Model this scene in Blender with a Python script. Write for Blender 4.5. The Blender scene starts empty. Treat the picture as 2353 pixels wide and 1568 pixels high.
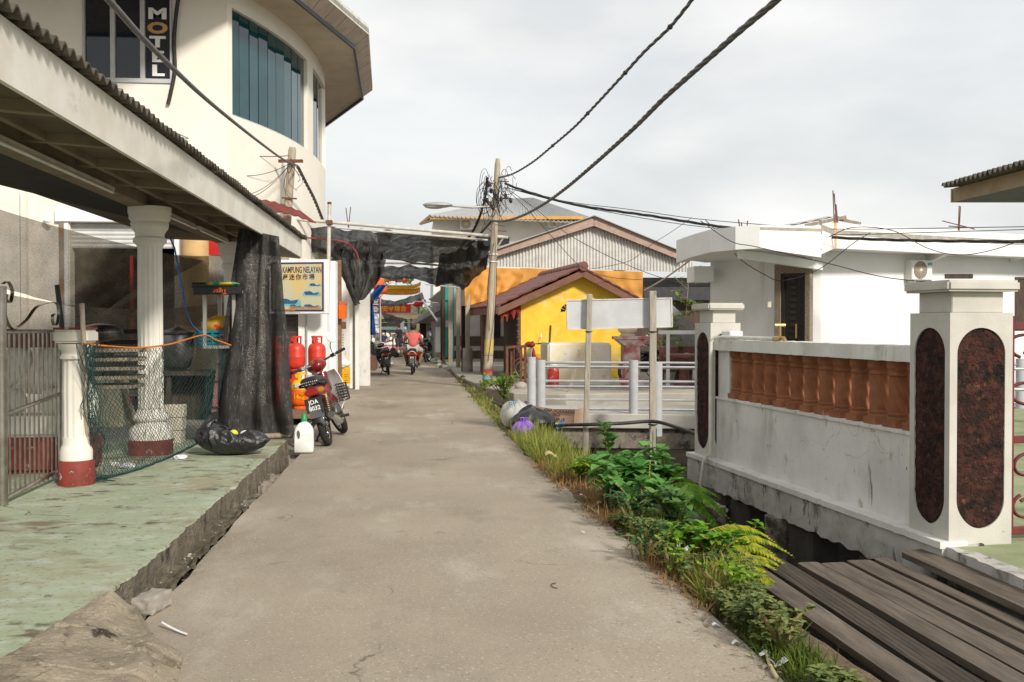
import bpy, bmesh, math, random
from mathutils import Vector, Matrix, Euler, noise
R = math.radians
rnd = random.Random(7)
SC = bpy.context.scene
COL = SC.collection
V = Vector
# ---------------------------------------------------------------- camera
CAMZ, YAW, PITCH = 1.55, R(5.39), R(0.85)
F = 2353*35/36                       # measures were taken on a 2353 x 1568 view of the photo
cam = bpy.data.cameras.new('camera'); cam.lens = 35; cam.sensor_width = 36
cam.clip_start = 0.05; cam.clip_end = 3000
co = bpy.data.objects.new('camera', cam); COL.objects.link(co)
co.location = (0, 0, CAMZ); co.rotation_euler = (R(90)-PITCH, 0, -YAW)
SC.camera = co
CM = Euler((R(90)-PITCH, 0, -YAW)).to_matrix()
CP = V((0, 0, CAMZ)); FW = V((math.sin(YAW), math.cos(YAW), 0)); RT = V((math.cos(YAW), -math.sin(YAW), 0))
def ray(x, y): return CM @ V(((x-1176.5)/F, -(y-784)/F, -1))
def PD(x, y, d):
    r = ray(x, y); return CP + r*(d/r.dot(FW))
def PZ(x, y, z=0):
    r = ray(x, y); return CP + r*((z-CAMZ)/r.z)
def PX(x, y, X):
    r = ray(x, y); return CP + r*(X/r.x)
def PY(x, y, Y):
    r = ray(x, y); return CP + r*(Y/r.y)
def ZD(y, d): return PD(1176, y, d).z
def XY(x, d): p = PD(x, 750, d); return p.x, p.y
# ---------------------------------------------------------------- tags
def tag(o, label=None, cat=None, group=None, kind=None):
    if label: o['label'] = label
    if cat: o['category'] = cat
    if group: o['group'] = group
    if kind: o['kind'] = kind
    return o
def thing(name, label, cat, loc=(0, 0, 0), rz=0, group=None):
    o = bpy.data.objects.new(name, None); COL.objects.link(o)
    o.empty_display_size = .1
    o.location = loc; o.rotation_euler = (0, 0, rz)
    return tag(o, label, cat, group)
def copy_tree(o, parent=None, **kw):
    c = o.copy(); COL.objects.link(c)
    if parent is not None: c.parent = parent
    for ch in [x for x in COL.objects if x.parent == o]: copy_tree(ch, c)
    return c
def frame(ax, ay, az, o): 
    m = Matrix((ax, ay, az)).transposed().to_4x4(); m.translation = o; return m
def smoothstep(a, b, x):
    t = max(0, min(1, (x-a)/(b-a))); return t*t*(3-2*t)
def nz(x, y=0, z=0, s=1): return noise.noise(V((x*s, y*s, z*s)))
# ---------------------------------------------------------------- mesh builder
class MB:
    def __init__(s, M=None): s.v = []; s.f = []; s.M = M
    def add(s, vs, fs):
        n = len(s.v)
        s.v += [(s.M @ V(p)) if s.M else V(p) for p in vs]
        s.f += [tuple(i+n for i in f) for f in fs]; return s
    def poly(s, pts): return s.add(pts, [tuple(range(len(pts)))])
    def box(s, c, d, rz=0, rot=None):
        x, y, z = d[0]/2, d[1]/2, d[2]/2
        m = rot if rot is not None else Matrix.Rotation(rz, 3, 'Z')
        c = V(c)
        return s.add([c+m @ V(p) for p in ((-x,-y,-z),(x,-y,-z),(x,y,-z),(-x,y,-z),(-x,-y,z),(x,-y,z),(x,y,z),(-x,y,z))],
                     [(0,3,2,1),(4,5,6,7),(0,1,5,4),(1,2,6,5),(2,3,7,6),(3,0,4,7)])
    def bx(s, lo, hi): return s.box([(a+b)/2 for a, b in zip(lo, hi)], [abs(b-a) for a, b in zip(lo, hi)])
    def beam(s, a, b, w, h, up=(0, 0, 1)):
        a, b = V(a), V(b); y = (b-a).normalized(); x = y.cross(V(up))
        x = x.normalized() if x.length > 1e-6 else V((1, 0, 0)); z = x.cross(y)
        return s.box((a+b)/2, (w, (b-a).length, h), rot=Matrix((x, y, z)).transposed())
    def prism(s, pts, vec):
        n = len(pts); vec = V(vec); p2 = [V(p)+vec for p in pts]
        return s.add(list(pts)+p2, [tuple(range(n))[::-1], tuple(range(n, 2*n))] +
                     [(i, (i+1) % n, n+(i+1) % n, n+i) for i in range(n)])
    def tube(s, pts, r, n=6, caps=True, flat=1):
        pts = [V(p) for p in pts]; m = len(pts)
        rs = r if isinstance(r, (list, tuple)) else [r]*m
        vs, fs = [], []; ux = None
        for i, p in enumerate(pts):
            t = (pts[min(i+1, m-1)]-pts[max(i-1, 0)]).normalized()
            if ux is None:
                ux = t.cross(V((0, 0, 1)))
                if ux.length < 1e-3: ux = V((1, 0, 0))
            ux = (ux-t*ux.dot(t))
            ux = ux.normalized() if ux.length > 1e-6 else t.orthogonal().normalized()
            uy = t.cross(ux)
            for k in range(n):
                a = 2*math.pi*k/n; vs.append(p+(ux*math.cos(a)+uy*math.sin(a)*flat)*rs[i])
        for i in range(m-1):
            for k in range(n):
                fs.append((i*n+k, i*n+(k+1) % n, (i+1)*n+(k+1) % n, (i+1)*n+k))
        if caps: fs += [tuple(range(n))[::-1], tuple(range((m-1)*n, m*n))]
        return s.add(vs, fs)
    def cyl(s, a, b, r, r2=None, n=12): return s.tube([a, b], [r, r if r2 is None else r2], n)
    def lathe(s, prof, c=(0, 0, 0), n=20, ax=None, mod=None, caps=True):
        c = V(c); m = ax or Matrix.Identity(3); vs, fs = [], []
        for (r, z) in prof:
            for k in range(n):
                a = 2*math.pi*k/n; rr = r*(mod(a, z) if mod else 1)
                vs.append(c+m @ V((rr*math.cos(a), rr*math.sin(a), z)))
        L = len(prof)
        for i in range(L-1):
            for k in range(n): fs.append((i*n+k, i*n+(k+1) % n, (i+1)*n+(k+1) % n, (i+1)*n+k))
        if caps: fs += [tuple(range(n))[::-1], tuple(range((L-1)*n, L*n))]
        return s.add(vs, fs)
    def ell(s, c, r, nu=12, nv=8, rot=None, disp=None):
        c = V(c); m = rot or Matrix.Identity(3); vs, fs = [], []
        for j in range(nv+1):
            b = math.pi*j/nv
            for i in range(nu):
                a = 2*math.pi*i/nu
                p = V((math.sin(b)*math.cos(a), math.sin(b)*math.sin(a), -math.cos(b)))
                k = disp(p) if disp else 1
                vs.append(c+m @ V((p.x*r[0]*k, p.y*r[1]*k, p.z*r[2]*k)))
        for j in range(nv):
            for i in range(nu): fs.append((j*nu+i, j*nu+(i+1) % nu, (j+1)*nu+(i+1) % nu, (j+1)*nu+i))
        return s.add(vs, fs)
    def grid(s, nu, nv, f, flip=False):
        vs = [f(i/nu, j/nv) for j in range(nv+1) for i in range(nu+1)]
        fs = []
        for j in range(nv):
            for i in range(nu):
                a = j*(nu+1)+i; q = (a, a+1, a+nu+2, a+nu+1); fs.append(q[::-1] if flip else q)
        return s.add(vs, fs)
    def sheet(s, nu, nv, f, t):
        """a grid with real thickness t (offset along the sheet normal)"""
        g = MB().grid(nu, nv, f); n = len(g.v)
        me = bpy.data.meshes.new('tmp'); me.from_pydata(g.v, [], g.f); me.update()
        ns = [v.normal.copy() for v in me.vertices]; bpy.data.meshes.remove(me)
        vs = g.v+[p-q*t for p, q in zip(g.v, ns)]
        fs = list(g.f)+[tuple(i+n for i in f)[::-1] for f in g.f]
        w = nu+1
        rim = [j for j in range(w)]+[j*w+nu for j in range(1, nv+1)]+[nv*w+i for i in range(nu-1, -1, -1)]+[j*w for j in range(nv-1, 0, -1)]
        for i in range(len(rim)):
            a, b = rim[i], rim[(i+1) % len(rim)]; fs.append((b, a, a+n, b+n))
        return s.add(vs, fs)
    def leaf(s, p, d, up, L, w, fold=.25, droop=.2, n=3):
        """a pointed leaf blade from p along d"""
        d = V(d).normalized(); sd = d.cross(V(up))
        sd = sd.normalized() if sd.length > 1e-5 else V((1, 0, 0)); nn = sd.cross(d)
        vs = []; p = V(p)
        for i in range(n+1):
            t = i/n; c = p+d*L*t-nn*0-V((0, 0, 1))*droop*L*t*t
            ww = w*(math.sin(math.pi*min(1, t*.85+.12)) if i < n else .02)*.5
            vs += [c-sd*ww+nn*fold*ww, c, c+sd*ww+nn*fold*ww]
        fs = []
        for i in range(n):
            a = i*3; fs += [(a, a+1, a+4, a+3), (a+1, a+2, a+5, a+4)]
        return s.add(vs, fs)
    def text(s, body, M, size=1, ext=.002, align='CENTER', sx=1, bold=0):
        c = bpy.data.curves.new('t', 'FONT'); c.body = body; c.size = size; c.extrude = ext; c.offset = bold
        c.align_x = align; c.resolution_u = 3
        o = bpy.data.objects.new('t', c); COL.objects.link(o)
        bpy.context.view_layer.update()
        me = bpy.data.meshes.new_from_object(o.evaluated_get(bpy.context.evaluated_depsgraph_get()))
        Sx = Matrix.Diagonal((sx, 1, 1, 1))
        s.add([M @ (Sx @ v.co) for v in me.vertices], [tuple(p.vertices) for p in me.polygons])
        bpy.data.objects.remove(o); bpy.data.curves.remove(c); bpy.data.meshes.remove(me)
        return s
    def build(s, name, m, parent=None, smooth=None, bevel=0, seg=1, label=None, kind=None, world=True):
        me = bpy.data.meshes.new(name)
        off = V((0, 0, 0)); inv = None
        if parent is not None and world:
            q = parent; mt = Matrix.Identity(4)
            while q is not None:
                mt = Matrix.LocRotScale(q.location, q.rotation_euler, q.scale) @ mt; q = q.parent
            inv = mt.inverted()
        vs = [inv @ p for p in s.v] if inv else s.v
        me.from_pydata([tuple(p) for p in vs], [], s.f)
        me.validate(); me.update()
        bm = bmesh.new(); bm.from_mesh(me)
        bmesh.ops.recalc_face_normals(bm, faces=bm.faces)
        if bevel:
            ed = [e for e in bm.edges if len(e.link_faces) == 2 and e.calc_face_angle(0) > .6]
            if ed: bmesh.ops.bevel(bm, geom=ed, offset=bevel, segments=seg, affect='EDGES', clamp_overlap=True)
        bm.to_mesh(me); bm.free()
        if smooth:
            me.polygons.foreach_set('use_smooth', [True]*len(me.polygons))
            me.set_sharp_from_angle(angle=R(smooth))
        me.materials.append(m)
        o = bpy.data.objects.new(name, me); COL.objects.link(o)
        if parent is not None: o.parent = parent
        if label: o['label'] = label
        if kind: o['kind'] = kind
        return o
def spline(pts, n=8):
    pts = [V(p) for p in pts]; out = []
    P = [pts[0]*2-pts[1]]+pts+[pts[-1]*2-pts[-2]]
    for i in range(1, len(P)-2):
        a, b, c, d = P[i-1:i+3]
        for k in range(n):
            t = k/n
            out.append(.5*((2*b)+(c-a)*t+(2*a-5*b+4*c-d)*t*t+(3*b-a-3*c+d)*t**3))
    return out+[pts[-1]]
def sag(a, b, h, n=14):
    a, b = V(a), V(b); return [a.lerp(b, i/n)-V((0, 0, 1))*4*h*(i/n)*(1-i/n) for i in range(n+1)]
def pxpath(pts, d0, d1, n=8):
    """pixel path whose depth runs from d0 to d1 as along a straight wire"""
    L = [0]
    for a, b in zip(pts, pts[1:]): L.append(L[-1]+math.hypot(b[0]-a[0], b[1]-a[1]))
    return spline([PD(p[0], p[1], 1/((1-l/L[-1])/d0+(l/L[-1])/d1)) for p, l in zip(pts, L)], n)
def twist(mb, path, R0, r, k=3, pitch=.35, n=5):
    path = [V(p) for p in path]; fine = spline(path, 6) if len(path) < 60 else path
    seg = [0]
    for a, b in zip(fine, fine[1:]): seg.append(seg[-1]+(b-a).length)
    N = max(8, int(seg[-1]/pitch*7)); pts = []; j = 0
    for i in range(N+1):
        t = seg[-1]*i/N
        while j < len(seg)-2 and seg[j+1] < t: j += 1
        q = (t-seg[j])/max(1e-6, seg[j+1]-seg[j]); pts.append(fine[j].lerp(fine[j+1], q))
    for s in range(k):
        out = []
        for i, p in enumerate(pts):
            tg = (pts[min(i+1, N)]-pts[max(i-1, 0)]).normalized(); x = tg.cross(V((0, 0, 1))).normalized(); y = tg.cross(x)
            a = 2*math.pi*(s/k+seg[-1]*i/N/pitch); out.append(p+(x*math.cos(a)+y*math.sin(a))*R0)
        mb.tube(out, r, n)
    return mb
# ---------------------------------------------------------------- materials
MATS = {}
def mat(name, col, col2=None, scale=6, lo=.35, hi=.65, rough=.8, metal=0, bump=.15, bscale=40, bdist=.01, stains=(), spec=.3,
        sc3=(1, 1, 1), trans=None, coat=0, wave=None, sub=0, crack=None):
    """colour noise between col and col2; stains = (colour, scale, lo, hi, stretch); trans = (share of holes, ...) for nets"""
    if name in MATS: return MATS[name]
    m = bpy.data.materials.new(name); m.use_nodes = True; nt = m.node_tree; N, L = nt.nodes, nt.links
    b = N['Principled BSDF']; tc = N.new('ShaderNodeTexCoord')
    def mapped(s3):
        mp = N.new('ShaderNodeMapping'); mp.inputs['Scale'].default_value = s3; L.new(tc.outputs['Object'], mp.inputs[0]); return mp.outputs[0]
    def nse(sc, s3=(1, 1, 1), det=6, rg=.6):
        n = N.new('ShaderNodeTexNoise'); n.inputs['Scale'].default_value = sc; n.inputs['Detail'].default_value = det
        n.inputs['Roughness'].default_value = rg; L.new(mapped(s3), n.inputs['Vector']); return n.outputs['Fac']
    def ramp(f, a, c):
        r = N.new('ShaderNodeMapRange'); r.interpolation_type = 'SMOOTHSTEP'
        r.inputs['From Min'].default_value = a; r.inputs['From Max'].default_value = c; L.new(f, r.inputs['Value']); return r.outputs[0]
    def mix(f, a, c):
        x = N.new('ShaderNodeMix'); x.data_type = 'RGBA'; L.new(f, x.inputs['Factor'])
        for i, q in ((6, a), (7, c)):
            if isinstance(q, tuple): x.inputs[i].default_value = (*q[:3], 1)
            else: L.new(q, x.inputs[i])
        return x.outputs[2]
    c2 = col2 or tuple(c*.8 for c in col)
    out = mix(ramp(nse(scale, sc3), lo, hi), tuple(col), tuple(c2))
    for st in stains:
        s3 = st[4] if len(st) > 4 else (1, 1, 1)
        out = mix(ramp(nse(st[1], s3, 8, .65), st[2], st[3]), out, tuple(st[0]))
    if crack:
        # hairline cracks: wandering cell borders that come and go
        nd = N.new('ShaderNodeTexNoise'); nd.inputs['Scale'].default_value = 3; nd.inputs['Detail'].default_value = 5; L.new(tc.outputs['Object'], nd.inputs['Vector'])
        va = N.new('ShaderNodeVectorMath'); va.operation = 'MULTIPLY_ADD'; va.inputs[1].default_value = (.5, .5, .5); L.new(nd.outputs['Color'], va.inputs[0]); L.new(tc.outputs['Object'], va.inputs[2])
        vo = N.new('ShaderNodeTexVoronoi'); vo.feature = 'DISTANCE_TO_EDGE'; vo.inputs['Scale'].default_value = crack[0]; L.new(va.outputs[0], vo.inputs['Vector'])
        ln = ramp(vo.outputs['Distance'], crack[1], crack[1]*.3); mk = ramp(nse(.8), .5, .6)
        mu = N.new('ShaderNodeMath'); mu.operation = 'MULTIPLY'; L.new(ln, mu.inputs[0]); L.new(mk, mu.inputs[1])
        out = mix(mu.outputs[0], out, crack[2])
    L.new(out, b.inputs['Base Color'])
    b.inputs['Roughness'].default_value = rough; b.inputs['Metallic'].default_value = metal
    b.inputs['Specular IOR Level'].default_value = spec; b.inputs['Coat Weight'].default_value = coat
    if sub: b.inputs['Transmission Weight'].default_value = 0
    if bump:
        h = nse(bscale, sc3, 5)
        if wave:
            w = N.new('ShaderNodeTexWave'); w.wave_type = 'BANDS'; w.bands_direction = wave[0]
            w.inputs['Scale'].default_value = wave[1]; L.new(tc.outputs['Object'], w.inputs['Vector'])
            ad = N.new('ShaderNodeMath'); ad.operation = 'MULTIPLY_ADD'; ad.inputs[1].default_value = wave[2]
            L.new(w.outputs['Fac'], ad.inputs[0]); L.new(h, ad.inputs[2]); h = ad.outputs[0]
        bp = N.new('ShaderNodeBump'); bp.inputs['Strength'].default_value = bump; bp.inputs['Distance'].default_value = bdist
        L.new(h, bp.inputs['Height']); L.new(bp.outputs[0], b.inputs['Normal'])
    if trans:
        # woven net: threads with holes between them; trans = (mean cover, spread, thread scale, stretch)
        cov, spr, tsc, s3 = trans[:4]; ga = trans[4] if len(trans) > 4 else 1.6
        f1 = nse(tsc, s3, 2, .5); f2 = nse(3, (1.6, 1.6, .3), 6, .65)
        a = N.new('ShaderNodeMath'); a.operation = 'MULTIPLY_ADD'; a.inputs[1].default_value = spr; a.inputs[2].default_value = cov-spr*.5
        L.new(f2, a.inputs[0])
        g = N.new('ShaderNodeMath'); g.operation = 'MULTIPLY_ADD'; g.inputs[1].default_value = ga; g.inputs[2].default_value = -ga/2
        L.new(f1, g.inputs[0])
        sm = N.new('ShaderNodeMath'); sm.operation = 'ADD'; sm.use_clamp = True; L.new(a.outputs[0], sm.inputs[0]); L.new(g.outputs[0], sm.inputs[1])
        tr = N.new('ShaderNodeBsdfTransparent'); mx = N.new('ShaderNodeMixShader')
        L.new(sm.outputs[0], mx.inputs[0]); L.new(tr.outputs[0], mx.inputs[1]); L.new(b.outputs[0], mx.inputs[2])
        L.new(mx.outputs[0], N['Material Output'].inputs['Surface'])
    MATS[name] = m
    return m
def leafmat(name, c1, c2, c3=None):
    if name in MATS: return MATS[name]
    m = bpy.data.materials.new(name); m.use_nodes = True; N, L = m.node_tree.nodes, m.node_tree.links
    b = N['Principled BSDF']; g = N.new('ShaderNodeNewGeometry'); r = N.new('ShaderNodeValToRGB')
    e = r.color_ramp.elements; e[0].color = (*c1, 1); e[1].color = (*c2, 1)
    if c3: q = e.new(.85); q.color = (*c3, 1); e[2].position = 1; e[1].position = .6 
    L.new(g.outputs['Random Per Island'], r.inputs[0]); L.new(r.outputs[0], b.inputs['Base Color'])
    b.inputs['Roughness'].default_value = .6; b.inputs['Specular IOR Level'].default_value = .22
    tl = N.new('ShaderNodeBsdfTranslucent'); mx = N.new('ShaderNodeMixShader'); mx.inputs[0].default_value = .4
    L.new(r.outputs[0], tl.inputs[0]); L.new(b.outputs[0], mx.inputs[1]); L.new(tl.outputs[0], mx.inputs[2])
    L.new(mx.outputs[0], N['Material Output'].inputs['Surface'])
    MATS[name] = m
    return m
DIRT = (.12, .095, .07)
m_white = mat('white_plaster', (.78, .77, .73), (.66, .65, .61), 2.5, .3, .8, bump=.12, bscale=60, stains=[((.42, .38, .32), 1.6, .6, .85, (1, 1, .25)), ((.2, .18, .15), 5, .68, .85, (1, 1, .2))])
m_house = mat('house_paint', (.82, .82, .81), (.72, .72, .71), 1.2, .3, .8, bump=.08, bscale=70, stains=[((.55, .53, .5), 1.4, .58, .85, (1.5, 1.5, .2)), ((.4, .37, .32), 6, .66, .8, (2, 2, .25))])
m_cream = mat('cream_plaster', (.76, .68, .53), (.7, .62, .48), 1.3, .3, .8, bump=.1, bscale=60, stains=[((.5, .43, .33), 1.4, .62, .9, (1, 1, .2))])
m_motel = mat('motel_plaster', (.83, .79, .70), (.78, .73, .63), 1.1, .3, .8, bump=.1, bscale=60, stains=[((.55, .48, .38), 1.3, .66, .92, (1, 1, .18))])
m_wallw = mat('weathered_white', (.74, .72, .68), (.58, .565, .53), 1.6, .3, .72, bump=.3, bscale=45, stains=[((.34, .31, .26), 1.7, .55, .78, (1, 1, .4)), ((.33, .24, .15), 4, .62, .76, (1, 1, .6)), ((.11, .1, .09), 6, .62, .75, (1.5, 1.5, .3)), ((.07, .065, .06), 20, .64, .72)], crack=(1.1, .0035, (.36, .34, .31)))
m_stained = mat('black_stained_plaster', (.52, .5, .46), (.4, .38, .35), 3, .3, .7, bump=.4, bscale=30, stains=[((.2, .18, .15), 4, .5, .7, (1, 1, .6)), ((.05, .05, .045), 6, .56, .68, (1.2, 1.2, .5)), ((.04, .04, .04), 25, .66, .74)])
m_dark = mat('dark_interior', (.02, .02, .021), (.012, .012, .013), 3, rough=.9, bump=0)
m_conc = mat('concrete', (.4, .37, .32), (.3, .27, .23), 5, bump=.4, bscale=50, stains=[((.16, .14, .11), 3.5, .58, .72), ((.08, .07, .06), 14, .66, .74)])
m_concd = mat('dirty_concrete', (.27, .235, .19), (.17, .145, .115), 6, bump=.8, bscale=35, bdist=.02, stains=[((.055, .05, .04), 5, .5, .64), ((.5, .47, .4), 11, .66, .74), ((.09, .1, .04), 3, .62, .72)])
m_wood = mat('weathered_wood', (.34, .28, .21), (.22, .175, .13), 9, sc3=(4, 4, .5), bump=.4, bscale=22, stains=[((.1, .085, .06), 6, .6, .75, (3, 3, .6)), ((.2, .21, .1), 3, .64, .78)])
m_woodp = mat('pole_wood', (.43, .37, .29), (.32, .27, .2), 8, sc3=(5, 5, .3), bump=.35, bscale=24, stains=[((.2, .16, .11), 5, .6, .75, (3, 3, .4))])
m_woodd = mat('dark_wood', (.09, .065, .045), (.05, .037, .028), 8, sc3=(4, 4, .5), bump=.4, bscale=20)
m_black = mat('black_plastic', (.018, .018, .02), (.012, .012, .013), 5, rough=.45, bump=.05, spec=.5)
m_rubber = mat('rubber', (.022, .021, .02), (.035, .032, .028), 12, rough=.8, bump=.2)
m_steel = mat('steel', (.55, .55, .53), (.42, .41, .39), 8, rough=.35, metal=.9, bump=.05, stains=[((.3, .18, .1), 7, .68, .78)])
m_stain = mat('stainless', (.42, .39, .34), (.3, .27, .23), 9, rough=.3, metal=.95, bump=.04, stains=[((.16, .1, .06), 5, .66, .8)])
m_rail = mat('polished_rail', (.72, .72, .72), (.6, .6, .6), 5, rough=.18, metal=.95, bump=.02)
m_galv = mat('galvanised', (.5, .5, .48), (.42, .41, .39), 6, rough=.5, metal=.6, bump=.05, stains=[((.3, .17, .09), 6, .66, .8)])
m_greypost = mat('grey_paint', (.42, .43, .44), (.37, .38, .39), 5, rough=.55, bump=.06)
m_rust = mat('rust', (.17, .07, .04), (.1, .045, .03), 14, bump=.4)
m_cable = mat('cable_black', (.03, .028, .027), (.05, .045, .042), 10, rough=.55, bump=.1)
m_cableg = mat('cable_grey', (.11, .105, .1), (.07, .065, .06), 10, rough=.5, bump=.1)
m_net = mat('black_shade_net', (.025, .023, .023), (.045, .042, .04), 7, rough=.8, bump=.12, bscale=60, trans=(.98, .7, 170, (1, 1, 1)), stains=[((.06, .056, .053), 20, .58, .8, (1, 2.5, 2)), ((.07, .035, .03), 4, .66, .8)])  # first stain layer paints faint highlights onto the mesh
m_netd = mat('thick_shade_net', (.02, .019, .019), (.035, .032, .03), 6, rough=.8, bump=.12, bscale=60, trans=(1.02, .85, 150, (1, 1, .6)), stains=[((.17, .155, .145), 12, .54, .76, (3, 3, .2)), ((.01, .01, .01), 5, .6, .75, (2, 2, .3))])  # pale streaks among the stains paint sunlit mesh into the colour
m_netg = mat('grey_shade_net', (.13, .105, .075), (.085, .07, .05), 5, rough=.8, bump=.2, trans=(.74, .25, 120, (1, 1, .5), .45))
m_red = mat('red_enamel', (.62, .045, .02), (.5, .03, .018), 6, rough=.4, bump=.06, spec=.5, stains=[((.3, .05, .03), 7, .55, .75), ((.14, .05, .03), 16, .64, .74)])
m_orange = mat('orange_enamel', (.8, .14, .01), (.7, .1, .01), 6, rough=.4, bump=.03)
m_yellow = mat('yellow_enamel', (.85, .47, .012), (.75, .38, .01), 6, rough=.4, bump=.03)
m_glass = mat('dark_glass', (.008, .012, .02), (.012, .017, .026), 2, rough=.04, bump=0, spec=.55)
m_teal = mat('teal_glass', (.008, .05, .06), (.012, .065, .075), 1.5, rough=.03, bump=0, spec=.65)
m_redbr = mat('red_oxide_paint', (.25, .045, .032), (.17, .033, .025), 6, rough=.65, bump=.3, stains=[((.42, .32, .26), 13, .6, .66), ((.09, .04, .03), 5, .6, .75)])
m_tile = mat('roof_tile', (.2, .075, .058), (.14, .05, .04), 6, rough=.5, bump=.2)
m_chrome = mat('chrome', (.6, .6, .6), (.5, .5, .5), 5, rough=.15, metal=1, bump=0)
m_skin = mat('skin', (.33, .17, .1), (.29, .15, .09), 6, rough=.55, bump=.03)
m_hair = mat('black_hair', (.012, .01, .009), (.02, .016, .014), 30, rough=.5, bump=.2)
# ================================================================ light and sky
w = bpy.data.worlds.new('World'); SC.world = w; w.use_nodes = True
nt = w.node_tree; N, L = nt.nodes, nt.links
SUN_EL, SUN_AZ = R(31), R(27)      # azimuth measured from behind the camera (-Y) towards +X
sd = V((math.sin(SUN_AZ)*math.cos(SUN_EL), -math.cos(SUN_AZ)*math.cos(SUN_EL), math.sin(SUN_EL)))
sky = N.new('ShaderNodeTexSky'); sky.sky_type = 'NISHITA'; sky.sun_disc = False
sky.sun_elevation = SUN_EL; sky.sun_rotation = math.atan2(sd.x, sd.y)
sky.dust_density = 3; sky.air_density = 1.2
tc = N.new('ShaderNodeTexCoord')
mp = N.new('ShaderNodeMapping'); mp.inputs['Scale'].default_value = (1, 1, 2.6); L.new(tc.outputs['Generated'], mp.inputs[0])
n1 = N.new('ShaderNodeTexNoise'); n1.inputs['Scale'].default_value = 2.3; n1.inputs['Detail'].default_value = 7; n1.inputs['Roughness'].default_value = .5
n1.inputs['Distortion'].default_value = .4
L.new(mp.outputs[0], n1.inputs['Vector'])
mr = N.new('ShaderNodeMapRange'); mr.interpolation_type = 'SMOOTHSTEP'; mr.inputs[1].default_value = .3; mr.inputs[2].default_value = .68
mr.inputs[3].default_value = .72; mr.inputs[4].default_value = 1.0
L.new(n1.outputs['Fac'], mr.inputs[0])
n2 = N.new('ShaderNodeTexNoise'); n2.inputs['Scale'].default_value = 3.1; n2.inputs['Detail'].default_value = 5; L.new(mp.outputs[0], n2.inputs['Vector'])
cr = N.new('ShaderNodeValToRGB'); e = cr.color_ramp.elements
e[0].position = .32; e[0].color = (6.3, 6.45, 6.5, 1); e[1].position = .62; e[1].color = (8.1, 8.1, 7.95, 1)
L.new(n2.outputs['Fac'], cr.inputs[0])
mxs = N.new('ShaderNodeMix'); mxs.data_type = 'RGBA'; L.new(mr.outputs[0], mxs.inputs['Factor']); L.new(sky.outputs[0], mxs.inputs[6]); L.new(cr.outputs[0], mxs.inputs[7])
bg = N['Background']; bg.inputs[1].default_value = .1; L.new(mxs.outputs[2], bg.inputs[0])
sl = bpy.data.lights.new('sun', 'SUN'); sl.energy = 3.0; sl.angle = R(7); sl.color = (1, .94, .85)
so = bpy.data.objects.new('sun', sl); COL.objects.link(so); so.rotation_euler = (-sd).to_track_quat('-Z', 'Y').to_euler()
SC.view_settings.view_transform = 'Standard'; SC.view_settings.look = 'None'; SC.view_settings.exposure = .34; SC.view_settings.gamma = 1
SC.cycles.use_denoising = True; SC.cycles.max_bounces = 6; SC.cycles.transparent_max_bounces = 24
# ================================================================ ground
m_mud = mat('tidal_mud', (.075, .062, .048), (.05, .042, .034), 1.5, rough=.55, bump=.6, bscale=9, bdist=.05, stains=[((.16, .13, .1), 5, .62, .72)])
g = MB().grid(60, 60, lambda u, v: V((-260+520*u, -40+420*v, -1.35+.12*nz(u*60, v*60, 3, .7))))
tag(g.build('ground', m_mud, smooth=60), kind='structure')
m_road = mat('road_concrete', (.35, .297, .228), (.275, .23, .174), .55, .3, .72, rough=.9, bump=.35, bscale=120, bdist=.006,
             stains=[((.43, .385, .315), .9, .5, .72, (1.2, .5, 1)), ((.19, .16, .125), .7, .52, .74, (1, .5, 1)), ((.17, .145, .115), 2.6, .6, .78, (1, .8, 1)), ((.13, .11, .085), 9, .66, .74, (1, 1.6, 1)), ((.5, .45, .37), 55, .56, .68), ((.16, .135, .105), 70, .56, .68)], crack=(.42, .004, (.14, .115, .085)))
def road_r(Y):
    P = [(-6, 1.75), (4, 1.6), (8, 1.47), (12, 1.29), (21, 1.18), (32, 1.12), (48, 1.1), (90, 1.1)]
    for (a, b), (c, d) in zip(P, P[1:]):
        if Y <= c: return b+(d-b)*(Y-a)/(c-a)
    return P[-1][1]
def road_l(Y):
    if Y < 12.6: return -1.43-.03*nz(Y, 2, 0, 1.7)+.012*nz(Y, 5, 0, 11)
    return -1.45-.35*smoothstep(12.4, 14, Y)-.15*smoothstep(20, 24, Y)
NY = 260
def rd(u, v):
    Y = -6+96*v**1.6; a, b = road_l(Y), road_r(Y)+.05*nz(Y, 7, 0, 2.3)+.025*nz(Y, 3, 0, 9); X = a+(b-a)*u
    return V((X, Y, .012*nz(X, Y, 1, .6)+.004*nz(X, Y, 5, 3)-.0*u))
g = MB().sheet(16, NY, rd, -.25 if False else .25)
tag(g.build('road', m_road, smooth=50), kind='structure')
# the kerbed green terrace
m_green = mat('worn_green_paint', (.36, .405, .275), (.29, .335, .22), 1.6, .3, .75, rough=.85, bump=.2, bscale=70,
              stains=[((.44, .5, .38), 2.2, .52, .75, (.6, 1.4, 1)), ((.32, .29, .19), 1.0, .46, .68, (.9, 1.1, 1)), ((.42, .46, .37), 5, .48, .68, (.8, 1.2, 1)), ((.19, .16, .1), 1.5, .54, .66, (.8, 1.2, 1)), ((.13, .11, .07), 3.6, .57, .67, (.75, 1.3, 1)), ((.12, .1, .07), 9, .6, .7), ((.23, .2, .14), 30, .55, .68)], crack=(.6, .006, (.1, .085, .06)))
def kx(Y): return -1.6+.025*nz(Y, 0, 0, 1.3)+.03*nz(Y, 4, 0, 5)+.03*min(0, nz(Y, 1, 0, 13)+.1)+.012*nz(Y, 6, 0, 30)
TY0, TY1 = -6, 12.42
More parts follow.
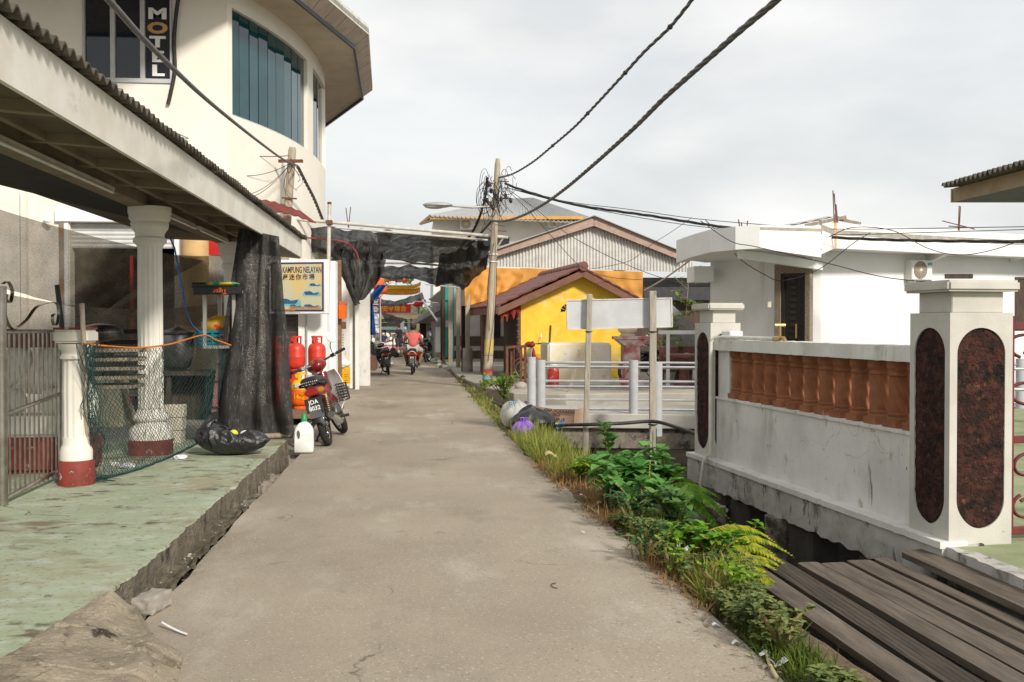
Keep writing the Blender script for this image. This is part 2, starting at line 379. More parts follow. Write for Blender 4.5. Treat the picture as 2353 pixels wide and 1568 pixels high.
def terr(u, v):
    Y = TY0+(TY1-TY0)*v; k = kx(Y); X = k-7*u**2; e = smoothstep(0, .02, u)
    return V((X, Y, .145+.015*e+.006*nz(X, Y, 0, 1.2)-.018*(1-e)*max(0, nz(Y, 9, 0, 7))))
g = MB().grid(40, 420, terr, True)
tag(g.build('pavement', m_green, smooth=40), kind='structure')
m_kerb = mat('kerb_face', (.21, .175, .13), (.13, .11, .08), 9, bump=1, bscale=26, bdist=.03, stains=[((.36, .33, .28), 6, .58, .7, (1, 1, .4)), ((.04, .036, .03), 5, .55, .68, (1, 1, .4)), ((.27, .34, .23), 8, .68, .73)])
def kf(u, v):
    Y = TY0+(TY1-TY0)*u; k = kx(Y)
    z = .143*(1-v)-.62*v if v > .25 else .143-.21*(v/.25)
    return V((k+.012*math.sin(v*3)+.014*nz(Y, z*3, 0, 9)*(1 if v > .02 else 0), Y, min(.146, z if v > 0 else .143-.018*max(0, nz(Y, 9, 0, 7)))))
g = MB().grid(420, 8, kf)
g.grid(60, 1, lambda u, v: V((kx(TY1)-6*u, TY1, .15-.9*v)))
tag(g.build('kerb', m_kerb, smooth=60), kind='structure')
m_moss = mat('gutter_dirt', (.15, .125, .085), (.08, .067, .045), 9, bump=1, bscale=24, bdist=.03, stains=[((.1, .12, .035), 4, .56, .68), ((.38, .36, .31), 13, .66, .73)])
def gut(u, v):
    Y = -6+14.9*v; X = kx(Y)-.01+(.175)*u
    z = -.022+.03*nz(X, Y, 0, 6)+.025*nz(X, Y, 3, 16)+.036*smoothstep(.6, .85, u)
    z -= .5*smoothstep(8.6, 8.85, Y)
    return V((X, Y, z))
g = MB().grid(10, 300, gut)
tag(g.build('gutter', m_moss, smooth=60), kind='structure')
for i, (a, b, dz) in enumerate([(9.15, 9.75, -.02), (10.15, 10.35, .0), (10.85, 11.0, -.03)]):
    g = MB().grid(5, 14, lambda u, v: V((kx(a)-.02+.17*u, a+(b-a)*v+.05*nz(u*4, i, 0), dz-.03+.03*nz(u*3, v*6, i, 2)-.2*(smoothstep(.85, 1, v)+smoothstep(.15, 0, v)))))
    o = g.build('gutter_slab', m_concd, smooth=60)
    tag(o, ['long broken concrete slab bridging the gutter below the green terrace', 'narrow broken slab across the dark gutter nearer the motorbike', 'smallest broken slab in the gutter just short of the white bottle'][i], 'concrete slab', 'broken slabs over the gutter')
# the ground behind the terrace, under the shops
m_floor = mat('shop_floor', (.3, .27, .23), (.22, .2, .17), 2, bump=.2, stains=[((.1, .085, .07), 2, .58, .75)])
g = MB().bx((-9, 12.4, -.3), (-1.42, 75, -.03)); tag(g.build('path', m_floor), kind='structure')
# the bank along the other edge of the road
m_soil = mat('soil', (.17, .115, .07), (.1, .07, .045), 7, bump=.9, bscale=26, bdist=.03, stains=[((.28, .2, .12), 9, .58, .7), ((.06, .045, .03), 5, .6, .72), ((.5, .47, .42), 30, .7, .75)])
def bank(u, v):
    Y = -3+33*v; a = road_r(Y)-.12; wd = .75-.25*smoothstep(16, 24, Y); X = a+wd*1.55*u
    z = -.018+.035*nz(X, Y, 0, 4)*smoothstep(.05, .3, u)+.03*smoothstep(.1, .35, u)-1.35*smoothstep(.42, 1, u)
    return V((X, Y, z))
tag(MB().grid(16, 220, bank).build('verge', m_soil, smooth=60), kind='structure')
# concrete platform in front of the yellow shed and under the timber hall
m_plat = mat('platform_concrete', (.42, .39, .33), (.34, .31, .26), 1.6, bump=.3, bscale=60, stains=[((.2, .17, .13), 2.2, .58, .78), ((.12, .1, .08), 9, .68, .76)])
pa, pb = PZ(1113, 889, .1), PZ(1054, 866, .1)
FP = [(pb.x-.2, 76), (pb.x, pb.y), (pa.x, pa.y)]
for x, y in ((1180, 903), (1300, 906), (1450, 904), (1620, 903), (2400, 906)):
    q = PZ(x, y, .1); FP.append((q.x, q.y+.06*nz(x, 0, 0)))
FP.append((22, 76))
tag(MB().prism([(x, y, .1) for x, y in FP], (0, 0, -.3)).build('platform', m_plat, bevel=.02), kind='structure')
# ================================================================ canopy with columns
ct = thing('canopy_roof', 'long white edged lean-to roof of corrugated sheet over the green terrace', 'canopy', (-2, 8, 2.7))
m_fascia = mat('flaking_white_board', (.72, .69, .62), (.62, .58, .5), 2.2, bump=.15, bscale=50, stains=[((.34, .28, .2), 4, .62, .78, (1, .4, 1)), ((.2, .16, .12), 11, .69, .75, (1, .3, 1))])
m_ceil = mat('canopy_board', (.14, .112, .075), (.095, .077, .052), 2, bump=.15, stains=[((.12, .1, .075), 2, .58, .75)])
m_beam = mat('canopy_beam', (.25, .205, .14), (.18, .148, .1), 2.2, bump=.15, stains=[((.2, .16, .11), 3, .6, .75, (1, .3, 1))])
m_sheet = mat('old_cement_sheet', (.1, .085, .065), (.055, .047, .036), 6, bump=.5, bscale=30, stains=[((.26, .25, .19), 7, .6, .72), ((.03, .028, .025), 6, .58, .7)])
Y0, Y1 = 1.0, PD(695, 590, 17).y
fz0, fz1 = 2.72, 3.03
g = MB().sheet(2, 60, lambda u, v: V((-2.0, Y0+(Y1-Y0)*v, fz0+(fz1-fz0)*u+(.004*nz(v*60, 1, 0)))), .03)
g.build('fascia', m_fascia, ct, smooth=30)
# end return of the fascia, a short curved piece at the far gable
g = MB().sheet(8, 2, lambda u, v: V((-2.0-1.2*u, Y1+.001, fz0-.02+.12*u+.0*v+(.3-.05*u)*v)), .03); g.build('end_board', m_fascia, ct, smooth=30)
def corr(u, v):
    Y = Y0-.2+(Y1-Y0+.35)*v; X = -1.9-2.6*u
    return V((X, Y, 3.05+.11*2.6*u+.024*math.sin(2*math.pi*Y/.13)+.014*nz(Y, u*3, 0, 2)+.012*nz(Y, u*8, 5, 14)))
NW = int((Y1-Y0)/.13*8)
g = MB().sheet(6, NW, corr, .012); g.build('corrugated_sheet', m_sheet, ct, smooth=50)
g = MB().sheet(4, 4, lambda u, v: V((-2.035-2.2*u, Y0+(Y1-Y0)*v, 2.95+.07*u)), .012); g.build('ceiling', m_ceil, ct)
for y in [1.9+1.15*i for i in range(13)]:
    if y < Y1-.2: MB().beam((-2.04, y, 2.9), (-3.0, y, 2.97), .07, .1).build('rafter', m_beam, ct, bevel=.006)
MB().beam((-2.97, Y0, 2.93), (-3.0, Y1-.1, 2.93), .2, .2).build('beam', m_beam, ct, bevel=.01)
MB().beam((-2.72, Y0, 2.95), (-2.76, Y1-.1, 2.95), .05, .08).build('batten', m_beam, ct, bevel=.006)
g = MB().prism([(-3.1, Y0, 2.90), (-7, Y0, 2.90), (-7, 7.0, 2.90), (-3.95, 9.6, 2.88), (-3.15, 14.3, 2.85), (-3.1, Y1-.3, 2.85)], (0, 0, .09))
g.build('dark_ceiling', mat('shade_dark_board', (.03, .027, .024), (.02, .018, .016), 4), ct)  # near-black board colour carries the deep shade under the canopy
MB().bx((-5.6, 6.5, 2.62), (-4.1, 7.3, 2.89)).build('hanging_panel', mat('shade_dark_board', (.03,)*3), ct, bevel=.01)
m_tubefit = mat('lamp_fitting', (.6, .57, .5), (.5, .47, .4), 6, rough=.5, bump=.05)
for (ya, yb) in ((3.6, 5.9), (6.1, 9.6), (11.4, 13.0), (13.2, 15.2)):
    o = MB().beam((-2.83, ya, 2.83), (-2.84, yb, 2.83), .06, .035).build('lamp_batten', m_tubefit, ct, bevel=.005)
    MB().cyl((-2.8, ya+.06, 2.79), (-2.81, yb-.06, 2.79), .016, n=8).build('lamp_tube', mat('lamp_glass', (.75, .74, .68), rough=.25, bump=0), o, smooth=50)
m_colw = mat('column_white', (.76, .73, .66), (.68, .65, .57), 3, .3, .8, bump=.12, bscale=60, stains=[((.42, .36, .27), 3, .62, .8, (1, 1, .25)), ((.16, .13, .1), 9, .7, .77)])
def column(px, py, topz, label, rs=.134):
    p = PZ(px, py, .16); t = thing('fluted_column', label, 'column', (p.x, p.y, .16), group='canopy columns')
    X, Y = p.x, p.y
    m = MB().lathe([(.235, 0), (.235, .16), (.225, .17)], (X, Y, .155), 28, mod=lambda a, z: 1/max(abs(math.cos(a)), abs(math.sin(a)))**.35*.97); m.build('plinth', m_redbr, t, smooth=40)
    b = [(.225, .17), (.225, .25), (.215, .28), (.19, .31), (.165, .33), (.16, .36), (.185, .375), (.195, .4), (.185, .43), (.155, .45), (.14, .5)]
    MB().lathe(b, (X, Y, .155), 40).build('base', m_colw, t, smooth=45)
    NF = 16
    MB().lathe([(rs*1.02, .5), (rs*1.0, .8), (rs*.98, 1.5), (rs*.95, topz-.16-.42)], (X, Y, .16), NF*8,
               mod=lambda a, z: 1-.075*abs(math.cos(NF*a/2))**1.5).build('shaft', m_colw, t, smooth=80)
    h = topz-.16-.43
    c = [(rs*.98, h), (.15, h+.03), (.175, h+.05), (.175, h+.09), (.15, h+.11), (.155, h+.15), (.19, h+.2), (.2, h+.25), (.19, h+.27), (.215, h+.3), (.215, h+.35), (.225, h+.36), (.225, h+.43)]
    MB().lathe(c, (X, Y, .16), 40).build('capital', m_colw, t, smooth=45)
    return t
column(347, 1043, 2.84, 'white fluted column on a chipped red plinth behind the fishing net')
p = PD(537, 700, 16.6)
t = column(537, 956, 2.84, 'farther white fluted column mostly hidden by the black net curtain', .14)
# ================================================================ stainless gate
m_sc = m_stain
gt = thing('steel_gate', 'stainless steel gate leaf with scrolls on top at the terrace entrance', 'gate', (-3.2, 8.3, .17))
ga, gb = PX(20, 1150, -3.215), PX(139, 1105, -3.215)
ya, yb = ga.y-.12, gb.y
za, zb = .2, .24
def zt(Y): return 1.53
MB().cyl((-3.215, ya, .12), (-3.215, ya, 1.86), .042, n=12).build('post', m_sc, gt, smooth=50)
g = MB(); g.tube([(-3.215, ya+.03, za), (-3.215, yb, zb+.02), (-3.215, yb, 1.51), (-3.215, ya+.03, 1.51)], .021, 8)
g.build('frame', m_sc, gt, smooth=50)
MB().cyl((-3.215, ya+.03, .86), (-3.215, yb, .94), .018, n=8).build('rail', m_sc, gt, smooth=50)
for i in range(1, 12):
    Y = ya+.05+(yb-ya-.05)*i/12
    MB().cyl((-3.215, Y, .21), (-3.215, Y, 1.51), .0085, n=6).build('bar', m_sc, gt, smooth=50)
def band(pts, w=.028, th=.006):
    g = MB()
    P = [V(p) for p in pts]
    for i in range(len(P)-1):
        pass
    n = len(P); vs = []; fs = []
    for i, p in enumerate(P):
        tt = (P[min(i+1, n-1)]-P[max(i-1, 0)]).normalized(); nn = tt.cross(V((1, 0, 0)))*th/2; xx = V((w/2, 0, 0))
        vs += [p-xx-nn, p+xx-nn, p+xx+nn, p-xx+nn]
    for i in range(n-1):
        for k in range(4): fs.append((i*4+k, i*4+(k+1) % 4, i*4+4+(k+1) % 4, i*4+4+k))
    fs += [(0, 1, 2, 3), (n*4-4, n*4-3, n*4-2, n*4-1)]
    return g.add(vs, fs)
def yz(x, y): q = PX(x, y, -3.215); return (-3.215, q.y, q.z)
sc = spline([yz(40, 713), yz(32, 705), yz(38, 697), yz(50, 702), yz(52, 725), yz(50, 745), yz(36, 752), yz(24, 738), yz(21, 715), yz(22, 742), yz(34, 758)], 4)
def spiral(cy, cz, r0, r1, a0, a1, n=26): return [(-3.215, cy+(r0+(r1-r0)*i/n)*math.cos(a0+(a1-a0)*i/n), cz+(r0+(r1-r0)*i/n)*math.sin(a0+(a1-a0)*i/n)) for i in range(n+1)]
L1 = yb-ya
s1 = spiral(yb-.13, 1.6, .05, .1, R(200), R(-120))
big = spline([(-3.215, ya+.05, 1.86), (-3.215, ya+.06, 1.7), (-3.215, ya+.12, 1.58), (-3.215, ya+.25, 1.53), (-3.215, ya+.5, 1.6), (-3.215, ya+.75, 1.72), (-3.215, yb-.1, 1.76), (-3.215, yb-.02, 1.68), (-3.215, yb-.06, 1.57), (-3.215, yb-.15, 1.57), (-3.215, yb-.17, 1.64), (-3.215, yb-.12, 1.66)], 6)
band(big).build('scroll', m_sc, gt, smooth=60)
band(spline([(-3.215, ya+.04, 1.88), (-3.215, ya+.14, 1.9), (-3.215, ya+.22, 1.83), (-3.215, ya+.18, 1.74), (-3.215, ya+.1, 1.76), (-3.215, ya+.1, 1.8)], 6)).build('scroll', m_sc, gt, smooth=60)
# ================================================================ short white column + scroll bench behind the gate
p = PZ(176, 1112, .16)
t = thing('balustrade_post', 'short thick white fluted post with red foot beside the steel gate', 'post', (p.x, p.y, .16))
MB().lathe([(.155, 0), (.152, .2), (.14, .22)], (p.x, p.y, .155), 28).build('foot', m_redbr, t, smooth=40)
MB().lathe([(.135, .22), (.135, .3), (.122, .34), (.112, .36), (.113, .42)], (p.x, p.y, .155), 32).build('base', m_colw, t, smooth=45)
MB().lathe([(.11, .42), (.112, .8), (.108, 1.1)], (p.x, p.y, .155), 96, mod=lambda a, z: 1-.07*abs(math.cos(6*a))**2).build('shaft', m_colw, t, smooth=80)
MB().lathe([(.11, 1.1), (.13, 1.11), (.13, 1.13), (.115, 1.15), (.12, 1.18), (.14, 1.2), (.145, 1.24)], (p.x, p.y, .155), 32).build('neck', m_colw, t, smooth=45)
MB().box((p.x, p.y, 1.462), (.3, .3, .115)).build('cap', m_colw, t, bevel=.02, seg=3)
MB().box((p.x, p.y, 1.53), (.29, .29, .018)).build('cap_tile', m_redbr, t, bevel=.004)
# bench table
m_stone = mat('white_stone', (.72, .7, .62), (.62, .6, .52), 3, bump=.15, stains=[((.35, .3, .22), 4, .64, .8)])
bx0, by0 = XY(80, 9.6)
t = thing('scroll_table', 'white stone table with scroll legs and red foot seen through the steel gate', 'table', (bx0, by0, .16))
MB().box((bx0, by0, 1.42), (1.05, .5, .14)).build('tabletop', mat('brown_stone', (.2, .1, .075), (.15, .075, .06), 6), t, bevel=.01)
MB().box((bx0, by0, .33), (1.1, .55, .34)).build('foot', m_redbr, t, bevel=.04, seg=3)
MB().box((bx0-.05, by0, .6), (1.0, .45, .2)).build('plinth', m_stone, t, bevel=.03, seg=2)
for s, nm in ((-1, 0), (1, 0)):
    pth = spline([(bx0+s*.42, by0, .7), (bx0+s*.45, by0, .85), (bx0+s*.36, by0, 1.0), (bx0+s*.2, by0, 1.12), (bx0+s*.12, by0, 1.25), (bx0+s*.18, by0, 1.36)], 6)
    n = len(pth); g = MB().tube(pth, [.15-.07*(i/n) for i in range(n)], 12); g.ell((bx0+s*.2, by0-.06, .82), (.14, .16, .14), 16, 10)
    g.build('leg', m_stone, t, smooth=60)
for i in range(5):
    g = MB().box((bx0+.5+.02*i, by0+.35, .95+.09*i), (.75, .5, .035), rz=.1*i)
    tag(g.build('wood_board', m_wood, bevel=.004), ['lowest', 'second lowest', 'middle', 'second highest', 'topmost'][i]+' loose timber board in the pile behind the steel gate', 'board', 'boards piled behind the gate')
# ================================================================ stick, rope, fishing net
sb, st = PZ(203, 1108, .16), PD(188, 698, 8.45)
t = thing('bamboo_stick', 'thin bamboo stick tied upright against the short white post', 'stick', sb)
MB().tube([sb, sb.lerp(st, .5)+V((.01, 0, 0)), st], [.024, .022, .02], 8).build('cane', m_woodp, t, smooth=50)
rope_px = [(196, 789, 8.5), (230, 794, 8.9), (300, 799, 9.6), (350, 797, 10.1), (400, 789, 10.9), (466, 771, 12.0), (500, 783, 12.4), (548, 800, 12.7)]
rp = spline([PD(*q) for q in rope_px], 6)
tag(MB().tube(rp, .009, 6).build('rope', mat('orange_rope', (.75, .22, .03), (.6, .17, .02), 60, bump=.3, bscale=120), smooth=60), 'orange rope strung from the bamboo stick past the fluted column', 'rope')
m_fnet = mat('green_twine', (.025, .075, .07), (.02, .05, .05), 20, rough=.7, bump=0)
bot = spline([V((sb.x+.04, sb.y-.02, .17)), PZ(300, 1085, .17), PZ(390, 1052, .17), PZ(470, 1012, .17), PZ(520, 985, .17)], 11)
topc = [rp[int(i*(len(rp)-1)/(len(bot)-1))] for i in range(len(bot))]
def netp(u, v):
    i = u*(len(bot)-1); k = min(int(i), len(bot)-2); q = i-k
    a = topc[k].lerp(topc[k+1], q); b = bot[k].lerp(bot[k+1], q); p = a.lerp(b, v)
    sw = math.sin(math.pi*v)
    p += V((.10, -.03, 0))*(nz(u*5, v*2, 1)*sw)+V((.02, .02, 0))*nz(u*30, v*18, 4)+V((0, 0, -.05))*sw*(.5+nz(u*4, 0, 7))
    return p
g = MB(); NU, NV = 58, 24
def thread(ids):
    pts = [netp(min(1, max(0, (u+(.25*nz(u, v, 2, .8)))/NU)), max(0, min(1, (v+.3*nz(v, u, 9, .7))/NV))) for u, v in ids]
    g.tube(pts, .0028, 3, caps=False)
for u0 in range(-NV, NU, 1):
    ids = [(u0+v, v) for v in range(NV+1) if 0 <= u0+v <= NU]
    if len(ids) > 1: thread(ids)
    ids = [(u0+NV-v, v) for v in range(NV+1) if 0 <= u0+NV-v <= NU]
    if len(ids) > 1: thread(ids)
g.tube([netp(i/60, 1)+V((0, 0, .01)) for i in range(61)], .012, 5)
for k in range(40):       # loose bunches at both ends
    u = rnd.choice([rnd.uniform(0, .06), rnd.uniform(0, .03), rnd.uniform(.0, .1)])
    pts = [netp(u, j/7)+V((rnd.uniform(-.08, .08), rnd.uniform(-.05, .05), 0)) for j in range(rnd.randint(3, 7))] if k % 2 else [V((sb.x+rnd.uniform(-.3, .3), sb.y+rnd.uniform(-.12, .1), .17+rnd.uniform(0, .06))) for j in range(3)]
    if len(pts) > 1: g.tube(pts, .003, 3, caps=False)
tag(g.build('fishing_net', m_fnet), 'dark green fishing net hanging from the orange rope to the terrace floor', 'fishing net')
# blue rope
a, b = PD(401, 570, 13), PD(428, 715, 13)
c = PD(441, 745, 12.4); d = PD(466, 771, 12.05)
tag(MB().tube([PD(390, 545, 13), a, b], .011, 6).tube([b, c, d], .004, 5).build('rope', mat('blue_rope', (.02, .2, .5), (.02, .15, .4), 40), smooth=60), 'thin blue rope hanging from the canopy to the orange rope', 'rope')
# ================================================================ clutter behind the net
def XYb(x, y, z): q = PZ(x, y, z); return q
t = thing('metal_cauldron', 'big blackened aluminium cauldron with a lid behind the net', 'pot', PD(412, 870, 13.2))
c0 = PD(409, 845, 13.2)
m_pot = mat('sooty_aluminium', (.22, .21, .2), (.1, .095, .09), 5, rough=.4, metal=.8, bump=.1, stains=[((.02, .02, .02), 3, .5, .7)])
MB().lathe([(.1, -.02), (.17, .03), (.215, .15), (.225, .27), (.21, .4), (.2, .43), (.22, .45), (.22, .47), (.205, .47)], c0-V((0, 0, .0)), 32).build('body', m_pot, t, smooth=50)
MB().lathe([(.205, .472), (.2, .49), (.05, .53), (.03, .535), (.03, .56), (.0, .565)], c0, 28, caps=False).build('lid', m_pot, t, smooth=40)
tp = c0
t = thing('stall_table', 'dark timber counter under the cauldron and glass cabinet', 'table', PD(430, 940, 13.4))
MB().box(PD(430, 852, 13.3)+V((0, .1, -.03)), (1.3, .7, .06)).build('tabletop', m_woodd, t, bevel=.006)
q = PD(478, 852, 13.3)
for x, d in ((388, 13.1), (505, 13.1), (395, 13.7), (515, 13.7)):
    a = PD(x, 856, d); MB().beam((a.x, a.y, .14), (a.x, a.y, a.z-.03), .06, .06).build('leg', m_woodd, t, bevel=.004)
MB().box(PD(450, 912, 13.5), (1.15, .05, .62)).build('panel', m_woodd, t)
# glass cabinet (food stall)
t = thing('glass_cabinet', 'aluminium framed glass food cabinet with a small black signboard on top', 'cabinet', PD(505, 800, 12.9))
m_alu = mat('aluminium', (.42, .41, .38), (.34, .33, .31), 6, rough=.45, metal=.5, bump=.04)
cA, cB = PD(471, 800, 12.7), PD(538, 800, 12.7)
z0, z1 = ZD(798, 12.7), ZD(672, 12.7)
for X, Y in ((cA.x, cA.y), (cB.x, cB.y), (cA.x+.1, cA.y+.45), (cB.x+.1, cB.y+.45)):
    MB().box((X, Y, (z0+z1)/2), (.045, .045, z1-z0)).build('leg', m_alu, t, bevel=.004)
MB().box(((cA.x+cB.x)/2+.05, (cA.y+cB.y)/2+.22, z0), (.5, .55, .04)).build('shelf', m_alu, t, bevel=.004)
MB().box(((cA.x+cB.x)/2+.05, (cA.y+cB.y)/2+.22, z1), (.52, .58, .04)).build('top_frame', m_alu, t, bevel=.004)
sgn = MB().box(PD(500, 668, 12.6), (.62, .06, .1), rz=-.1).build('signboard', m_black, t, bevel=.01)
MB().text('Tiger', frame(-RT, V((0, 0, -1)), -FW, PD(505, 665, 12.52)), .085, .002).build('lettering', m_orange, sgn)
tag(MB().box(PD(488, 657, 12.75), (.5, .3, .07), rz=.1).build('tray', m_black, bevel=.02), 'flat black tray lying on top of the glass cabinet', 'tray')
tag(MB().ell(PD(508, 653, 12.7), (.24, .14, .035), 14, 8, disp=lambda p: 1+.15*nz(p.x*3, p.y*3, 0)).build('rice_sack', mat('yellow_green_print', (.6, .5, .03), (.05, .3, .25), 9, .48, .52), smooth=50), 'yellow and green plastic packet on the black tray', 'packet')
# teal crate with yellow bag
q = PD(503, 792, 13.2)
t = thing('plastic_basket', 'teal plastic basket inside the glass cabinet', 'basket', q)
g = MB()
m_tealp = mat('teal_plastic', (.0, .2, .24), (.0, .16, .2), 9, rough=.4)
for s in (0, 1):
    for k in range(4): g.box(q+V((0, (-.17, .17)[s], .02+.05*k)), (.5, .02, .032))
    for k in range(4): g.box(q+V(((-.25, .25)[s], 0, .02+.05*k)), (.02, .34, .032))
    for k in range(6): g.box(q+V((-.25+.1*k, (-.175, .175)[s], .1)), (.02, .024, .2))
g.box(q, (.5, .34, .02)); g.build('crate_body', m_tealp, t, bevel=.003)
tag(MB().ell(q+V((.02, 0, .25)), (.24, .16, .14), 18, 12, disp=lambda p: 1+.25*nz(p.x*2, p.y*2, p.z*2)).build('plastic_bag', mat('ochre_plastic', (.45, .26, .03), (.4, .05, .03), 5, .55, .6, rough=.4, bump=.6, bscale=15), smooth=60), 'ochre plastic bag bulging out of the teal basket', 'bag')
# leaning pink plank
a, b = PD(500, 950, 12.7), PD(522, 768, 12.9)
t = thing('leaning_plank', 'faded pink plank with dark straps leaning beside the black net curtain', 'plank', a)
MB().beam(a, b, .16, .05, up=(0, -1, 0)).build('board', mat('pink_wood', (.36, .17, .16), (.28, .12, .12), 8, sc3=(3, 3, .5)), t, bevel=.004)
for k in (.08, .4, .62, .97):
    c = a.lerp(b, k)+V((0, -.03, 0)); MB().box(c, (.19, .04, .02)).build('strap', m_woodd, t)
# white board box + A frame
c = PD(238, 922, 10.6)
t = thing('foam_box', 'cream foam box standing on the floor behind the fishing net', 'box', PZ(238, 985, .16))
MB().box(c+V((0, .15, 0)), (.36, .3, .56)).build('box_body', mat('cream_foam', (.72, .66, .5), (.66, .6, .45), 4, bump=.1), t, bevel=.012, seg=2)
MB().box(c+V((0, .15, .3)), (.4, .34, .03)).build('box_lid', m_woodd, t, bevel=.004)
MB().beam(PD(270, 868, 10.6), PD(310, 975, 10.8), .09, .05).build('wood_strut', m_wood)
tag(bpy.data.objects['wood_strut'], 'slanting timber strut beside the cream foam box', 'timber')
q = PZ(305, 985, .16)
t = thing('wire_rack', 'dark wire rack of scrap wood behind the fluted column', 'rack', q)
for i in range(4):
    z = .3+.28*i; MB().box((q.x, q.y+.3, z+.14), (.9, .4, .025)).build('shelf', m_woodd, t)
for sx in (-.43, .43):
    for sy in (.1, .5): MB().box((q.x+sx, q.y+sy, .75), (.03, .03, 1.18)).build('post', m_woodd, t)
for i, (dx, z, ln) in enumerate([(-.1, .62, .4), (.1, .66, .5), (-.05, .9, .55), (.12, .94, .6), (0, 1.17, .5), (-.15, 1.21, .45)]):
    o = MB().box((q.x+dx, q.y+.12, z), (ln, .25, .035), rz=.1*(i-2)).build('timber_offcut', m_wood, bevel=.004)
    tag(o, ['short', 'pale', 'wide', 'long', 'crooked', 'topmost'][i]+' timber offcut lying on the wire rack behind the column', 'offcut', 'offcuts on the wire rack')
c = PD(232, 765, 10.7)
t = thing('cooking_wok', 'upturned dark wok on the rack behind the short white post', 'wok', c)
MB().ell(c, (.23, .23, .1), 20, 10).build('bowl', m_pot, t, smooth=60); MB().lathe([(.235, -.01), (.24, .0), (.235, .01)], c-V((0, 0, .02)), 24).build('rim', m_pot, t, smooth=40)
c = PD(290, 762, 11.2)
t = thing('gas_burner', 'black gas burner stand beside the upturned wok', 'burner', c)
MB().box(c, (.5, .3, .05)).build('frame', m_black, t, bevel=.01); MB().box(c-V((0, 0, .12)), (.45, .25, .05)).build('burner_ring', m_black, t, bevel=.01)
for sx in (-.22, .22): MB().box(c+V((sx, -.13, -.15)), (.03, .03, .3)).build('leg', m_black, t)
for sx in (-.22, .22): MB().box(c+V((sx, .13, -.15)), (.03, .03, .3)).build('leg', m_black, t)
# small black chair-back / pole behind gate
a, b = PD(131, 655, 11), PD(143, 760, 11)
tag(MB().tube([a, b, b-V((0, 0, 1.2))], .028, 8).build('iron_bar', m_black, smooth=50), 'black iron bar leaning behind the steel gate scrolls', 'bar')
# white blocks stacked behind the column
for i in range(3):
    q = PZ(396, 1021-1, .16); 
    o = MB().box((q.x-.03+.012*i, q.y+.12, .16+.075+.152*i), (.26, .2, .148), rz=.05*(i-1)).build('concrete_block', mat('cream_block', (.62, .57, .46), (.52, .47, .37), 5, bump=.4, bscale=60), bevel=.008)
    tag(o, ['bottom', 'middle', 'top'][i]+' cream block of the stack behind the fluted column', 'block', 'cream blocks behind the column')
c = PD(430, 945, 12.6)
# ================================================================ black net curtain
def curtain(u, v):
    xt = 549+92*u; xb = 492+186*u
    dt, db = 12.9-.3*u, 12.55-.45*u
    yt = 524+20*u; yb = 1004-6*u
    a = PD(xt, yt, dt); b = PD(xb, yb, db); b.z = max(b.z, .17)
    vv = v**.9; p = a.lerp(b, v)
    f = .05+.13*v
    xbulge = (8*math.sin(v*3.1)*(1-u))*.004
    p += FW*(f*.55*math.sin(u*19+2.5*nz(u*3, v*1.5, 0))+f*.35*nz(u*9, v*2.5, 3))
    p += RT*(.05*v*nz(u*6, v*3, 8)-xbulge)
    return p
tag(MB().grid(70, 60, curtain).build('net_curtain', m_netd, smooth=70), 'black shade net hanging in folds from the canopy edge to the floor', 'net curtain')
a = PZ(500, 1008, .2); b = PZ(672, 1000, .2)
tag(MB().tube([a, b], .035, 8).build('timber_log', m_wood, smooth=50), 'grey timber bar weighing down the bottom of the black net curtain', 'timber')
# ================================================================ garbage bag with open top
q = PZ(520, 1052, .165)
m_bag = mat('black_bag_plastic', (.03, .03, .031), (.022, .022, .023), 4, rough=.36, bump=.5, bscale=10, bdist=.04, spec=.45)
def bagpt(u, v):
    a = 2*math.pi*u; c_, s_ = math.cos(a), math.sin(a)
    cr = 1-abs(nz(c_*2.2, s_*2.2, v*2.4+3))*1.0; cr2 = 1-abs(nz(c_*6+v*3, s_*6, v*5+8)); k = (cr-.8)*.42+(cr2-.8)*.16
    lob = 1+.13*nz(c_*1.3, s_*1.3, 4)
    if v < .62:
        q_ = v/.62; r = .37*lob*(math.sin(min(1, q_*1.25)*math.pi/2)**.6)*(1-.16*q_**3); z = .24*q_**1.3
    else:
        q_ = (v-.62)/.38; r = .37*lob*(.84-.55*q_**.8); z = .24+.035*math.sin(q_*math.pi)-.1*q_**2
    z *= 1+.35*nz(c_*1.2, s_*1.2, 7)*smoothstep(.2, .6, v)+(.25*smoothstep(.2, .9, -c_*.8-s_*.3) if v < .9 else 0)
    e_ = smoothstep(.04, .25, v)
    r *= 1+k*e_; z += k*.1*e_
    return V((q.x+r*c_*1.03, q.y+.3+r*s_*.8, .164+max(0, z)))
t = thing('garbage_bag', 'open black garbage bag slumped on the green terrace', 'garbage bag', (q.x, q.y+.28, .165))
MB().grid(150, 60, bagpt).build('sack', m_bag, t, smooth=75)
def flap(u, v):
    a = R(165)+R(75)*(u-.5)*2; r = .36-.16*v+.04*math.sin(u*14+3*v)*(.3+v)+.05*nz(u*6, v*4, 2)
    return V((q.x+r*math.cos(a)*1.05, q.y+.3+r*math.sin(a)*.75, .165+.17+.27*v*(1-abs(u-.5)*1.7)+.04*nz(u*9, v*5, 0)))
MB().sheet(40, 16, flap, .003).build('flap', m_bag, t, smooth=70)
tag(MB().ell((q.x+.04, q.y+.2, .165+.23), (.05, .05, .045), 12, 8).build('fruit', mat('apple_skin', (.55, .6, .06), (.6, .35, .05), 5), smooth=60), 'yellow green fruit peeping from the open garbage bag', 'fruit')
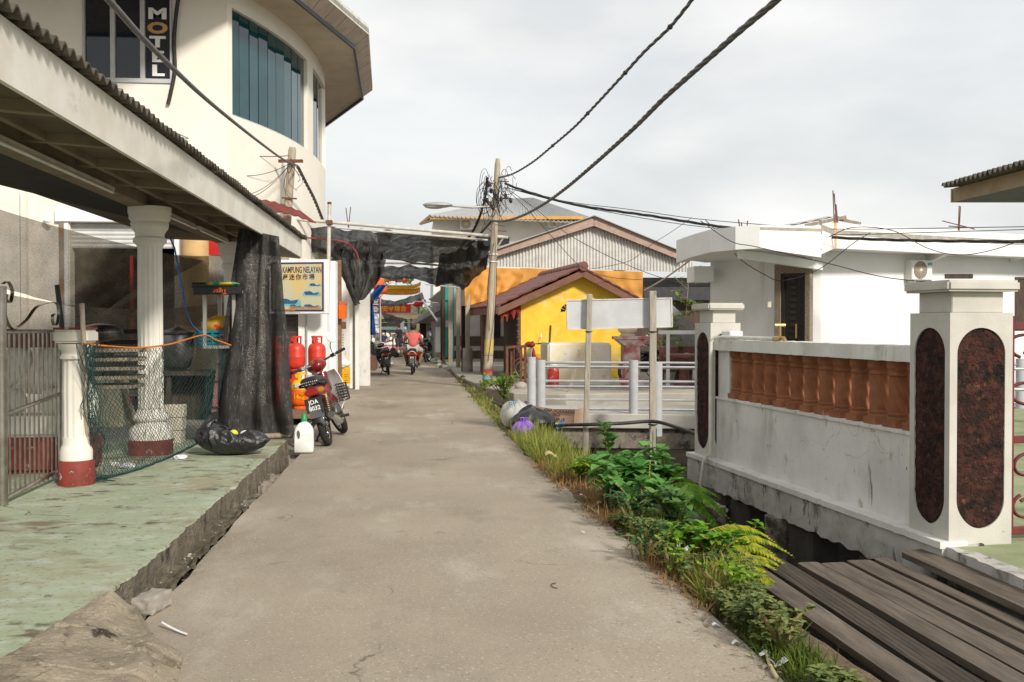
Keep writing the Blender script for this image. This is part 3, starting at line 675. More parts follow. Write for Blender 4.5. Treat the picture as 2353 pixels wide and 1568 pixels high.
tag(MB().ell((q.x+.18, q.y+.2, .165+.235), (.07, .03, .03), 12, 8, disp=lambda p: 1+.3*nz(p.x*3, p.y*3, p.z)).build('crumpled_wrapper', mat('paper_white', (.75, .75, .74), (.65, .66, .7), 8, bump=.4), smooth=40), 'white wrapper in the mouth of the garbage bag', 'wrapper')
for i, (x, y, s, lb) in enumerate([(414, 1054, .05, 'crumpled white tissue in front of the fluted column on the terrace'), (293, 1074, .055, 'larger crumpled white tissue at the lower hem of the fishing net'), (265, 1069, .035, 'tiny torn tissue under the fishing net')]):
    q2 = PZ(x, y, .17); tag(MB().ell(q2+V((0, 0, s*.3)), (s*1.4, s, s*.5), 14, 8, disp=lambda p: 1+.5*nz(p.x*4, p.y*4, p.z*4+i)).build('crumpled_tissue', mat('paper_white', (.75,)*3)), lb, 'tissue', 'litter on the terrace')
# ================================================================ detergent bottle
q = PZ(697, 1043, .004)
t = thing('plastic_bottle', 'large white plastic bottle with green cap standing at the gutter', 'bottle', q, R(-8))
t.rotation_euler = (0, 0, 0)
def bot_out(n=40):
    pts = []
    W, H = .115, .325
    for x, z in spline([V((-W, 0, .02)), V((-W, 0, .2)), V((-W*.95, 0, .265)), V((-W*.65, 0, .33)), V((-.045, 0, .36)), V((-.03, 0, .375))], 6) and [(v.x, v.z) for v in spline([V((-W+.01, 0, .0)), V((-W, 0, .03)), V((-W, 0, .2)), V((-W*.94, 0, .27)), V((-W*.62, 0, .335)), V((-.04, 0, .36))], 6)]: pts.append((x, z))
    return pts
lp = bot_out(); out = lp+[(-x, z) for x, z in lp[::-1]]
bm_ = MB(); dep = .07
rings = []
for s in (-1, -.8, .8, 1):
    k = .9 if abs(s) == 1 else 1
    rings.append([V((q.x+x*k*.995, q.y+.08+s*dep, q.z+.012+(z-.18)*k+.18*1)) for x, z in out])
# handle hole: rebuilt as a bridge of faces round an oval
hc = [(-.062+.022*math.cos(a), .215+.055*math.sin(a)) for a in [2*math.pi*i/len(out) for i in range(len(out))]]
def near_sort(): 
    ang = [math.atan2(z-.215, x+.062) for x, z in out]
    return [(-.062+.022*math.cos(a), .215+.055*math.sin(a)) for a in ang]
hc = near_sort()
n = len(out); vs = []; 
for r_ in rings: vs += r_
h0 = len(vs); vs += [V((q.x+x, q.y+.08-dep, q.z+.012+z)) for x, z in hc]+[V((q.x+x, q.y+.08+dep, q.z+.012+z)) for x, z in hc]
fs = []
for i in range(n):
    j = (i+1) % n
    for r_ in range(3): fs.append((r_*n+i, r_*n+j, (r_+1)*n+j, (r_+1)*n+i))
    fs.append((i, j, h0+j, h0+i)); fs.append((3*n+i, 3*n+j, h0+n+j, h0+n+i)); fs.append((h0+i, h0+j, h0+n+j, h0+n+i))
bm_.add(vs, fs).build('body', mat('white_plastic', (.78, .78, .76), (.72, .72, .69), 4, rough=.45, bump=.05, stains=[((.4, .38, .34), 9, .66, .78)]), t, smooth=50)
MB().cyl((q.x, q.y+.08, q.z+.36), (q.x, q.y+.08, q.z+.385), .034, n=20).build('neck', MATS['white_plastic'], t, smooth=50)
MB().lathe([(.036, 0), (.037, .035), (.028, .05), (.024, .085), (.022, .09)], (q.x, q.y+.08, q.z+.385), 24, mod=lambda a, z: 1+.02*math.cos(12*a)).build('cap', mat('green_plastic', (.01, .3, .1), (.01, .26, .09), 5, rough=.4, bump=.03), t, smooth=40)
# ================================================================ concrete ramp lump and stone
def ramp(u, v):
    Y = 2.6+2.72*v
    xo = -1.0-.10*smoothstep(3.9, 5.2, Y)-.3*smoothstep(4.7, 5.3, Y)+.035*nz(Y, 0, 0, 2.2)-.12*smoothstep(3.6, 2.6, Y)
    xi = -1.74+.10*smoothstep(4.2, 5.3, Y)+.03*nz(Y, 8, 0, 3)
    X = xi+(xo-xi)*u; lump = .5+.5*nz(X, Y, 6, 1.6)
    z = .176-.012*u-.075*smoothstep(.22, .7, u)-.085*smoothstep(.72, .985, u)+.035*nz(X, Y, 0, 2.4)*smoothstep(.0, .3, u)+.009*nz(X, Y, 2, 6)+.006*nz(X, Y, 7, 15)-.03*max(0, nz(X, Y, 9, 4)-.28)+.004*nz(X, Y, 1, 40)
    ck = abs(nz(X, Y, 11, 1.9)); z -= .022*max(0, 1-ck/.035)
    z -= .1*smoothstep(.985, 1, u)+.05*smoothstep(.03, 0, u)+.14*smoothstep(.975, 1, v)
    return V((X, Y, z))
tag(MB().grid(110, 300, ramp).build('concrete_ramp', mat('rough_mortar', (.33, .275, .2), (.235, .195, .14), 3.5, bump=1, bscale=60, bdist=.012, stains=[((.11, .088, .06), 1.9, .5, .64), ((.4, .34, .25), 6, .56, .7), ((.045, .037, .028), 3.3, .58, .66), ((.42, .37, .29), 30, .57, .68), ((.09, .075, .055), 12, .6, .7), ((.06, .05, .04), 50, .62, .7)], crack=(1.3, .012, (.05, .04, .03))), smooth=70), 'rough tan mortar ramp from the road up to the green terrace', 'ramp')
q = PZ(345, 1418, 0)
g = MB().ell((q.x-.02, q.y+.12, .05), (.065, .12, .05), 32, 20, rot=Matrix.Rotation(R(-14), 3, 'Z'), disp=lambda p: .93/max(abs(p.x)*.98, abs(p.y)*1.02, abs(p.z))**.95+.1*nz(p.x*1.7, p.y*1.7, p.z*1.7)+.05*nz(p.x*6, p.y*6, p.z*6))
tag(g.build('stone', m_conc, smooth=60), 'pale angular stone lying at the end of the mortar ramp', 'stone')
a, b = PZ(372, 1441, .01), PZ(430, 1460, .006)
tag(MB().sheet(10, 2, lambda u, v: a.lerp(b, u)+V((0, .022*(v-.5), .006+.02*(1-u)*(1-u))), .002).build('plastic_strip', mat('paper_white', (.75,)*3)), 'white plastic strip on the road against the mortar ramp', 'strip')
# ================================================================ motel
YM = PD(525, 400, 18).y
mt = thing('motel_building', 'tall cream motel with a curved corner window and deep eaves', 'motel', (-4, 20, 0))
def mx(x, y=750): return PY(x, y, YM).x
def mz(y, x=300): return PY(x, y, YM).z
XL, XR = mx(-420), mx(525)
TOPZ = 7.75
def wrect(x0, x1, z0, z1, m=m_motel, dy=0, nm='wall', d=.25, bev=0):
    return MB().bx((x0, YM+dy, z0), (x1, YM+dy+d, z1)).build(nm, m, mt, bevel=bev)
wx0, wx1 = mx(190, 100), mx(396, 100); wz0 = mz(187); wz1 = mz(-32)
sx0, sx1 = mx(160, 540), mx(404, 540); sz1 = mz(512)
g = MB(); g.bx((XL, YM, sz1), (wx0, YM+.25, TOPZ)); g.bx((wx1, YM, sz1), (XR, YM+.25, TOPZ)); g.bx((wx0, YM, sz1), (wx1, YM+.25, wz0)); g.bx((wx0, YM, wz1), (wx1, YM+.25, TOPZ))
g.bx((XL, YM, -.1), (sx0, YM+.25, sz1)); g.bx((sx1, YM, -.1), (XR, YM+.25, sz1))
g.build('wall', m_motel, mt)
m_alw = mat('window_frame_grey', (.52, .52, .53), (.46, .46, .47), 5, rough=.4, bump=.03)
W3 = (wx1-wx0)/3
wf = MB()
for i in range(4):
    x = wx0+W3*i; wf.bx((max(wx0, x-.04), YM-.03, wz0), (min(wx1, x+.04), YM+.06, wz1))
wf.bx((wx0, YM-.032, wz0-.03), (wx1, YM+.058, wz0+.05)); wf.bx((wx0, YM-.032, wz1-.05), (wx1, YM+.058, wz1+.03))
fr = wf.build('window', m_alw, mt, bevel=.006)
for i in range(3):
    MB().bx((wx0+W3*i+.05, YM+.03, wz0+.04), (wx0+W3*(i+1)-.05, YM+.05, wz1-.04)).build('pane', m_glass, fr)
sg = MB().bx((wx0+2*W3+.06, YM+.012, wz0+.06), (wx1-.06, YM+.026, wz1-.06)).build('motel_sign', mat('sign_black', (.012, .013, .02), rough=.4, bump=0), fr)
m_let = mat('sign_white', (.8, .79, .74), (.75, .74, .7), 5, rough=.5, bump=0)
m_leto = mat('sign_amber', (.62, .36, .14), (.5, .27, .1), 4, rough=.5, bump=0)
lc = (wx0+2*W3+wx1)/2
for i, ch in enumerate('MOTEL'):
    M = frame(V((1, 0, 0)), V((0, 0, 1)), V((0, -1, 0)), (lc, YM+.006, mz((41, 74, 106, 140, 172)[i])))
    MB().text(ch, M, .262, .004, sx=1.65, bold=.012).build('letter', m_leto if ch == 'O' else m_let, fr)
# black conduit beside the window
tag(MB().tube(spline([PY(412, -20, YM-.05), PY(404, 40, YM-.05), PY(400, 100, YM-.05), PY(402, 160, YM-.05), PY(392, 215, YM-.05), PY(386, 240, YM-.05)], 6), .035, 6).build('wall_conduit', m_cable, smooth=60), 'black conduit running down the cream wall beside the MOTEL window', 'conduit')
# curved corner
C0, C1, C2, C3 = V((XR, YM, 0)), V((-2.78, 19.95, 0)), V((-2.2, 21.5, 0)), V((-2.25, 25, 0))
def cv(t):
    if t > 1: return V((-2.25-(t-1)*7+.25*math.exp(-(t-1)*9)-.25, 25+.45*(1-math.exp(-(t-1)*7)), 0))
    return C0*(1-t)**3+C1*3*t*(1-t)**2+C2*3*t*t*(1-t)+C3*t**3
def cn(t):
    d = (cv(t+.01)-cv(t-.01)).normalized(); return V((d.y, -d.x, 0))
def cwall(t0, t1, z0, z1, off=0, th=.2, nm='wall', m=m_motel, n=18, nvz=1):
    return MB().sheet(n, nvz, lambda u, v: cv(t0+(t1-t0)*u)+cn(t0+(t1-t0)*u)*off+V((0, 0, z0+(z1-z0)*v)), th).build(nm, m, mt, smooth=40)
def t_at(x):        # curve parameter seen at pixel column x
    best = min(range(0, 1000), key=lambda k: abs((lambda p: (p-CP).dot(RT)/(p-CP).dot(FW)*F+1176.5)(cv(k/1000))-x))
    return best/1000
RZ0, RZ1 = 5.38, 7.33
tA, tB, tC = t_at(536), t_at(708), t_at(721)
tD = .97
cwall(0, 1.75, -.1, RZ0, n=40); cwall(0, 1.75, RZ1, TOPZ, n=40)
cwall(0, tA, RZ0, RZ1, n=4); cwall(tB, tC, RZ0, RZ1, n=4); cwall(tD, 1.75, RZ0, RZ1, n=10)
for (a, b, npn) in ((tA, tB, 9), (tC, tD, 4)):
    wn = cwall(a, b, RZ0-.02, RZ0+.03, -.02, .12, 'window', m_alw, 16)
    # sill first, then the tall panes as flat facets with thin joints
    for k in range(npn):
        u0, u1 = a+(b-a)*k/npn, a+(b-a)*(k+1)/npn
        p, q = cv(u0)-cn(u0)*.08, cv(u1)-cn(u1)*.08; dirv = (q-p).normalized(); nn = V((dirv.y, -dirv.x, 0))
        # each pane is set at its own very slight angle, as glued panes are
        tw = .02*(((k*37) % 5)-2)/2
        e = .012; p2, q2 = p+dirv*e+nn*tw*.3, q-dirv*e-nn*tw*.3
        MB().prism([p2+V((0, 0, RZ0)), q2+V((0, 0, RZ0)), q2+V((0, 0, RZ1)), p2+V((0, 0, RZ1))], -nn*.012).build('pane', m_teal, wn)
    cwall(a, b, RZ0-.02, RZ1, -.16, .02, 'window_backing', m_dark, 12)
# eaves: soffit and outward leaning fascia
m_soff = mat('soffit_board', (.62, .54, .42), (.55, .47, .36), 2, bump=.1, stains=[((.4, .33, .24), 2, .6, .8)])
m_fas2 = mat('fascia_panel', (.5, .42, .35), (.42, .35, .29), 3, bump=.15, stains=[((.25, .2, .15), 4, .6, .8, (1, 1, .3))])
m_gut = mat('gutter_metal', (.68, .66, .6), (.55, .53, .47), 4, rough=.5, bump=.1)
EV = [(-9.5, 15.2), (-4.2, 15.2), (-2.37, 18.5), (-1.36, 22.1), (-1.44, 27.0), (-2.85, 31.0), (-9.5, 31.0)]
rf = MB().prism([(x, y, 7.68) for x, y in EV], (0, 0, .06)).build('soffit', m_soff, mt)
out = []
for i, (x, y) in enumerate(EV):
    c = V((-6, 23, 0)); d = (V((x, y, 0))-c).normalized(); out.append((x+d.x*.3, y+d.y*.3))
g, g2, eave_shade = MB(), MB(), MB()
for i in range(0, len(EV)-1):
    a, b = V((*EV[i], 7.70)), V((*EV[i+1], 7.70)); a2, b2 = V((*out[i], 7.92)), V((*out[i+1], 7.92)); eave_shade.prism([a-V((0, 0, .09)), b-V((0, 0, .09)), b-V((0, 0, .002)), a-V((0, 0, .002))], ((a-b).cross(V((0, 0, 1)))).normalized()*.05)
    n = max(1, int((b-a).length/.62))
    for k in range(n):
        u0, u1 = k/n+.004, (k+1)/n-.004
        p, q, r_, s_ = a.lerp(b, u0), a.lerp(b, u1), a2.lerp(b2, u1), a2.lerp(b2, u0)
        nn = (q-p).cross(s_-p).normalized(); g.prism([p, q, r_, s_], -nn*.03)
    g2.prism([a2, b2, b2+V((0, 0, .2)), a2+V((0, 0, .2))], ((a2-b2).cross(V((0, 0, 1)))).normalized()*.03)
eave_shade.build('gutter', m_black, mt); g.build('fascia', m_fas2, mt); g2.build('roof_edge', m_gut, mt)  # black strip below the fascia stands in for shade in the eave gap
MB().prism([(x, y, 7.95) for x, y in out], (0, 0, .1)).build('roof', m_conc, mt)
# ground floor
ts = MB().bx((sx0, YM+.1, sz1-.5), (sx1, YM+.16, sz1)); 
m_shut = mat('shutter_slats', (.6, .6, .58), (.54, .54, .52), 5, rough=.5, bump=.05, stains=[((.35, .33, .3), 5, .62, .8)])
def slat(u, v):
    z = mz(570)+(sz1-mz(570))*v; return V((sx0+(sx1-sx0)*u, YM+.12-.02*abs(math.sin(v*math.pi*6)), z))
MB().sheet(2, 72, slat, .02).build('roller_shutter', m_shut, mt)
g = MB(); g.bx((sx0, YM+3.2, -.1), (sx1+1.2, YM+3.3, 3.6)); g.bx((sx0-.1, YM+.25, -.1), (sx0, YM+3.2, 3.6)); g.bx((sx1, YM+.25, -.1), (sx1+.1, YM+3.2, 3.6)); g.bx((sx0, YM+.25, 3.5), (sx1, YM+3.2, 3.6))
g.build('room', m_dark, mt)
MB().bx((mx(288), YM+.3, 0), (mx(295), YM+.36, mz(585))).build('red_post', mat('red_paint', (.5, .02, .02), rough=.5), mt)
MB().bx((mx(297), YM+1, -.1), (mx(392), YM+1.05, mz(600))).build('mesh_screen', mat('mauve_mesh', (.12, .105, .105), (.1, .085, .085), 4), mt)
MB().bx((mx(140), YM-.06, -.1), (mx(150), YM-.002, sz1+.03)).build('rusty_post', mat('rusty_steel', (.3, .15, .05), (.2, .2, .19), 3, .45, .55, bump=.3), mt)
MB().bx((mx(150), YM-.04, -.1), (mx(160), YM-.002, sz1)).build('door_jamb', m_house, mt)
MB().bx((mx(403), YM-.05, -.1), (mx(428), YM-.002, mz(490))).build('door_jamb', m_house, mt)
MB().bx((mx(130), YM-.08, sz1), (mx(525), YM-.003, mz(482))).build('lintel', m_house, mt, bevel=.01)
MB().lathe([(.235, -.1), (.235, mz(470))], (mx(452), YM-.1, 0), 32).build('pilaster', mat('orange_plaster', (.66, .43, .2), (.56, .36, .16), 3, bump=.1), mt, smooth=50)
MB().bx((mx(478), YM-.02, mz(585)), (mx(536), YM-.004, mz(548))).build('red_board', mat('red_paint', (.5,)*3), mt)
p = PY(104, 760, YM); MB().bx((mx(55), YM-.12, 0), (mx(67), YM-.004, mz(440))).build('wall_rib', m_motel, mt)
# louvred shutter and door casing on the curved side
def fpanel(x0, x1, y0, y1, d, nm, m, th=.05, par=mt, bev=.004):
    a, b = PD(x0, y1, d), PD(x1, y1, d); h = ZD(y0, d)-ZD(y1, d)
    return MB().prism([a, b, b+V((0, 0, h)), a+V((0, 0, h))], FW*th).build(nm, m, par, bevel=bev)
a, b = PD(600, 960, 19.3), PD(686, 960, 19.3)
def louv(u, v):
    p = a.lerp(b, u); return V((p.x, p.y, .05+2.6*v))-FW*.03*((v*26) % 1)
MB().sheet(1, 104, louv, .02).build('louvre_shutter', mat('dark_louvre', (.09, .075, .07), (.07, .06, .055), 6, rough=.6), mt)
fpanel(686, 703, 722, 965, 19.2, 'door_jamb', m_house); fpanel(703, 706, 722, 965, 19.15, 'conduit', m_galv)
fpanel(706, 752, 640, 965, 19.25, 'wall', m_house, .3)
# cctv camera
q = PY(102, 506, YM-.1)
t = thing('security_camera', 'small white security camera on the motel ground floor wall', 'camera', q)
MB().tube([q, q+V((.12, -.06, -.035))], .035, 12).build('camera_body', m_house, t, smooth=50)
MB().cyl(q+V((-.02, .1, .05)), q+V((0, 0, 0)), .025, n=8).build('bracket', m_house, t, smooth=50)
# awning of red sheet below the ribbon window
m_awn = mat('red_sheet', (.2, .045, .035), (.15, .035, .03), 4, rough=.6, bump=.1)
q0, q1 = PD(566, 458, 18.7), PD(690, 488, 19.6)
def awn(u, v):
    p = q0.lerp(q1, u); z = p.z-.1*math.sin(math.pi*u)*-.6
    return V((p.x, p.y, z))+FW*0-RT*0+V((.35*v, -.5*v, -.28*v+.012*math.sin(u*40)))
tag(MB().sheet(30, 6, awn, .02).build('awning', m_awn, smooth=60), 'dark red sheet awning low on the motel corner behind the leaning pole', 'awning')
# shade net strung in front of the ground floor
def gnet(tl, tr, bl, br, d0, d1, sg=0):
    def f(u, v):
        a = PD(tl[0]+(tr[0]-tl[0])*u, tl[1]+(tr[1]-tl[1])*u+sg*4*u*(1-u), d0+(d1-d0)*u)
        b = PD(bl[0]+(br[0]-bl[0])*u, bl[1]+(br[1]-bl[1])*u+sg*2*u*(1-u), d0+(d1-d0)*u)
        p = a.lerp(b, v); return p+FW*(.06*nz(u*9, v*4, 1)+.03*math.sin(u*30+v*3))
    return f
tag(MB().grid(60, 20, gnet((-60, 462), (470, 600), (-60, 640), (240, 722), 15, 16.6, 10)).build('shade_net', m_netg, smooth=70), 'upper grey shade net sagging across the motel ground floor', 'shade net', 'grey shade nets')
tag(MB().grid(60, 20, gnet((-60, 655), (545, 690), (-60, 900), (560, 870), 15.3, 16.9, 36)).build('shade_net', m_netg, smooth=70), 'lower grey shade net hanging to the floor behind the canopy', 'shade net', 'grey shade nets')
tag(MB().grid(24, 20, gnet((403, 585), (560, 575), (235, 722), (560, 760), 16.4, 17, 8)).build('shade_net', m_netg, smooth=70), 'grey shade net stretched before the orange pilaster', 'shade net', 'grey shade nets')
# ================================================================ leaning utility pole
pb, pt = PD(650, 640, 19.7), PD(672, 339, 19.7)
dn = (pb-pt).normalized(); base = pb+dn*((pb.z+.05)/-dn.z)
t = thing('utility_pole', 'short leaning timber utility pole in front of the motel corner', 'utility pole', base)
MB().tube([base, base.lerp(pt, .5), pt-dn*-.06, pt], [.105, .09, .076, .06], 14).build('shaft', m_woodp, t, smooth=50)
c = PD(670, 372, 19.62)
MB().beam(c-RT*.24+FW*-.08, c+RT*.24-FW*.08, .05, .06).build('bracket', m_rust, t, bevel=.004)
MB().beam(PD(648, 455, 19.6), PD(682, 457, 19.6), .02, .03).build('step_bolt', m_rust, t)
g = MB()
for k in range(6):
    a = PD(668+rnd.uniform(-6, 12), 368+rnd.uniform(-6, 10), 19.55); b = PD(668+rnd.uniform(-18, 26), 400+rnd.uniform(-20, 70), 19.5+rnd.uniform(-.2, .2))
    m = a.lerp(b, .5)+V((rnd.uniform(-.2, .2), 0, -rnd.uniform(0, .25))); g.tube(spline([a, m, b], 5), .006, 4)
for x, y in ((522, 400), (560, 450), (565, 458)):
    g.tube(sag(PD(668, 375, 19.6), PD(x, y, 18.2), .12), .006, 4)
g.build('wire_tangle', m_cable, t)
# big cable overhead to this pole, and on down the street
pth = pxpath([(222, -30), (262, 14), (330, 90), (400, 160), (470, 225), (540, 283), (600, 330), (650, 366), (684, 381)], 4.2, 19.5)
tag(MB().tube(pth, .016, 8).build('power_cable', m_cableg, smooth=60), 'thick grey power cable slanting over the canopy to the leaning pole', 'cable')
g = MB(); twist(g, pxpath([(684, 383), (700, 415), (722, 458), (741, 505)], 19.5, 22), .02, .018, 3, .5)
tag(g.build('power_cable', m_cableg, smooth=60), 'twisted dark cable dropping from the leaning pole behind the scaffold pipe', 'cable')
tag(MB().tube(sag(PD(365, 285, 17.5), PD(664, 358, 19.6), .2), .008, 5).build('thin_wire', m_cable), 'thin wire across the motel wall to the leaning pole', 'wire')
# ================================================================ shop sign of the fishing village
d = 19.0
A, B = PD(618, 722, d), PD(750, 722, d-.25)
ux = (B-A); Wd = ux.length; ux.normalize(); uz = V((0, 0, 1)); un = -(uz.cross(ux)).normalized() if False else ux.cross(uz)
if un.dot(FW) > 0: un = -un
Ht = ZD(598, d)-ZD(722, d)
t = thing('shop_signboard', 'white framed yellow signboard with boats and the words KAMPUNG NELAYAN', 'signboard', A)
MS = frame(ux, uz, un, A)
MB(MS).bx((0, 0, -.16), (Wd, Ht, 0)).build('cabinet', m_house, t, bevel=.012)
MB(MS).bx((.05, .05, .001), (Wd-.05, Ht-.05, .006)).build('border', mat('navy_border', (.05, .045, .12), rough=.5, bump=0), t)
m_poster = mat('faded_poster', (.62, .47, .2), (.5, .5, .36), 2.2, .4, .6, rough=.5, bump=0, stains=[((.3, .45, .42), 3, .6, .75)])
MB(MS).bx((.085, .085, .006), (Wd-.085, Ht-.085, .009)).build('poster', m_poster, t)
m_ink = mat('poster_ink', (.05, .02, .04), rough=.6, bump=0); m_sea = mat('poster_sea', (.16, .38, .42), (.25, .45, .42), 6, rough=.5, bump=0); m_boat = mat('poster_boat', (.03, .12, .25), rough=.5, bump=0)
def spx(x, y):     # pixel on the sign face to sign coordinates
    x0, x1 = 618, 750; return ((x-x0)/(x1-x0)*Wd, (722-y)/(722-598)*Ht)
def sline(body, xl, yb, hpx, sx, m, nm='lettering', al='LEFT', bold=.0):
    X, Z = spx(xl, yb); s = hpx/(124)*Ht/.7
    MB(MS @ Matrix.Translation((X, Z, .0105))).text(body, Matrix.Identity(4), s, .0012, al, sx, bold).build(nm, m, t)
sline('KAMPUNG NELAYAN', 740, 628, 14, .5, m_ink, al='RIGHT', bold=.002)
for i, ch in enumerate('産迷你市場'): sline(ch, 650+15.2*i, 643, 10.5, .95, m_ink, bold=.002)
for (x, y, wpx, hpx) in ((664, 691, 56, 26), (717, 674, 42, 15), (680, 704, 32, 12), (717, 704, 42, 12), (725, 656, 30, 7)):
    X, Z = spx(x, y); w_, h_ = wpx/132*Wd, hpx/124*Ht
    o = MB(MS).bx((X-w_/2, Z-h_/2, .0092), (X+w_/2, Z, .0102)).build('sea_picture', m_sea, t)
    MB(MS).add([(X-w_*.42, Z+.01, .0104), (X-w_*.34, Z-h_*.3, .0104), (X+w_*.3, Z-h_*.3, .0104), (X+w_*.42, Z+.02, .0104), (X+w_*.1, Z-.005, .0104), (X, Z+.02, .0104), (X-w_*.1, Z+.035, .0104), (X-w_*.36, Z+.03, .0104)], [tuple(range(8))]).build('boat_picture', m_boat, t)
m_orl = mat('poster_orange', (.5, .2, .05), rough=.5, bump=0)
sline('82300, Kukup Pontian, Johor.', 739, 710, 6.2, .72, m_orl, al='RIGHT', bold=.003)
sline('07-6961898', 650, 716.5, 5.6, .8, m_orl, bold=.003)
X, Z = spx(640, 722); X2, Z2 = spx(691, 717); MB(MS).bx((X, Z, .01), (X2, Z2, .012)).build('sticker', mat('grey_sticker', (.5, .5, .52), bump=0), t)
sline('86969211', 690, 721.5, 4.4, .95, mat('pale_ink', (.25, .22, .27), bump=0), al='RIGHT')
t['label'] = 'yellow signboard with boat pictures reading AMPUNG NELAYAN beside the black net'
# ================================================================ scaffold pipes
m_pipe = mat('pale_pipe', (.62, .58, .52), (.5, .46, .4), 6, rough=.5, metal=.2, bump=.06, stains=[((.35, .16, .08), 5, .62, .75)])
a, b = PD(600, 497, 20.3), PD(1166, 546, 25.4)
tag(MB().tube([a, a.lerp(b, .5), b], .04, 10).build('scaffold_pipe', m_pipe, smooth=50), 'long pale pipe spanning the road in front of the black nets', 'pipe')
a2, b2 = PD(770, 523, 22.4), PD(1120, 552, 25.6)
tag(MB().tube([a2, b2], .025, 8).build('scaffold_pipe', m_pipe, smooth=50), 'thinner pipe slung just below the long pipe over the road', 'pipe')
a3, b3 = PD(757, 470, 21.3), PD(751, 960, 21.3)
b3.z = 0
t = thing('scaffold_post', 'rusty white upright pipe carrying the long pipe beside the signboard', 'pipe', b3)
MB().tube([b3, a3], .04, 10).build('pipe', m_pipe, t, smooth=50)
MB().box(PD(757, 512, 21.25), (.13, .13, .1)).build('clamp', m_rust, t, bevel=.01); MB().lathe([(.045, 0), (.045, .05)], a3, 10).build('end_cap', m_rust, t)
a, b = PD(1130, 590, 25.3), PD(1152, 525, 25.3)
tag(MB().tube([PD(1121, 605, 25.3), PD(1160, 540, 25.3)], .028, 8).build('brace_pipe', m_galv, smooth=50), 'short slanting grey pipe strapped to the tall utility pole', 'pipe')
# ================================================================ black nets over the road
def net(name, label, f, nu, nv, m=m_net):
    return tag(MB().grid(nu, nv, f).build(name, m, smooth=75), label, 'shade net', 'black nets over the road')
def lerp2(P, u):
    k = min(int(u*(len(P)-1)), len(P)-2); q = u*(len(P)-1)-k; return tuple(a+(b-a)*q for a, b in zip(P[k], P[k+1]))
def pxnet(top, bot, wr=.1, fold=14, sd=0):
    def f(u, v):
        a, b = PD(*lerp2(top, u)), PD(*lerp2(bot, u)); p = a.lerp(b, v)
        return p+FW*(wr*math.sin(u*fold+2*nz(u*4, v, sd))*v+wr*1.4*nz(u*7, v*4, sd+1))+V((0, 0, wr*.8*nz(u*9, v*3, sd+5)))
    return f
# flat roof-like net behind the long pipe on the motel side
net('black_net', 'black net bunched along the pipe on the motel side of the road', pxnet([(600, 512, 20.9), (660, 513, 21.5), (760, 524, 22.5), (840, 530, 23.4), (905, 532, 24)], [(640, 585, 20.8), (690, 575, 21.8), (770, 590, 22.8), (850, 600, 23.4), (880, 598, 24)], .1, 30, 1), 60, 24)
# the gathered bundle that sags to a knot
def bundle(u, v):
    P = [(770, 560, 22.6), (800, 556, 23), (835, 552, 23.3), (865, 556, 23.7), (880, 575, 24)]
    Q = [(806, 668, 22.8), (812, 686, 23), (818, 694, 23.1), (832, 690, 23.4), (858, 664, 23.7)]
    a, b = PD(*lerp2(P, u)), PD(*lerp2(Q, u)); p = a.lerp(b, v)
    m = math.sin(math.pi*v); 
    return p+FW*(.22*math.sin(u*24+3*nz(u*3, v*2, 2))*(.4+.6*m)+.1*nz(u*8, v*5, 4))+RT*((u-.5)*.35*m+.05*nz(u*6, v*6, 9))
net('black_net', 'gathered bundle of black net sagging to a knot above the white track posts', bundle, 70, 30, m_netd)
def bundle2(u, v):
    P = [(768, 585, 22.5), (790, 640, 22.8), (812, 694, 23)]
    a = PD(*lerp2(P, u)); q = a+RT*(.13*math.sin(v*math.pi)+.02)+FW*.12*math.sin(v*6.28)+V((0, 0, -.1*v))
    return q+V((.03*nz(u*9, v*4, 2), 0, .03*nz(u*9, v*4, 7)))
net('black_net', 'thick rope like roll of black net along the edge of the bundle', bundle2, 40, 10, m_netd)
tag(MB().tube(spline([PD(642, 541, 20.7), PD(720, 548, 21.7), PD(790, 556, 22.6), PD(815, 575, 22.8), PD(825, 598, 22.9)], 6), .018, 6).build('red_rope', mat('faded_red', (.35, .06, .06), rough=.8)), 'faded red rope along the black net on the motel side', 'rope')
# middle net
net('black_net', 'broad black net hung across the middle of the road from the long pipe', pxnet([(862, 534, 24.2), (940, 538, 24.8), (1030, 546, 25.4), (1112, 556, 26)], [(880, 594, 26.5), (950, 604, 28), (1040, 606, 28.5), (1105, 600, 27.5)], .09, 18, 11), 70, 24)
tag(MB().tube([PD(830, 604, 27), PD(960, 606, 28), PD(1035, 612, 28.6)], .03, 8).build('timber_rail', m_wood, smooth=50), 'weathered timber rail under the middle black net', 'rail')
net('black_net', 'scalloped black net below the timber rail, over the far street', pxnet([(856, 615, 28), (930, 610, 28.8), (1000, 616, 29.2), (1060, 622, 29)], [(862, 636, 28.4), (905, 645, 29), (950, 640, 29.4), (1000, 656, 29.8), (1040, 650, 29.4)], .08, 16, 17), 60, 16)
net('black_net', 'ragged black net draped on the timber hall side of the road', pxnet([(1010, 585, 27.5), (1070, 570, 26.4), (1126, 562, 25.9)], [(1000, 660, 29), (1035, 645, 28.5), (1065, 668, 28), (1090, 640, 26.6), (1118, 618, 26)], .14, 22, 23), 60, 24, m_netd)
net('black_net', 'dark net strip slung low before the temple gate', pxnet([(862, 684, 40), (905, 693, 41), (950, 680, 42), (970, 672, 42)], [(866, 700, 40), (900, 706, 41), (945, 697, 42), (975, 686, 42)], .06, 9, 31), 40, 8)
net('black_net', 'small torn flap of dark net under the temple banner', pxnet([(876, 716, 42), (910, 728, 42.5), (932, 733, 43)], [(884, 738, 42), (905, 752, 42.5), (926, 740, 43)], .04, 6, 37), 16, 8)
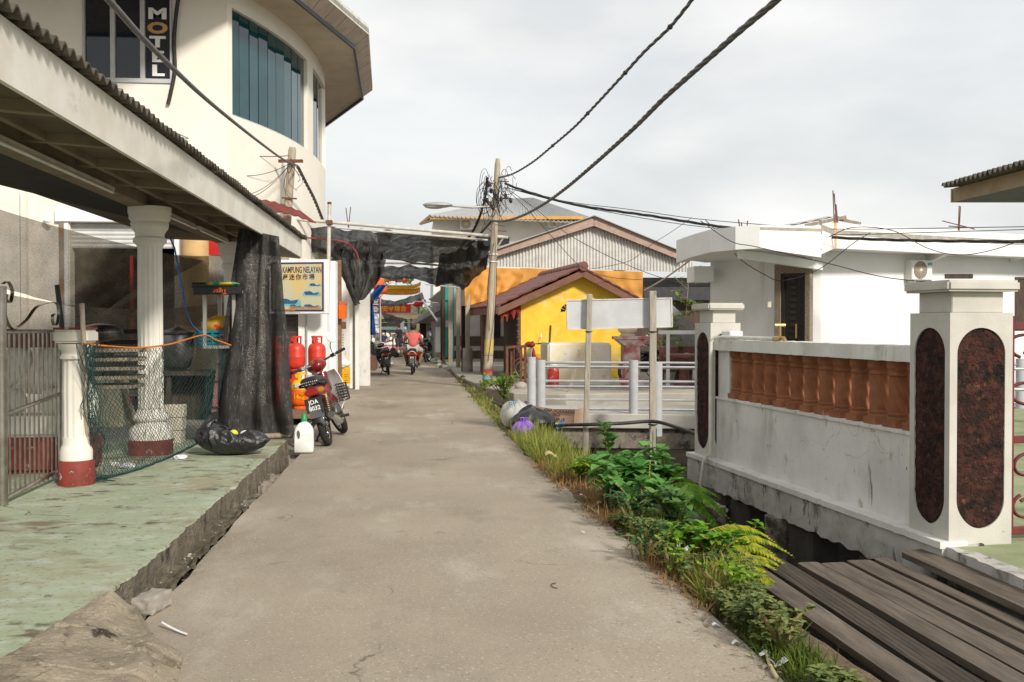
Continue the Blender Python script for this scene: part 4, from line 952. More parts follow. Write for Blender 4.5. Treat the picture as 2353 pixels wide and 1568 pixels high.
# ================================================================ gas cylinders on a timber base
def cylinder(q, label, m, grp, h=.5, dia=.31):
    t = thing('gas_cylinder', label, 'gas cylinder', q, 0, grp); r = dia/2
    MB().lathe([(r*.72, 0), (r*.74, .04), (r*.72, .045)], q, 24).build('foot_ring', m, t, smooth=40)
    MB().lathe([(r*.6, .045), (r*.86, .07), (r*.97, .11), (r, .15), (r, h*.5-.006), (r*1.012, h*.5), (r, h*.5+.006), (r, h-.13), (r*.95, h-.08), (r*.8, h-.04), (r*.5, h-.012), (r*.2, h)], q, 36).build('body', m, t, smooth=50)
    g = MB()
    for k in range(3):
        a0 = R(120*k+20); pts = [(r*.62*math.cos(a0+R(j*12)), r*.62*math.sin(a0+R(j*12))) for j in range(-1, 3)]
        for (x0, y0), (x1, y1) in zip(pts, pts[1:]): g.prism([q+V((x0, y0, h-.045)), q+V((x1, y1, h-.045)), q+V((x1, y1, h+.1)), q+V((x0, y0, h+.1))], V((-x0, -y0, 0)).normalized()*.008)
    g.lathe([(r*.62, h+.085), (r*.64, h+.085), (r*.64, h+.115), (r*.6, h+.115), (r*.6, h+.085), (r*.62, h+.085)], q, 24, caps=False)
    g.build('collar', m, t, smooth=30)
    MB().lathe([(.02, h-.01), (.02, h+.03), (.012, h+.04), (.035, h+.05), (.035, h+.06), (.01, h+.065)], q, 12).build('valve', m_rust if m is not m_yellow else m_black, t, smooth=40)
    return t
pz = .15
qa = PD(640, 1000, 15.9); qb = PD(756, 1000, 18.1)
pl = thing('timber_platform', 'low brown timber base under the stacked gas cylinders', 'platform', (qa.x, qa.y, 0))
for k in range(6):
    y = qa.y-.15+.34*k; MB().bx((qa.x-.5, y, .08), (qa.x+.55+.07*k, y+.31, pz-.002)).build('plank', mat('brown_board', (.24, .14, .085), (.16, .095, .06), 7, bump=.3), pl, bevel=.006)
for x in (qa.x-.35, qa.x+.05, qa.x+.42): MB().bx((x, qa.y-.1, -.03), (x+.08, qa.y+1.85, .08)).build('bearer', m_woodd, pl)
def cz(x, d, z): p = PD(x, 750, d); return V((p.x, p.y, z))
G = 'stacked gas cylinders'
cylinder(cz(690, 16.9, pz), 'yellow topped orange gas cylinder at the bottom behind the motorbike seat', m_orange, G)
t = bpy.data.objects['gas_cylinder']
q = V(t.location); r = .155
MB().lathe([(r*1.006, .33), (r*1.006, .37), (r*.965, .43), (r*.81, .468), (r*.51, .494)], q, 36, caps=False).build('yellow_shoulder', m_yellow, t, smooth=50)
for o in t.children:
    if o.name.startswith('collar'): o.data.materials[0] = m_yellow
M = frame(RT, V((0, 0, 1)), -FW, q+V((0, 0, .18))-FW*.158); MB().text('14kg', M, .1, .002).build('lettering', m_yellow, t)
MB().box(q-FW*.16+V((0, 0, .4)), (.12, .02, .07)).build('sticker', mat('grey_sticker', (.5,)*3), t)
cylinder(cz(676, 17.35, pz), 'red gas cylinder at the bottom behind the yellow topped one', m_red, G)
cylinder(cz(680, 17.3, pz+.615), 'upper red gas cylinder standing just right of the black net', m_red, G)
cylinder(cz(728, 17.6, pz), 'lower red gas cylinder hidden behind the motorbike headlamp', m_red, G)
cylinder(cz(728, 17.55, pz+.615), 'upper red gas cylinder against the white wall by the bike mirror', m_red, G)
cylinder(cz(636, 17.2, pz), 'lower red gas cylinder seen through the black net curtain', m_red, G)
cylinder(cz(638, 17.2, pz+.615), 'upper red gas cylinder seen through the black net curtain', m_red, G)
# ================================================================ motorbikes
def bike(label, loc, rz, lean, steer, c_body, c_shield, plate, scooter=False, basket=True, mirrors=2, stand=True, seat_text=None, white_trim=None, platecol=None, sc_=1):
    t = thing('motorcycle', label, 'motorcycle')
    I = Matrix.Identity(4)
    def wheel(y, Mx, r=.285, wd=.04):
        g = MB(Mx); X = Matrix.Rotation(R(90), 3, 'Y')
        g.lathe([(r*.70, -.018), (r*.76, -.022), (r*.76, .022), (r*.70, .018), (r*.70, -.018)], (0, y, r), 32, X, caps=False)
        g.lathe([(.03, -.06), (.055, -.045), (.06, 0), (.055, .045), (.03, .06)], (0, y, r), 16, X)
        for k in range(14):
            a = 2*math.pi*k/14; s = (-1)**k
            g.cyl((s*.03, y+.04*math.cos(a), r+.04*math.sin(a)), (0, y+r*.72*math.cos(a+.2*s), r+r*.72*math.sin(a+.2*s)), .004, n=4)
        w_ = g.build('wheel', m_chrome if not scooter else m_galv, t, smooth=40)
        MB(Mx).lathe([(r*.75, -wd*.62), (r*.84, -wd), (r*.94, -wd*.86), (r*.99, -wd*.4), (r, 0), (r*.99, wd*.4), (r*.94, wd*.86), (r*.84, wd), (r*.75, wd*.62)], (0, y, r), 40, X,
                     mod=lambda a, z: 1+.006*math.sin(40*a+z*60), caps=False).build('tyre', m_rubber, w_, smooth=60)
    # steering assembly turns about the head tube
    piv = V((0, .36, .8)); ax = V((0, -.42, .9)).normalized()
    S = Matrix.Translation(piv) @ Matrix.Rotation(steer, 4, ax) @ Matrix.Translation(-piv)
    wheel(-.6, I); wheel(.62, S)
    g = MB(S)
    for s in (-1, 1):
        g.cyl((s*.065, .62, .285), (s*.06, .44, .66), .022, n=8); g.cyl((s*.06, .44, .66), (s*.05, .36, .84), .017, n=8)
    g.build('fork', m_steel, t, smooth=50)
    MB(S).sheet(10, 5, lambda u, v: V(((v-.5)*.13, .62+.32*math.cos(R(28)+R(125)*u), .285+.32*math.sin(R(28)+R(125)*u)-.1*(v-.5)**2*2)), .006).build('front_mudguard', c_body, t, smooth=60)
    MB().sheet(12, 5, lambda u, v: V(((v-.5)*.14, -.6+.33*math.cos(R(60)+R(115)*u), .285+.33*math.sin(R(60)+R(115)*u)-.1*(v-.5)**2*2)), .006).build('rear_mudguard', m_black, t, smooth=60)
    MB().sheet(4, 4, lambda u, v: V(((u-.5)*(.15-.02*v), -.87-.05*v, .56-.19*v)), .01).build('mudflap', mat('grey_rubber', (.1, .1, .1), (.08, .08, .08)), t)
    g = MB().beam((-.06, -.6, .285), (-.06, -.05, .36), .03, .05).beam((.06, -.6, .285), (.06, -.05, .36), .03, .05); g.build('swing_arm', m_black, t, bevel=.004)
    for s in (-1, 1):
        g = MB().cyl((s*.1, -.58, .3), (s*.095, -.45, .62), .018, n=10)
        for k in range(7): g.lathe([(.02, 0), (.034, .008), (.02, .016)], V((s*.1, -.58, .3)).lerp(V((s*.095, -.45, .62)), .25+.08*k), 10, V((0, .38, .92)).to_track_quat('Z', 'X').to_matrix())
        g.build('shock_absorber', mat('spring_metal', (.42, .3, .16), (.3, .22, .13), 9, rough=.4, metal=.7), t, smooth=40)
    g = MB().box((0, .06, .36), (.2, .3, .2)).ell((.1, .02, .34), (.07, .14, .12), 16, 10).ell((-.1, .02, .34), (.07, .14, .12), 16, 10).cyl((0, .12, .4), (0, .36, .42), .075, n=12)
    g.build('engine', mat('engine_alloy', (.13, .125, .12), (.07, .068, .066), 9, rough=.45, metal=.6, bump=.2), t, bevel=.01)
    g = MB().tube(spline([(.08, .34, .36), (.12, .25, .24), (.13, .0, .2), (.135, -.2, .235), (.14, -.45, .3), (.145, -.8, .36)], 5), [.02]*12+[.024]*4+[.045]*9+[.04], 10)
    g.build('exhaust', m_chrome if not scooter else mat('dark_exhaust', (.12, .12, .12), rough=.35, metal=.7), t, smooth=50)
    # tail body + seat
    ys = [-.83, -.7, -.5, -.28, -.05, .1]; zs = [.69, .685, .65, .6, .56, .5]; wsd = [.055, .09, .115, .115, .1, .07]; hs = [.05, .075, .1, .12, .13, .1]
    g = MB(); n = 14
    if scooter: hs = [h*1.25 for h in hs]
    vs = [V((wsd[i]*math.cos(2*math.pi*k/n)*1.0, ys[i], zs[i]+hs[i]*math.sin(2*math.pi*k/n))) for i in range(6) for k in range(n)]
    fs = [(i*n+k, i*n+(k+1) % n, (i+1)*n+(k+1) % n, (i+1)*n+k) for i in range(5) for k in range(n)]+[tuple(range(n))[::-1], tuple(range(5*n, 6*n))]
    g.add(vs, fs).build('tail_body', c_body, t, smooth=60)
    sy = [-.8, -.74, -.6, -.4, -.25, -.1, .05, .12]; sz = [.79, .81, .815, .8, .775, .76, .76, .74]; sw = [.09, .115, .125, .13, .13, .12, .09, .05]
    g = MB(); n = 12
    vs = [V((sw[i]*math.copysign(abs(math.cos(2*math.pi*k/n))**.6, math.cos(2*math.pi*k/n)), sy[i], sz[i]-.02+.052*math.copysign(abs(math.sin(2*math.pi*k/n))**.7, math.sin(2*math.pi*k/n)))) for i in range(8) for k in range(n)]
    fs = [(i*n+k, i*n+(k+1) % n, (i+1)*n+(k+1) % n, (i+1)*n+k) for i in range(7) for k in range(n)]+[tuple(range(n))[::-1], tuple(range(7*n, 8*n))]
    g.add(vs, fs); st = g.build('seat', m_black, t, smooth=50)
    if seat_text: MB().text(seat_text, frame(V((1, 0, 0)), V((0, 0, 1)), V((0, -1, 0)), (0, -.806, .757)), .052, .002, bold=.001).build('lettering', mat('sign_white', (.8,)*3), st)
    MB().tube(spline([(-.12, -.45, .74), (-.13, -.72, .75), (-.1, -.86, .77), (0, -.885, .775), (.1, -.86, .77), (.13, -.72, .75), (.12, -.45, .74)], 4), .012, 8).build('grab_rail', m_black, t, smooth=50)
    MB().box((0, -.835, .665), (.15, .05, .07)).build('tail_light', mat('tail_red', (.35, .012, .008), (.28, .01, .008), 4, rough=.2, bump=0, coat=.5), t, bevel=.012, seg=2)
    for s in (-1, 1): MB().box((s*.11, -.82, .675), (.07, .06, .055)).build('indicator', mat('amber_lens', (.6, .2, .01), (.5, .16, .01), 4, rough=.2, bump=0, coat=.5), t, bevel=.012, seg=2)
    pl = MB().box((0, -.885, .52), (.2, .012, .17), rot=Matrix.Rotation(R(-12), 3, 'X')).build('number_plate', platecol or mat('plate_black', (.035, .036, .04), rough=.4, bump=0), t, bevel=.004)
    Mp = Matrix.Translation((0, -.8925, .52)) @ Matrix.Rotation(R(-12), 4, 'X') @ frame(V((1, 0, 0)), V((0, 0, 1)), V((0, -1, 0)), (0, 0, 0))
    for i, ln in enumerate(plate): MB(Mp @ Matrix.Translation((0, .012-.073*i, .002))).text(ln, Matrix.Identity(4), .07, .001, sx=.95, bold=.0008).build('lettering', mat('sign_white', (.8,)*3), pl)
    # leg shield, centre spine and cowl
    g = MB()
    if not scooter:
        g.tube(spline([(0, .0, .52), (0, .18, .5), (0, .3, .62), (0, .36, .84)], 4), .06, 10)
    else:
        g.box((0, .2, .3), (.3, .34, .05)); g.tube([(0, .34, .3), (0, .4, .6), (0, .38, .88)], [.12, .1, .06], 10)
    g.build('frame_cover', c_body, t, smooth=60)
    for s in (-1, 1):
        MB().sheet(10, 14, lambda u, v: V((s*(.035+.2*u*(.45+.55*math.sin(math.pi*min(1, v*.8+.15)))), .47-.14*u-.1*v*v+.05*math.sin(v*3)+(-.22*smoothstep(.7, 1, v)), .84-.56*v+.02*u)), .012).build('leg_shield', c_shield, t, smooth=60)
    if white_trim:
        MB().tube(spline([(-.1, -.35, .6), (-.13, -.7, .66), (-.05, -.86, .74), (.05, -.86, .74), (.13, -.7, .66), (.1, -.35, .6)], 4), .018, 6).build('trim', white_trim, t, smooth=50)
    MB(S).ell((0, .42, .95), (.13, .15, .085), 18, 10).build('headlamp_cowl', c_body, t, smooth=60)
    MB(S).ell((0, .5, .93), (.09, .1, .06), 16, 8).build('headlamp', m_chrome, t, smooth=60)
    MB(S).box((0, .34, .99), (.14, .06, .03), rot=Matrix.Rotation(R(-35), 3, 'X')).build('dial', mat('dial_glass', (.2, .14, .04), rough=.2, bump=0), t, bevel=.01)
    hb = MB(S).tube(spline([(-.33, .22, 1.0), (-.2, .29, .99), (0, .36, .97), (.2, .29, .99), (.33, .22, 1.0)], 4), .013, 8).build('handlebar', m_chrome, t, smooth=50)
    for s in (-1, 1):
        MB(S).cyl((s*.26, .256, .996), (s*.37, .195, 1.003), .02, n=10).build('grip', m_rubber, hb, smooth=50)
        MB(S).tube([(s*.24, .3, .99), (s*.36, .26, .99)], .006, 5).build('lever', m_chrome, hb)
        MB(S).box((s*.22, .28, .99), (.07, .05, .05), rz=s*-.5).build('switch_box', m_chrome if not scooter else m_black, hb, bevel=.01)
    for s in ((-1, 1) if mirrors == 2 else (1,)):
        mr_ = MB(S).tube(spline([(s*.22, .28, 1.0), (s*.23, .27, 1.1), (s*.26, .22, 1.17)], 4), .006, 6).build('mirror', m_black, t, smooth=50)
        MB(S).ell((s*.27, .2, 1.2), (.055, .014, .075), 18, 10, rot=Matrix.Rotation(R(s*-18), 3, 'Y')).build('mirror_glass', mat('mirror_glass', (.85, .85, .86), rough=.1, bump=0), mr_, smooth=60)
    if basket:
        g = MB()
        for k in range(7): g.tube([(.13, .30+.0*k, .45+.035*k), (.27, .30, .44+.035*k), (.27, .18, .44+.035*k), (.13, .16, .44+.035*k)], .005, 4)
        for k in range(5): g.cyl((.14+.032*k, .3, .44), (.14+.032*k, .3, .66), .004, n=4)
        for k in range(4): g.cyl((.27, .18+.04*k, .44), (.27, .18+.04*k, .66), .004, n=4)
        g.build('wire_basket', m_black, t)
    for s in (-1, 1): MB().tube([(s*.08, .0, .27), (s*.24, .02, .26)], .018, 8).build('footpeg', m_rubber, t, smooth=50)
    MB().tube([(.1, -.22, .3), (.2, -.24, .33)], .014, 8).build('rear_footpeg', m_rubber, t, smooth=50)
    if stand: MB().tube([(-.08, -.05, .24), (-.25, -.16, -.0)], .012, 6).build('kick_stand', m_black, t)
    t.scale = (sc_,)*3; t.rotation_euler = (0, -lean, rz); t.location = loc      # lean > 0 tips to the rider's left
    return t
mb_red = mat('dark_red_bodywork', (.2, .015, .015), (.16, .012, .012), 4, rough=.3, bump=.02, coat=.3, stains=[((.3, .1, .09), 8, .62, .8)])
mb_white = mat('white_bodywork', (.7, .69, .66), (.6, .59, .56), 4, rough=.35, bump=.02, stains=[((.4, .37, .33), 7, .66, .8)])
mb_black = mat('black_bodywork', (.02, .02, .021), rough=.3, bump=.02, coat=.3)
mb_redb = mat('bright_red_bodywork', (.42, .03, .015), rough=.3, bump=.02, coat=.3)
rear, front = PZ(758, 1023, 0), PZ(789, 995, 0)
hd = V((front.x-rear.x, front.y-rear.y, 0)).normalized(); hz = math.atan2(-hd.x, hd.y)
bike('dark red motorbike with plate JDA 8032 leaning on its stand by the gas cylinders', rear+hd*.6, hz, R(15), R(24), mb_red, mb_white, ('JDA', '8032'), seat_text='YAMAHA', mirrors=1, sc_=1.1)
def at(x, y): p = PZ(x, y, 0); return p
p = at(893, 862); bike('black motorbike with red tail parked beside the tiled steps', p+V((-.06, .6, 0)), R(6), R(9), R(22), mb_black, mb_black, ('JQF',), basket=False)
p = at(949, 861); bike('black and red scooter carrying the rider in the pink shirt', p+V((0, .6, 0)), R(-2), 0, R(2), mb_black, mb_redb, ('JCA',), scooter=True, basket=False, stand=False, white_trim=mb_white, platecol=mat('plate_black', (.035,)*3))
RX = p+V((0, .6, 0))
p = at(983, 833); bike('dark motorbike parked by the green gas bottle, half hidden behind the rider', p+V((0, .6, 0)), R(-8), R(8), R(-15), mb_black, mb_black, ('JNB',), basket=False)
p = PZ(1250, 858, .1)
# ================================================================ people
def skin(name, P, E, rad, m, parent, lv=1, extra=None):
    me = bpy.data.meshes.new('sk'); me.from_pydata([tuple(p) for p in P], E, []); me.update()
    o = bpy.data.objects.new('sk', me); COL.objects.link(o)
    o.modifiers.new('s', 'SKIN')
    for i, r in enumerate(rad):
        sv = me.skin_vertices[0].data[i]; sv.radius = (r, r) if not isinstance(r, tuple) else r; sv.use_root = (i == 0)
    s = o.modifiers.new('u', 'SUBSURF'); s.levels = s.render_levels = lv
    bpy.context.view_layer.update()
    ev = o.evaluated_get(bpy.context.evaluated_depsgraph_get()); em = bpy.data.meshes.new_from_object(ev)
    g = MB(); g.add([v.co.copy() for v in em.vertices], [tuple(f.vertices) for f in em.polygons])
    bpy.data.objects.remove(o); bpy.data.meshes.remove(me); bpy.data.meshes.remove(em)
    if extra: g.add(extra.v, extra.f)
    return g.build(name, m, parent, smooth=80)
def person(label, loc, rz, J, shirt, shorts, hair=True, mask=False, look=0):
    """J: joint positions in the person's own frame (+Y is where they face)"""
    t = thing('person', label, 'person')
    nm = ['pelvis', 'waist', 'chest', 'neck', 'head', 'crown']
    P = [V(J[k]) for k in nm]; rad = [.125, .115, .13, .055, .085, .07]
    E = [(0, 1), (1, 2), (2, 3), (3, 4), (4, 5)]
    ex = MB(); idx = {k: i for i, k in enumerate(nm)}
    def add(k, p, r, par): idx[k] = len(P); P.append(V(p)); rad.append(r); E.append((idx[par], idx[k]))
    for s in 'LR':
        add('sh'+s, J['sh'+s], .07, 'chest'); add('el'+s, J['el'+s], .042, 'sh'+s); add('wr'+s, J['wr'+s], .028, 'el'+s)
        d = (V(J['wr'+s])-V(J['el'+s])).normalized(); add('ha'+s, V(J['wr'+s])+d*.08, .036, 'wr'+s)
        add('hi'+s, J['hi'+s], .095, 'pelvis'); add('kn'+s, J['kn'+s], .06, 'hi'+s); add('an'+s, J['an'+s], .04, 'kn'+s)
        f = V(J['an'+s])+V((0, .1, -.05)); add('to'+s, f, .036, 'an'+s)
        # four fingers of unequal length and a thumb from the side of the palm
        h = V(J['wr'+s])+d*.1; sd = d.cross(V((0, 0, 1))).normalized(); dn = sd.cross(d)
        for k, ln in enumerate((.055, .07, .065, .05)):
            b = h+sd*(.024-.016*k); m_ = b+d*ln*.55+dn*-.01; ex.tube([b, m_, m_+d*ln*.35+dn*.035], [.009, .008, .006], 6)
        b = h-d*.05+sd*.032; ex.tube([b, b+sd*.02+d*.03, b+sd*.015+d*.055+dn*.02], [.01, .009, .007], 6)
    hd_ = V(J['head']); q = Matrix.Rotation(look, 3, 'Z')
    ex.ell(hd_+q @ V((0, .1, .0)), (.015, .025, .022), 8, 6); 
    for s in (-1, 1): ex.ell(hd_+q @ V((s*.09, .0, .0)), (.014, .025, .034), 8, 6)
    b = skin('body', P, E, rad, m_skin, t, 2, ex)
    for s in (-1, 1): MB().ell(hd_+q @ V((s*.033, .082, .03)), (.013, .01, .009), 8, 6).build('eye', m_hair, t, smooth=60)
    MB().ell(hd_+q @ V((0, .089, -.045)), (.026, .008, .008), 8, 6).build('mouth', mat('lips', (.25, .09, .07)), t, smooth=60)
    if mask: MB().ell(hd_+q @ V((0, .075, -.03)), (.07, .05, .055), 12, 8).build('face_mask', mat('paper_white', (.75,)*3), t, smooth=60)
    MB().ell(hd_+q @ V((0, -.022, .045)), (.1, .108, .105), 18, 12, disp=lambda p: 1+.07*nz(p.x*5, p.y*5, p.z*5)-(.28 if p.y > .45 and p.z < .25 else 0)).build('hair', m_hair, t, smooth=60)
    # clothing
    k2 = ['pelvis', 'waist', 'chest', 'neck']; P2 = [V(J[k]) for k in k2]; P2[3] = V(J['chest']).lerp(V(J['neck']), .75); r2 = [(.165, .14), (.155, .13), (.165, .14), .075]; E2 = [(0, 1), (1, 2), (2, 3)]
    for s in 'LR':
        i = len(P2); P2 += [V(J['sh'+s]), V(J['sh'+s]).lerp(V(J['el'+s]), .7)]; r2 += [.09, .07]; E2 += [(2, i), (i, i+1)]
    skin('shirt', P2, E2, r2, shirt, t, 2)
    P3 = [V(J['pelvis'])]; r3 = [(.15, .13)]; E3 = []
    for s in 'LR':
        i = len(P3); P3 += [V(J['hi'+s]), V(J['hi'+s]).lerp(V(J['kn'+s]), .55), V(J['hi'+s]).lerp(V(J['kn'+s]), .98)]; r3 += [.115, .105, .09]; E3 += [(0, i), (i, i+1), (i+1, i+2)]
    skin('shorts', P3, E3, r3, shorts, t, 2)
    for s in 'LR':
        a = V(J['an'+s]); MB().box(a+V((0, .05, -.055)), (.1, .27, .035)).build('sandal', m_woodd, t, bevel=.015, seg=2)
    t.location = loc; t.rotation_euler = (0, 0, rz)
    return t
seatJ = dict(pelvis=(0, 0, .86), waist=(0, -.01, 1.0), chest=(0, .03, 1.2), neck=(0, .07, 1.36), head=(0, .1, 1.47), crown=(0, .1, 1.55),
             shL=(-.18, .04, 1.27), shR=(.18, .04, 1.27), elL=(-.29, .16, 1.05), elR=(.29, .16, 1.05), wrL=(-.3, .36, .99), wrR=(.3, .36, .99),
             hiL=(-.1, .03, .84), hiR=(.1, .03, .84), knL=(-.3, .36, .74), knR=(.3, .36, .74), anL=(-.2, .36, .36), anR=(.2, .36, .36))
person('man in a pink shirt and pale shorts riding the scooter away', RX+V((0, -.28, 0)), 0, seatJ, mat('pink_cloth', (.62, .13, .12), (.54, .11, .1), 8, bump=.3, bscale=14), mat('pale_cloth', (.5, .45, .4), (.43, .39, .34), 8, bump=.3, bscale=14))
stJ = dict(pelvis=(0, 0, .88), waist=(0, .01, 1.02), chest=(0, .02, 1.22), neck=(0, .03, 1.4), head=(0, .06, 1.51), crown=(0, .06, 1.6),
           shL=(-.18, 0, 1.32), shR=(.18, 0, 1.32), elL=(-.27, .02, 1.06), elR=(.29, -.03, 1.08), wrL=(-.25, .2, .92), wrR=(.32, .1, .88),
           hiL=(-.1, 0, .86), hiR=(.1, 0, .86), knL=(-.12, .05, .48), knR=(.13, .0, .48), anL=(-.13, .02, .08), anR=(.15, -.05, .08))
p = at(917, 821)
sp = person('man in a black shirt and dark shorts standing at the pallet truck', p, R(60), stJ, mat('black_cloth', (.022, .022, .026), bump=.3, bscale=14), mat('dark_cloth', (.05, .05, .055), bump=.3, bscale=14), look=R(15))
q = XY(881, 58); sitJ = {k: (v[0], v[1], v[2]-.33) for k, v in seatJ.items()}
for k in ('anL', 'anR'): sitJ[k] = (sitJ[k][0], .42, .08)
person('masked person in a navy shirt sitting beyond the sacks', V((q[0], q[1], 0)), R(180), sitJ, mat('navy_cloth', (.03, .035, .08), bump=.3, bscale=14), mat('dark_cloth', (.05,)*3), mask=True)
MB().bx((q[0]-.2, q[1]-.15, -.03), (q[0]+.2, q[1]+.3, .42)).build('stool', m_woodd, bevel=.02); tag(bpy.data.objects['stool'], 'wooden stool under the masked person', 'stool')
q2 = XY(897, 57); s2 = {k: v for k, v in sitJ.items()}
person('person in a white shirt sitting behind the pallet truck', V((q2[0], q2[1], -.1)), R(120), s2, mat('white_cloth', (.7, .7, .68), bump=.3, bscale=14), mat('dark_cloth', (.05,)*3))
MB().bx((q2[0]-.2, q2[1]-.2, -.03), (q2[0]+.2, q2[1]+.2, .32)).build('stool', m_woodd, bevel=.02); tag(bpy.data.objects['stool.001'], 'wooden stool under the person in the white shirt', 'stool')
# ================================================================ shops along the near side beyond the motel
def face(par, nm, x0, x1, y0, y1, d, m, th=.15, bev=.004, d1=None):
    d1 = d1 or d
    a, b = PD(x0, y1, d), PD(x1, y1, d1); h = ZD(y0, d)-a.z; h2 = ZD(y0, d1)-b.z
    return MB().prism([a, b, b+V((0, 0, h2)), a+V((0, 0, h))], FW*th if th < .5 else V((0, th, 0))).build(nm, m, par, bevel=bev)
sh = thing('shop_building', 'white open fronted shop with steel door tracks just past the motel', 'shop', PD(790, 895, 24))
face(sh, 'column', 753, 771, 600, 952, 21.7, m_house, .3)
face(sh, 'timber_post', 771, 784, 598, 935, 22.2, mat('brown_board', (.24,)*3), .1)
face(sh, 'column', 781, 784, 598, 930, 22.3, m_house, .1)
face(sh, 'back_wall', 700, 850, 560, 912, 25.8, m_wallw, .1)
a, b = PD(752, 560, 21.5), PD(850, 560, 26)
MB().prism([V((-6, 23.2, 3.2)), V((-2.15, 23.2, 3.2)), V((-1.9, 31, 3.2)), V((-6, 31, 3.2))], (0, 0, .15)).build('roof_slab', m_conc, sh)
face(sh, 'door_track', 803, 810, 655, 893, 24.5, m_white, .06); face(sh, 'door_track', 816, 825, 655, 897, 24.4, m_white, .06); face(sh, 'track_web', 809, 817, 655, 893, 24.6, m_galv, .03)
face(sh, 'gap', 824, 834, 640, 880, 27.5, m_dark, .05)
face(sh, 'door_track', 832, 836, 655, 878, 27.3, m_white, .06); face(sh, 'door_track', 839, 846, 655, 880, 27.2, m_white, .06); face(sh, 'track_web', 835, 840, 655, 878, 27.4, m_galv, .03)
MB().prism([(-6, 25.9, -.05), (-2.0, 25.9, -.05), (-1.95, 31, -.05), (-6, 31, -.05)], (0, 0, 3.4)).build('side_wall', m_wallw, sh)
mbx = thing('mail_box', 'orange red letter box with a sloping lid hung in the shop opening', 'letter box', PD(786, 712, 22.0))
c = PD(786, 714, 22.0)
MB().prism([c+RT*-.08+V((0, 0, -.18)), c+RT*.075+V((0, 0, -.18)), c+RT*.075+V((0, 0, .13)), c+RT*-.08+V((0, 0, .13))], FW*.14).build('box_body', m_orange, mbx, bevel=.006)
MB().prism([c+RT*-.085+V((0, 0, .13)), c+RT*-.085+FW*.15+V((0, 0, .21)), c+RT*-.085+FW*.15+V((0, 0, .13))], RT*.17).build('lid', mat('brick_enamel', (.45, .12, .07), rough=.5), mbx)
ch = MB()
for k in range(5): ch.lathe([(.012, -.006), (.018, 0), (.012, .006), (.007, 0), (.012, -.006)], PD(788, 770+6*k, 22.6), 8, Matrix.Rotation(R(90), 3, 'X') @ Matrix.Rotation(R(90*(k % 2)), 3, 'Z'), caps=False)
ch.box(PD(788, 748, 22.6), (.14, .05, .16)); tag(ch.build('padlock_chain', m_rust), 'dark padlock and short chain below the orange letter box', 'chain')
for i in range(3):
    c = PD(789, 876-13*i, 22.9); g = MB()
    for sx in (-1, 1):
        for k in range(3): g.box(c+RT*(sx*.13)+V((0, .1, -.05+.045*k)), (.015, .3, .03))
    for k in range(3): g.box(c+V((0, -.05, -.05+.045*k)), (.28, .015, .03)); g.box(c+V((0, .25, -.05+.045*k)), (.28, .015, .03))
    for sx in (-.13, 0, .13): g.box(c+V((sx, -.055, -.0)), (.02, .02, .13))
    g.box(c+V((0, .1, -.065)), (.27, .3, .012))
    tag(g.build('plastic_crate', m_yellow), ['lowest', 'middle', 'top'][i]+' yellow plastic crate stacked behind the brown timber post', 'crate', 'yellow crates')
tag(MB().ell(PD(789, 836, 22.9), (.16, .14, .1), 14, 8, disp=lambda p: 1+.3*nz(p.x*3, p.y*3, p.z*3)).build('plastic_bag', mat('white_plastic', (.7,)*3), smooth=50), 'white plastic bag on top of the yellow crates', 'bag')
# white wall with pipe, concrete step block, tiled steps, rail
wl = thing('white_shop', 'white plastered shop front beyond the steel door tracks', 'shop', PD(860, 830, 33))
face(wl, 'wall', 790, 843, 645, 838, 31.6, m_white, .7); MB().bx((-6, 32.3, -.05), (-2.15, 46, 3.3)).build('wall', m_white, wl)
MB().tube([PD(833, 640, 31.3), PD(833, 824, 31.3)], .03, 8).build('downpipe', m_galv, wl)
MB().bx((-6, 31.2, 3.3), (-1.9, 46, 3.5)).build('roof_slab', m_conc, wl)
sb_ = thing('concrete_block_step', 'stained concrete landing block with a dark hole and tiled top', 'step', PZ(838, 864, 0))
a = PZ(819, 862, 0); b = PZ(843, 865, 0)
MB().bx((a.x-.6, b.y, -.05), (b.x, b.y+1.6, .62)).build('block', m_concd, sb_, bevel=.02); MB().bx((a.x-.6, b.y-.01, .62), (b.x+.02, b.y+1.6, .66)).build('tile_top', mat('terracotta_tile', (.3, .12, .08), (.24, .1, .07), 8), sb_)
MB().bx((a.x+.02, b.y-.012, .02), (a.x+.22, b.y+.02, .4)).build('hole', m_dark, sb_)
r_ = MB()
for k in range(3): r_.cyl((b.x-.05, b.y+.1+.25*k, .66), (b.x-.05, b.y+.1+.25*k, .86+.05*k), .012, n=6)
r_.tube([(b.x-.05, b.y+.1, .86), (b.x-.05, b.y+.6, .96)], .014, 6); r_.build('hand_rail', m_white, sb_)
t = thing('tiled_steps', 'brown tiled steps between the landing block and the parked motorbike', 'steps', PZ(855, 850, 0))
q = PZ(862, 852, 0)
for k in range(3): MB().bx((q.x-.75, q.y+.42*k, -.05), (q.x-.02*k, q.y+2.2, .3+.3*k-.002)).build('step', mat('brown_tile', (.16, .075, .055), (.12, .06, .045), 9, rough=.5, stains=[((.35, .28, .24), 8, .62, .75)]), t, bevel=.008)
q = PD(852, 800, 33)
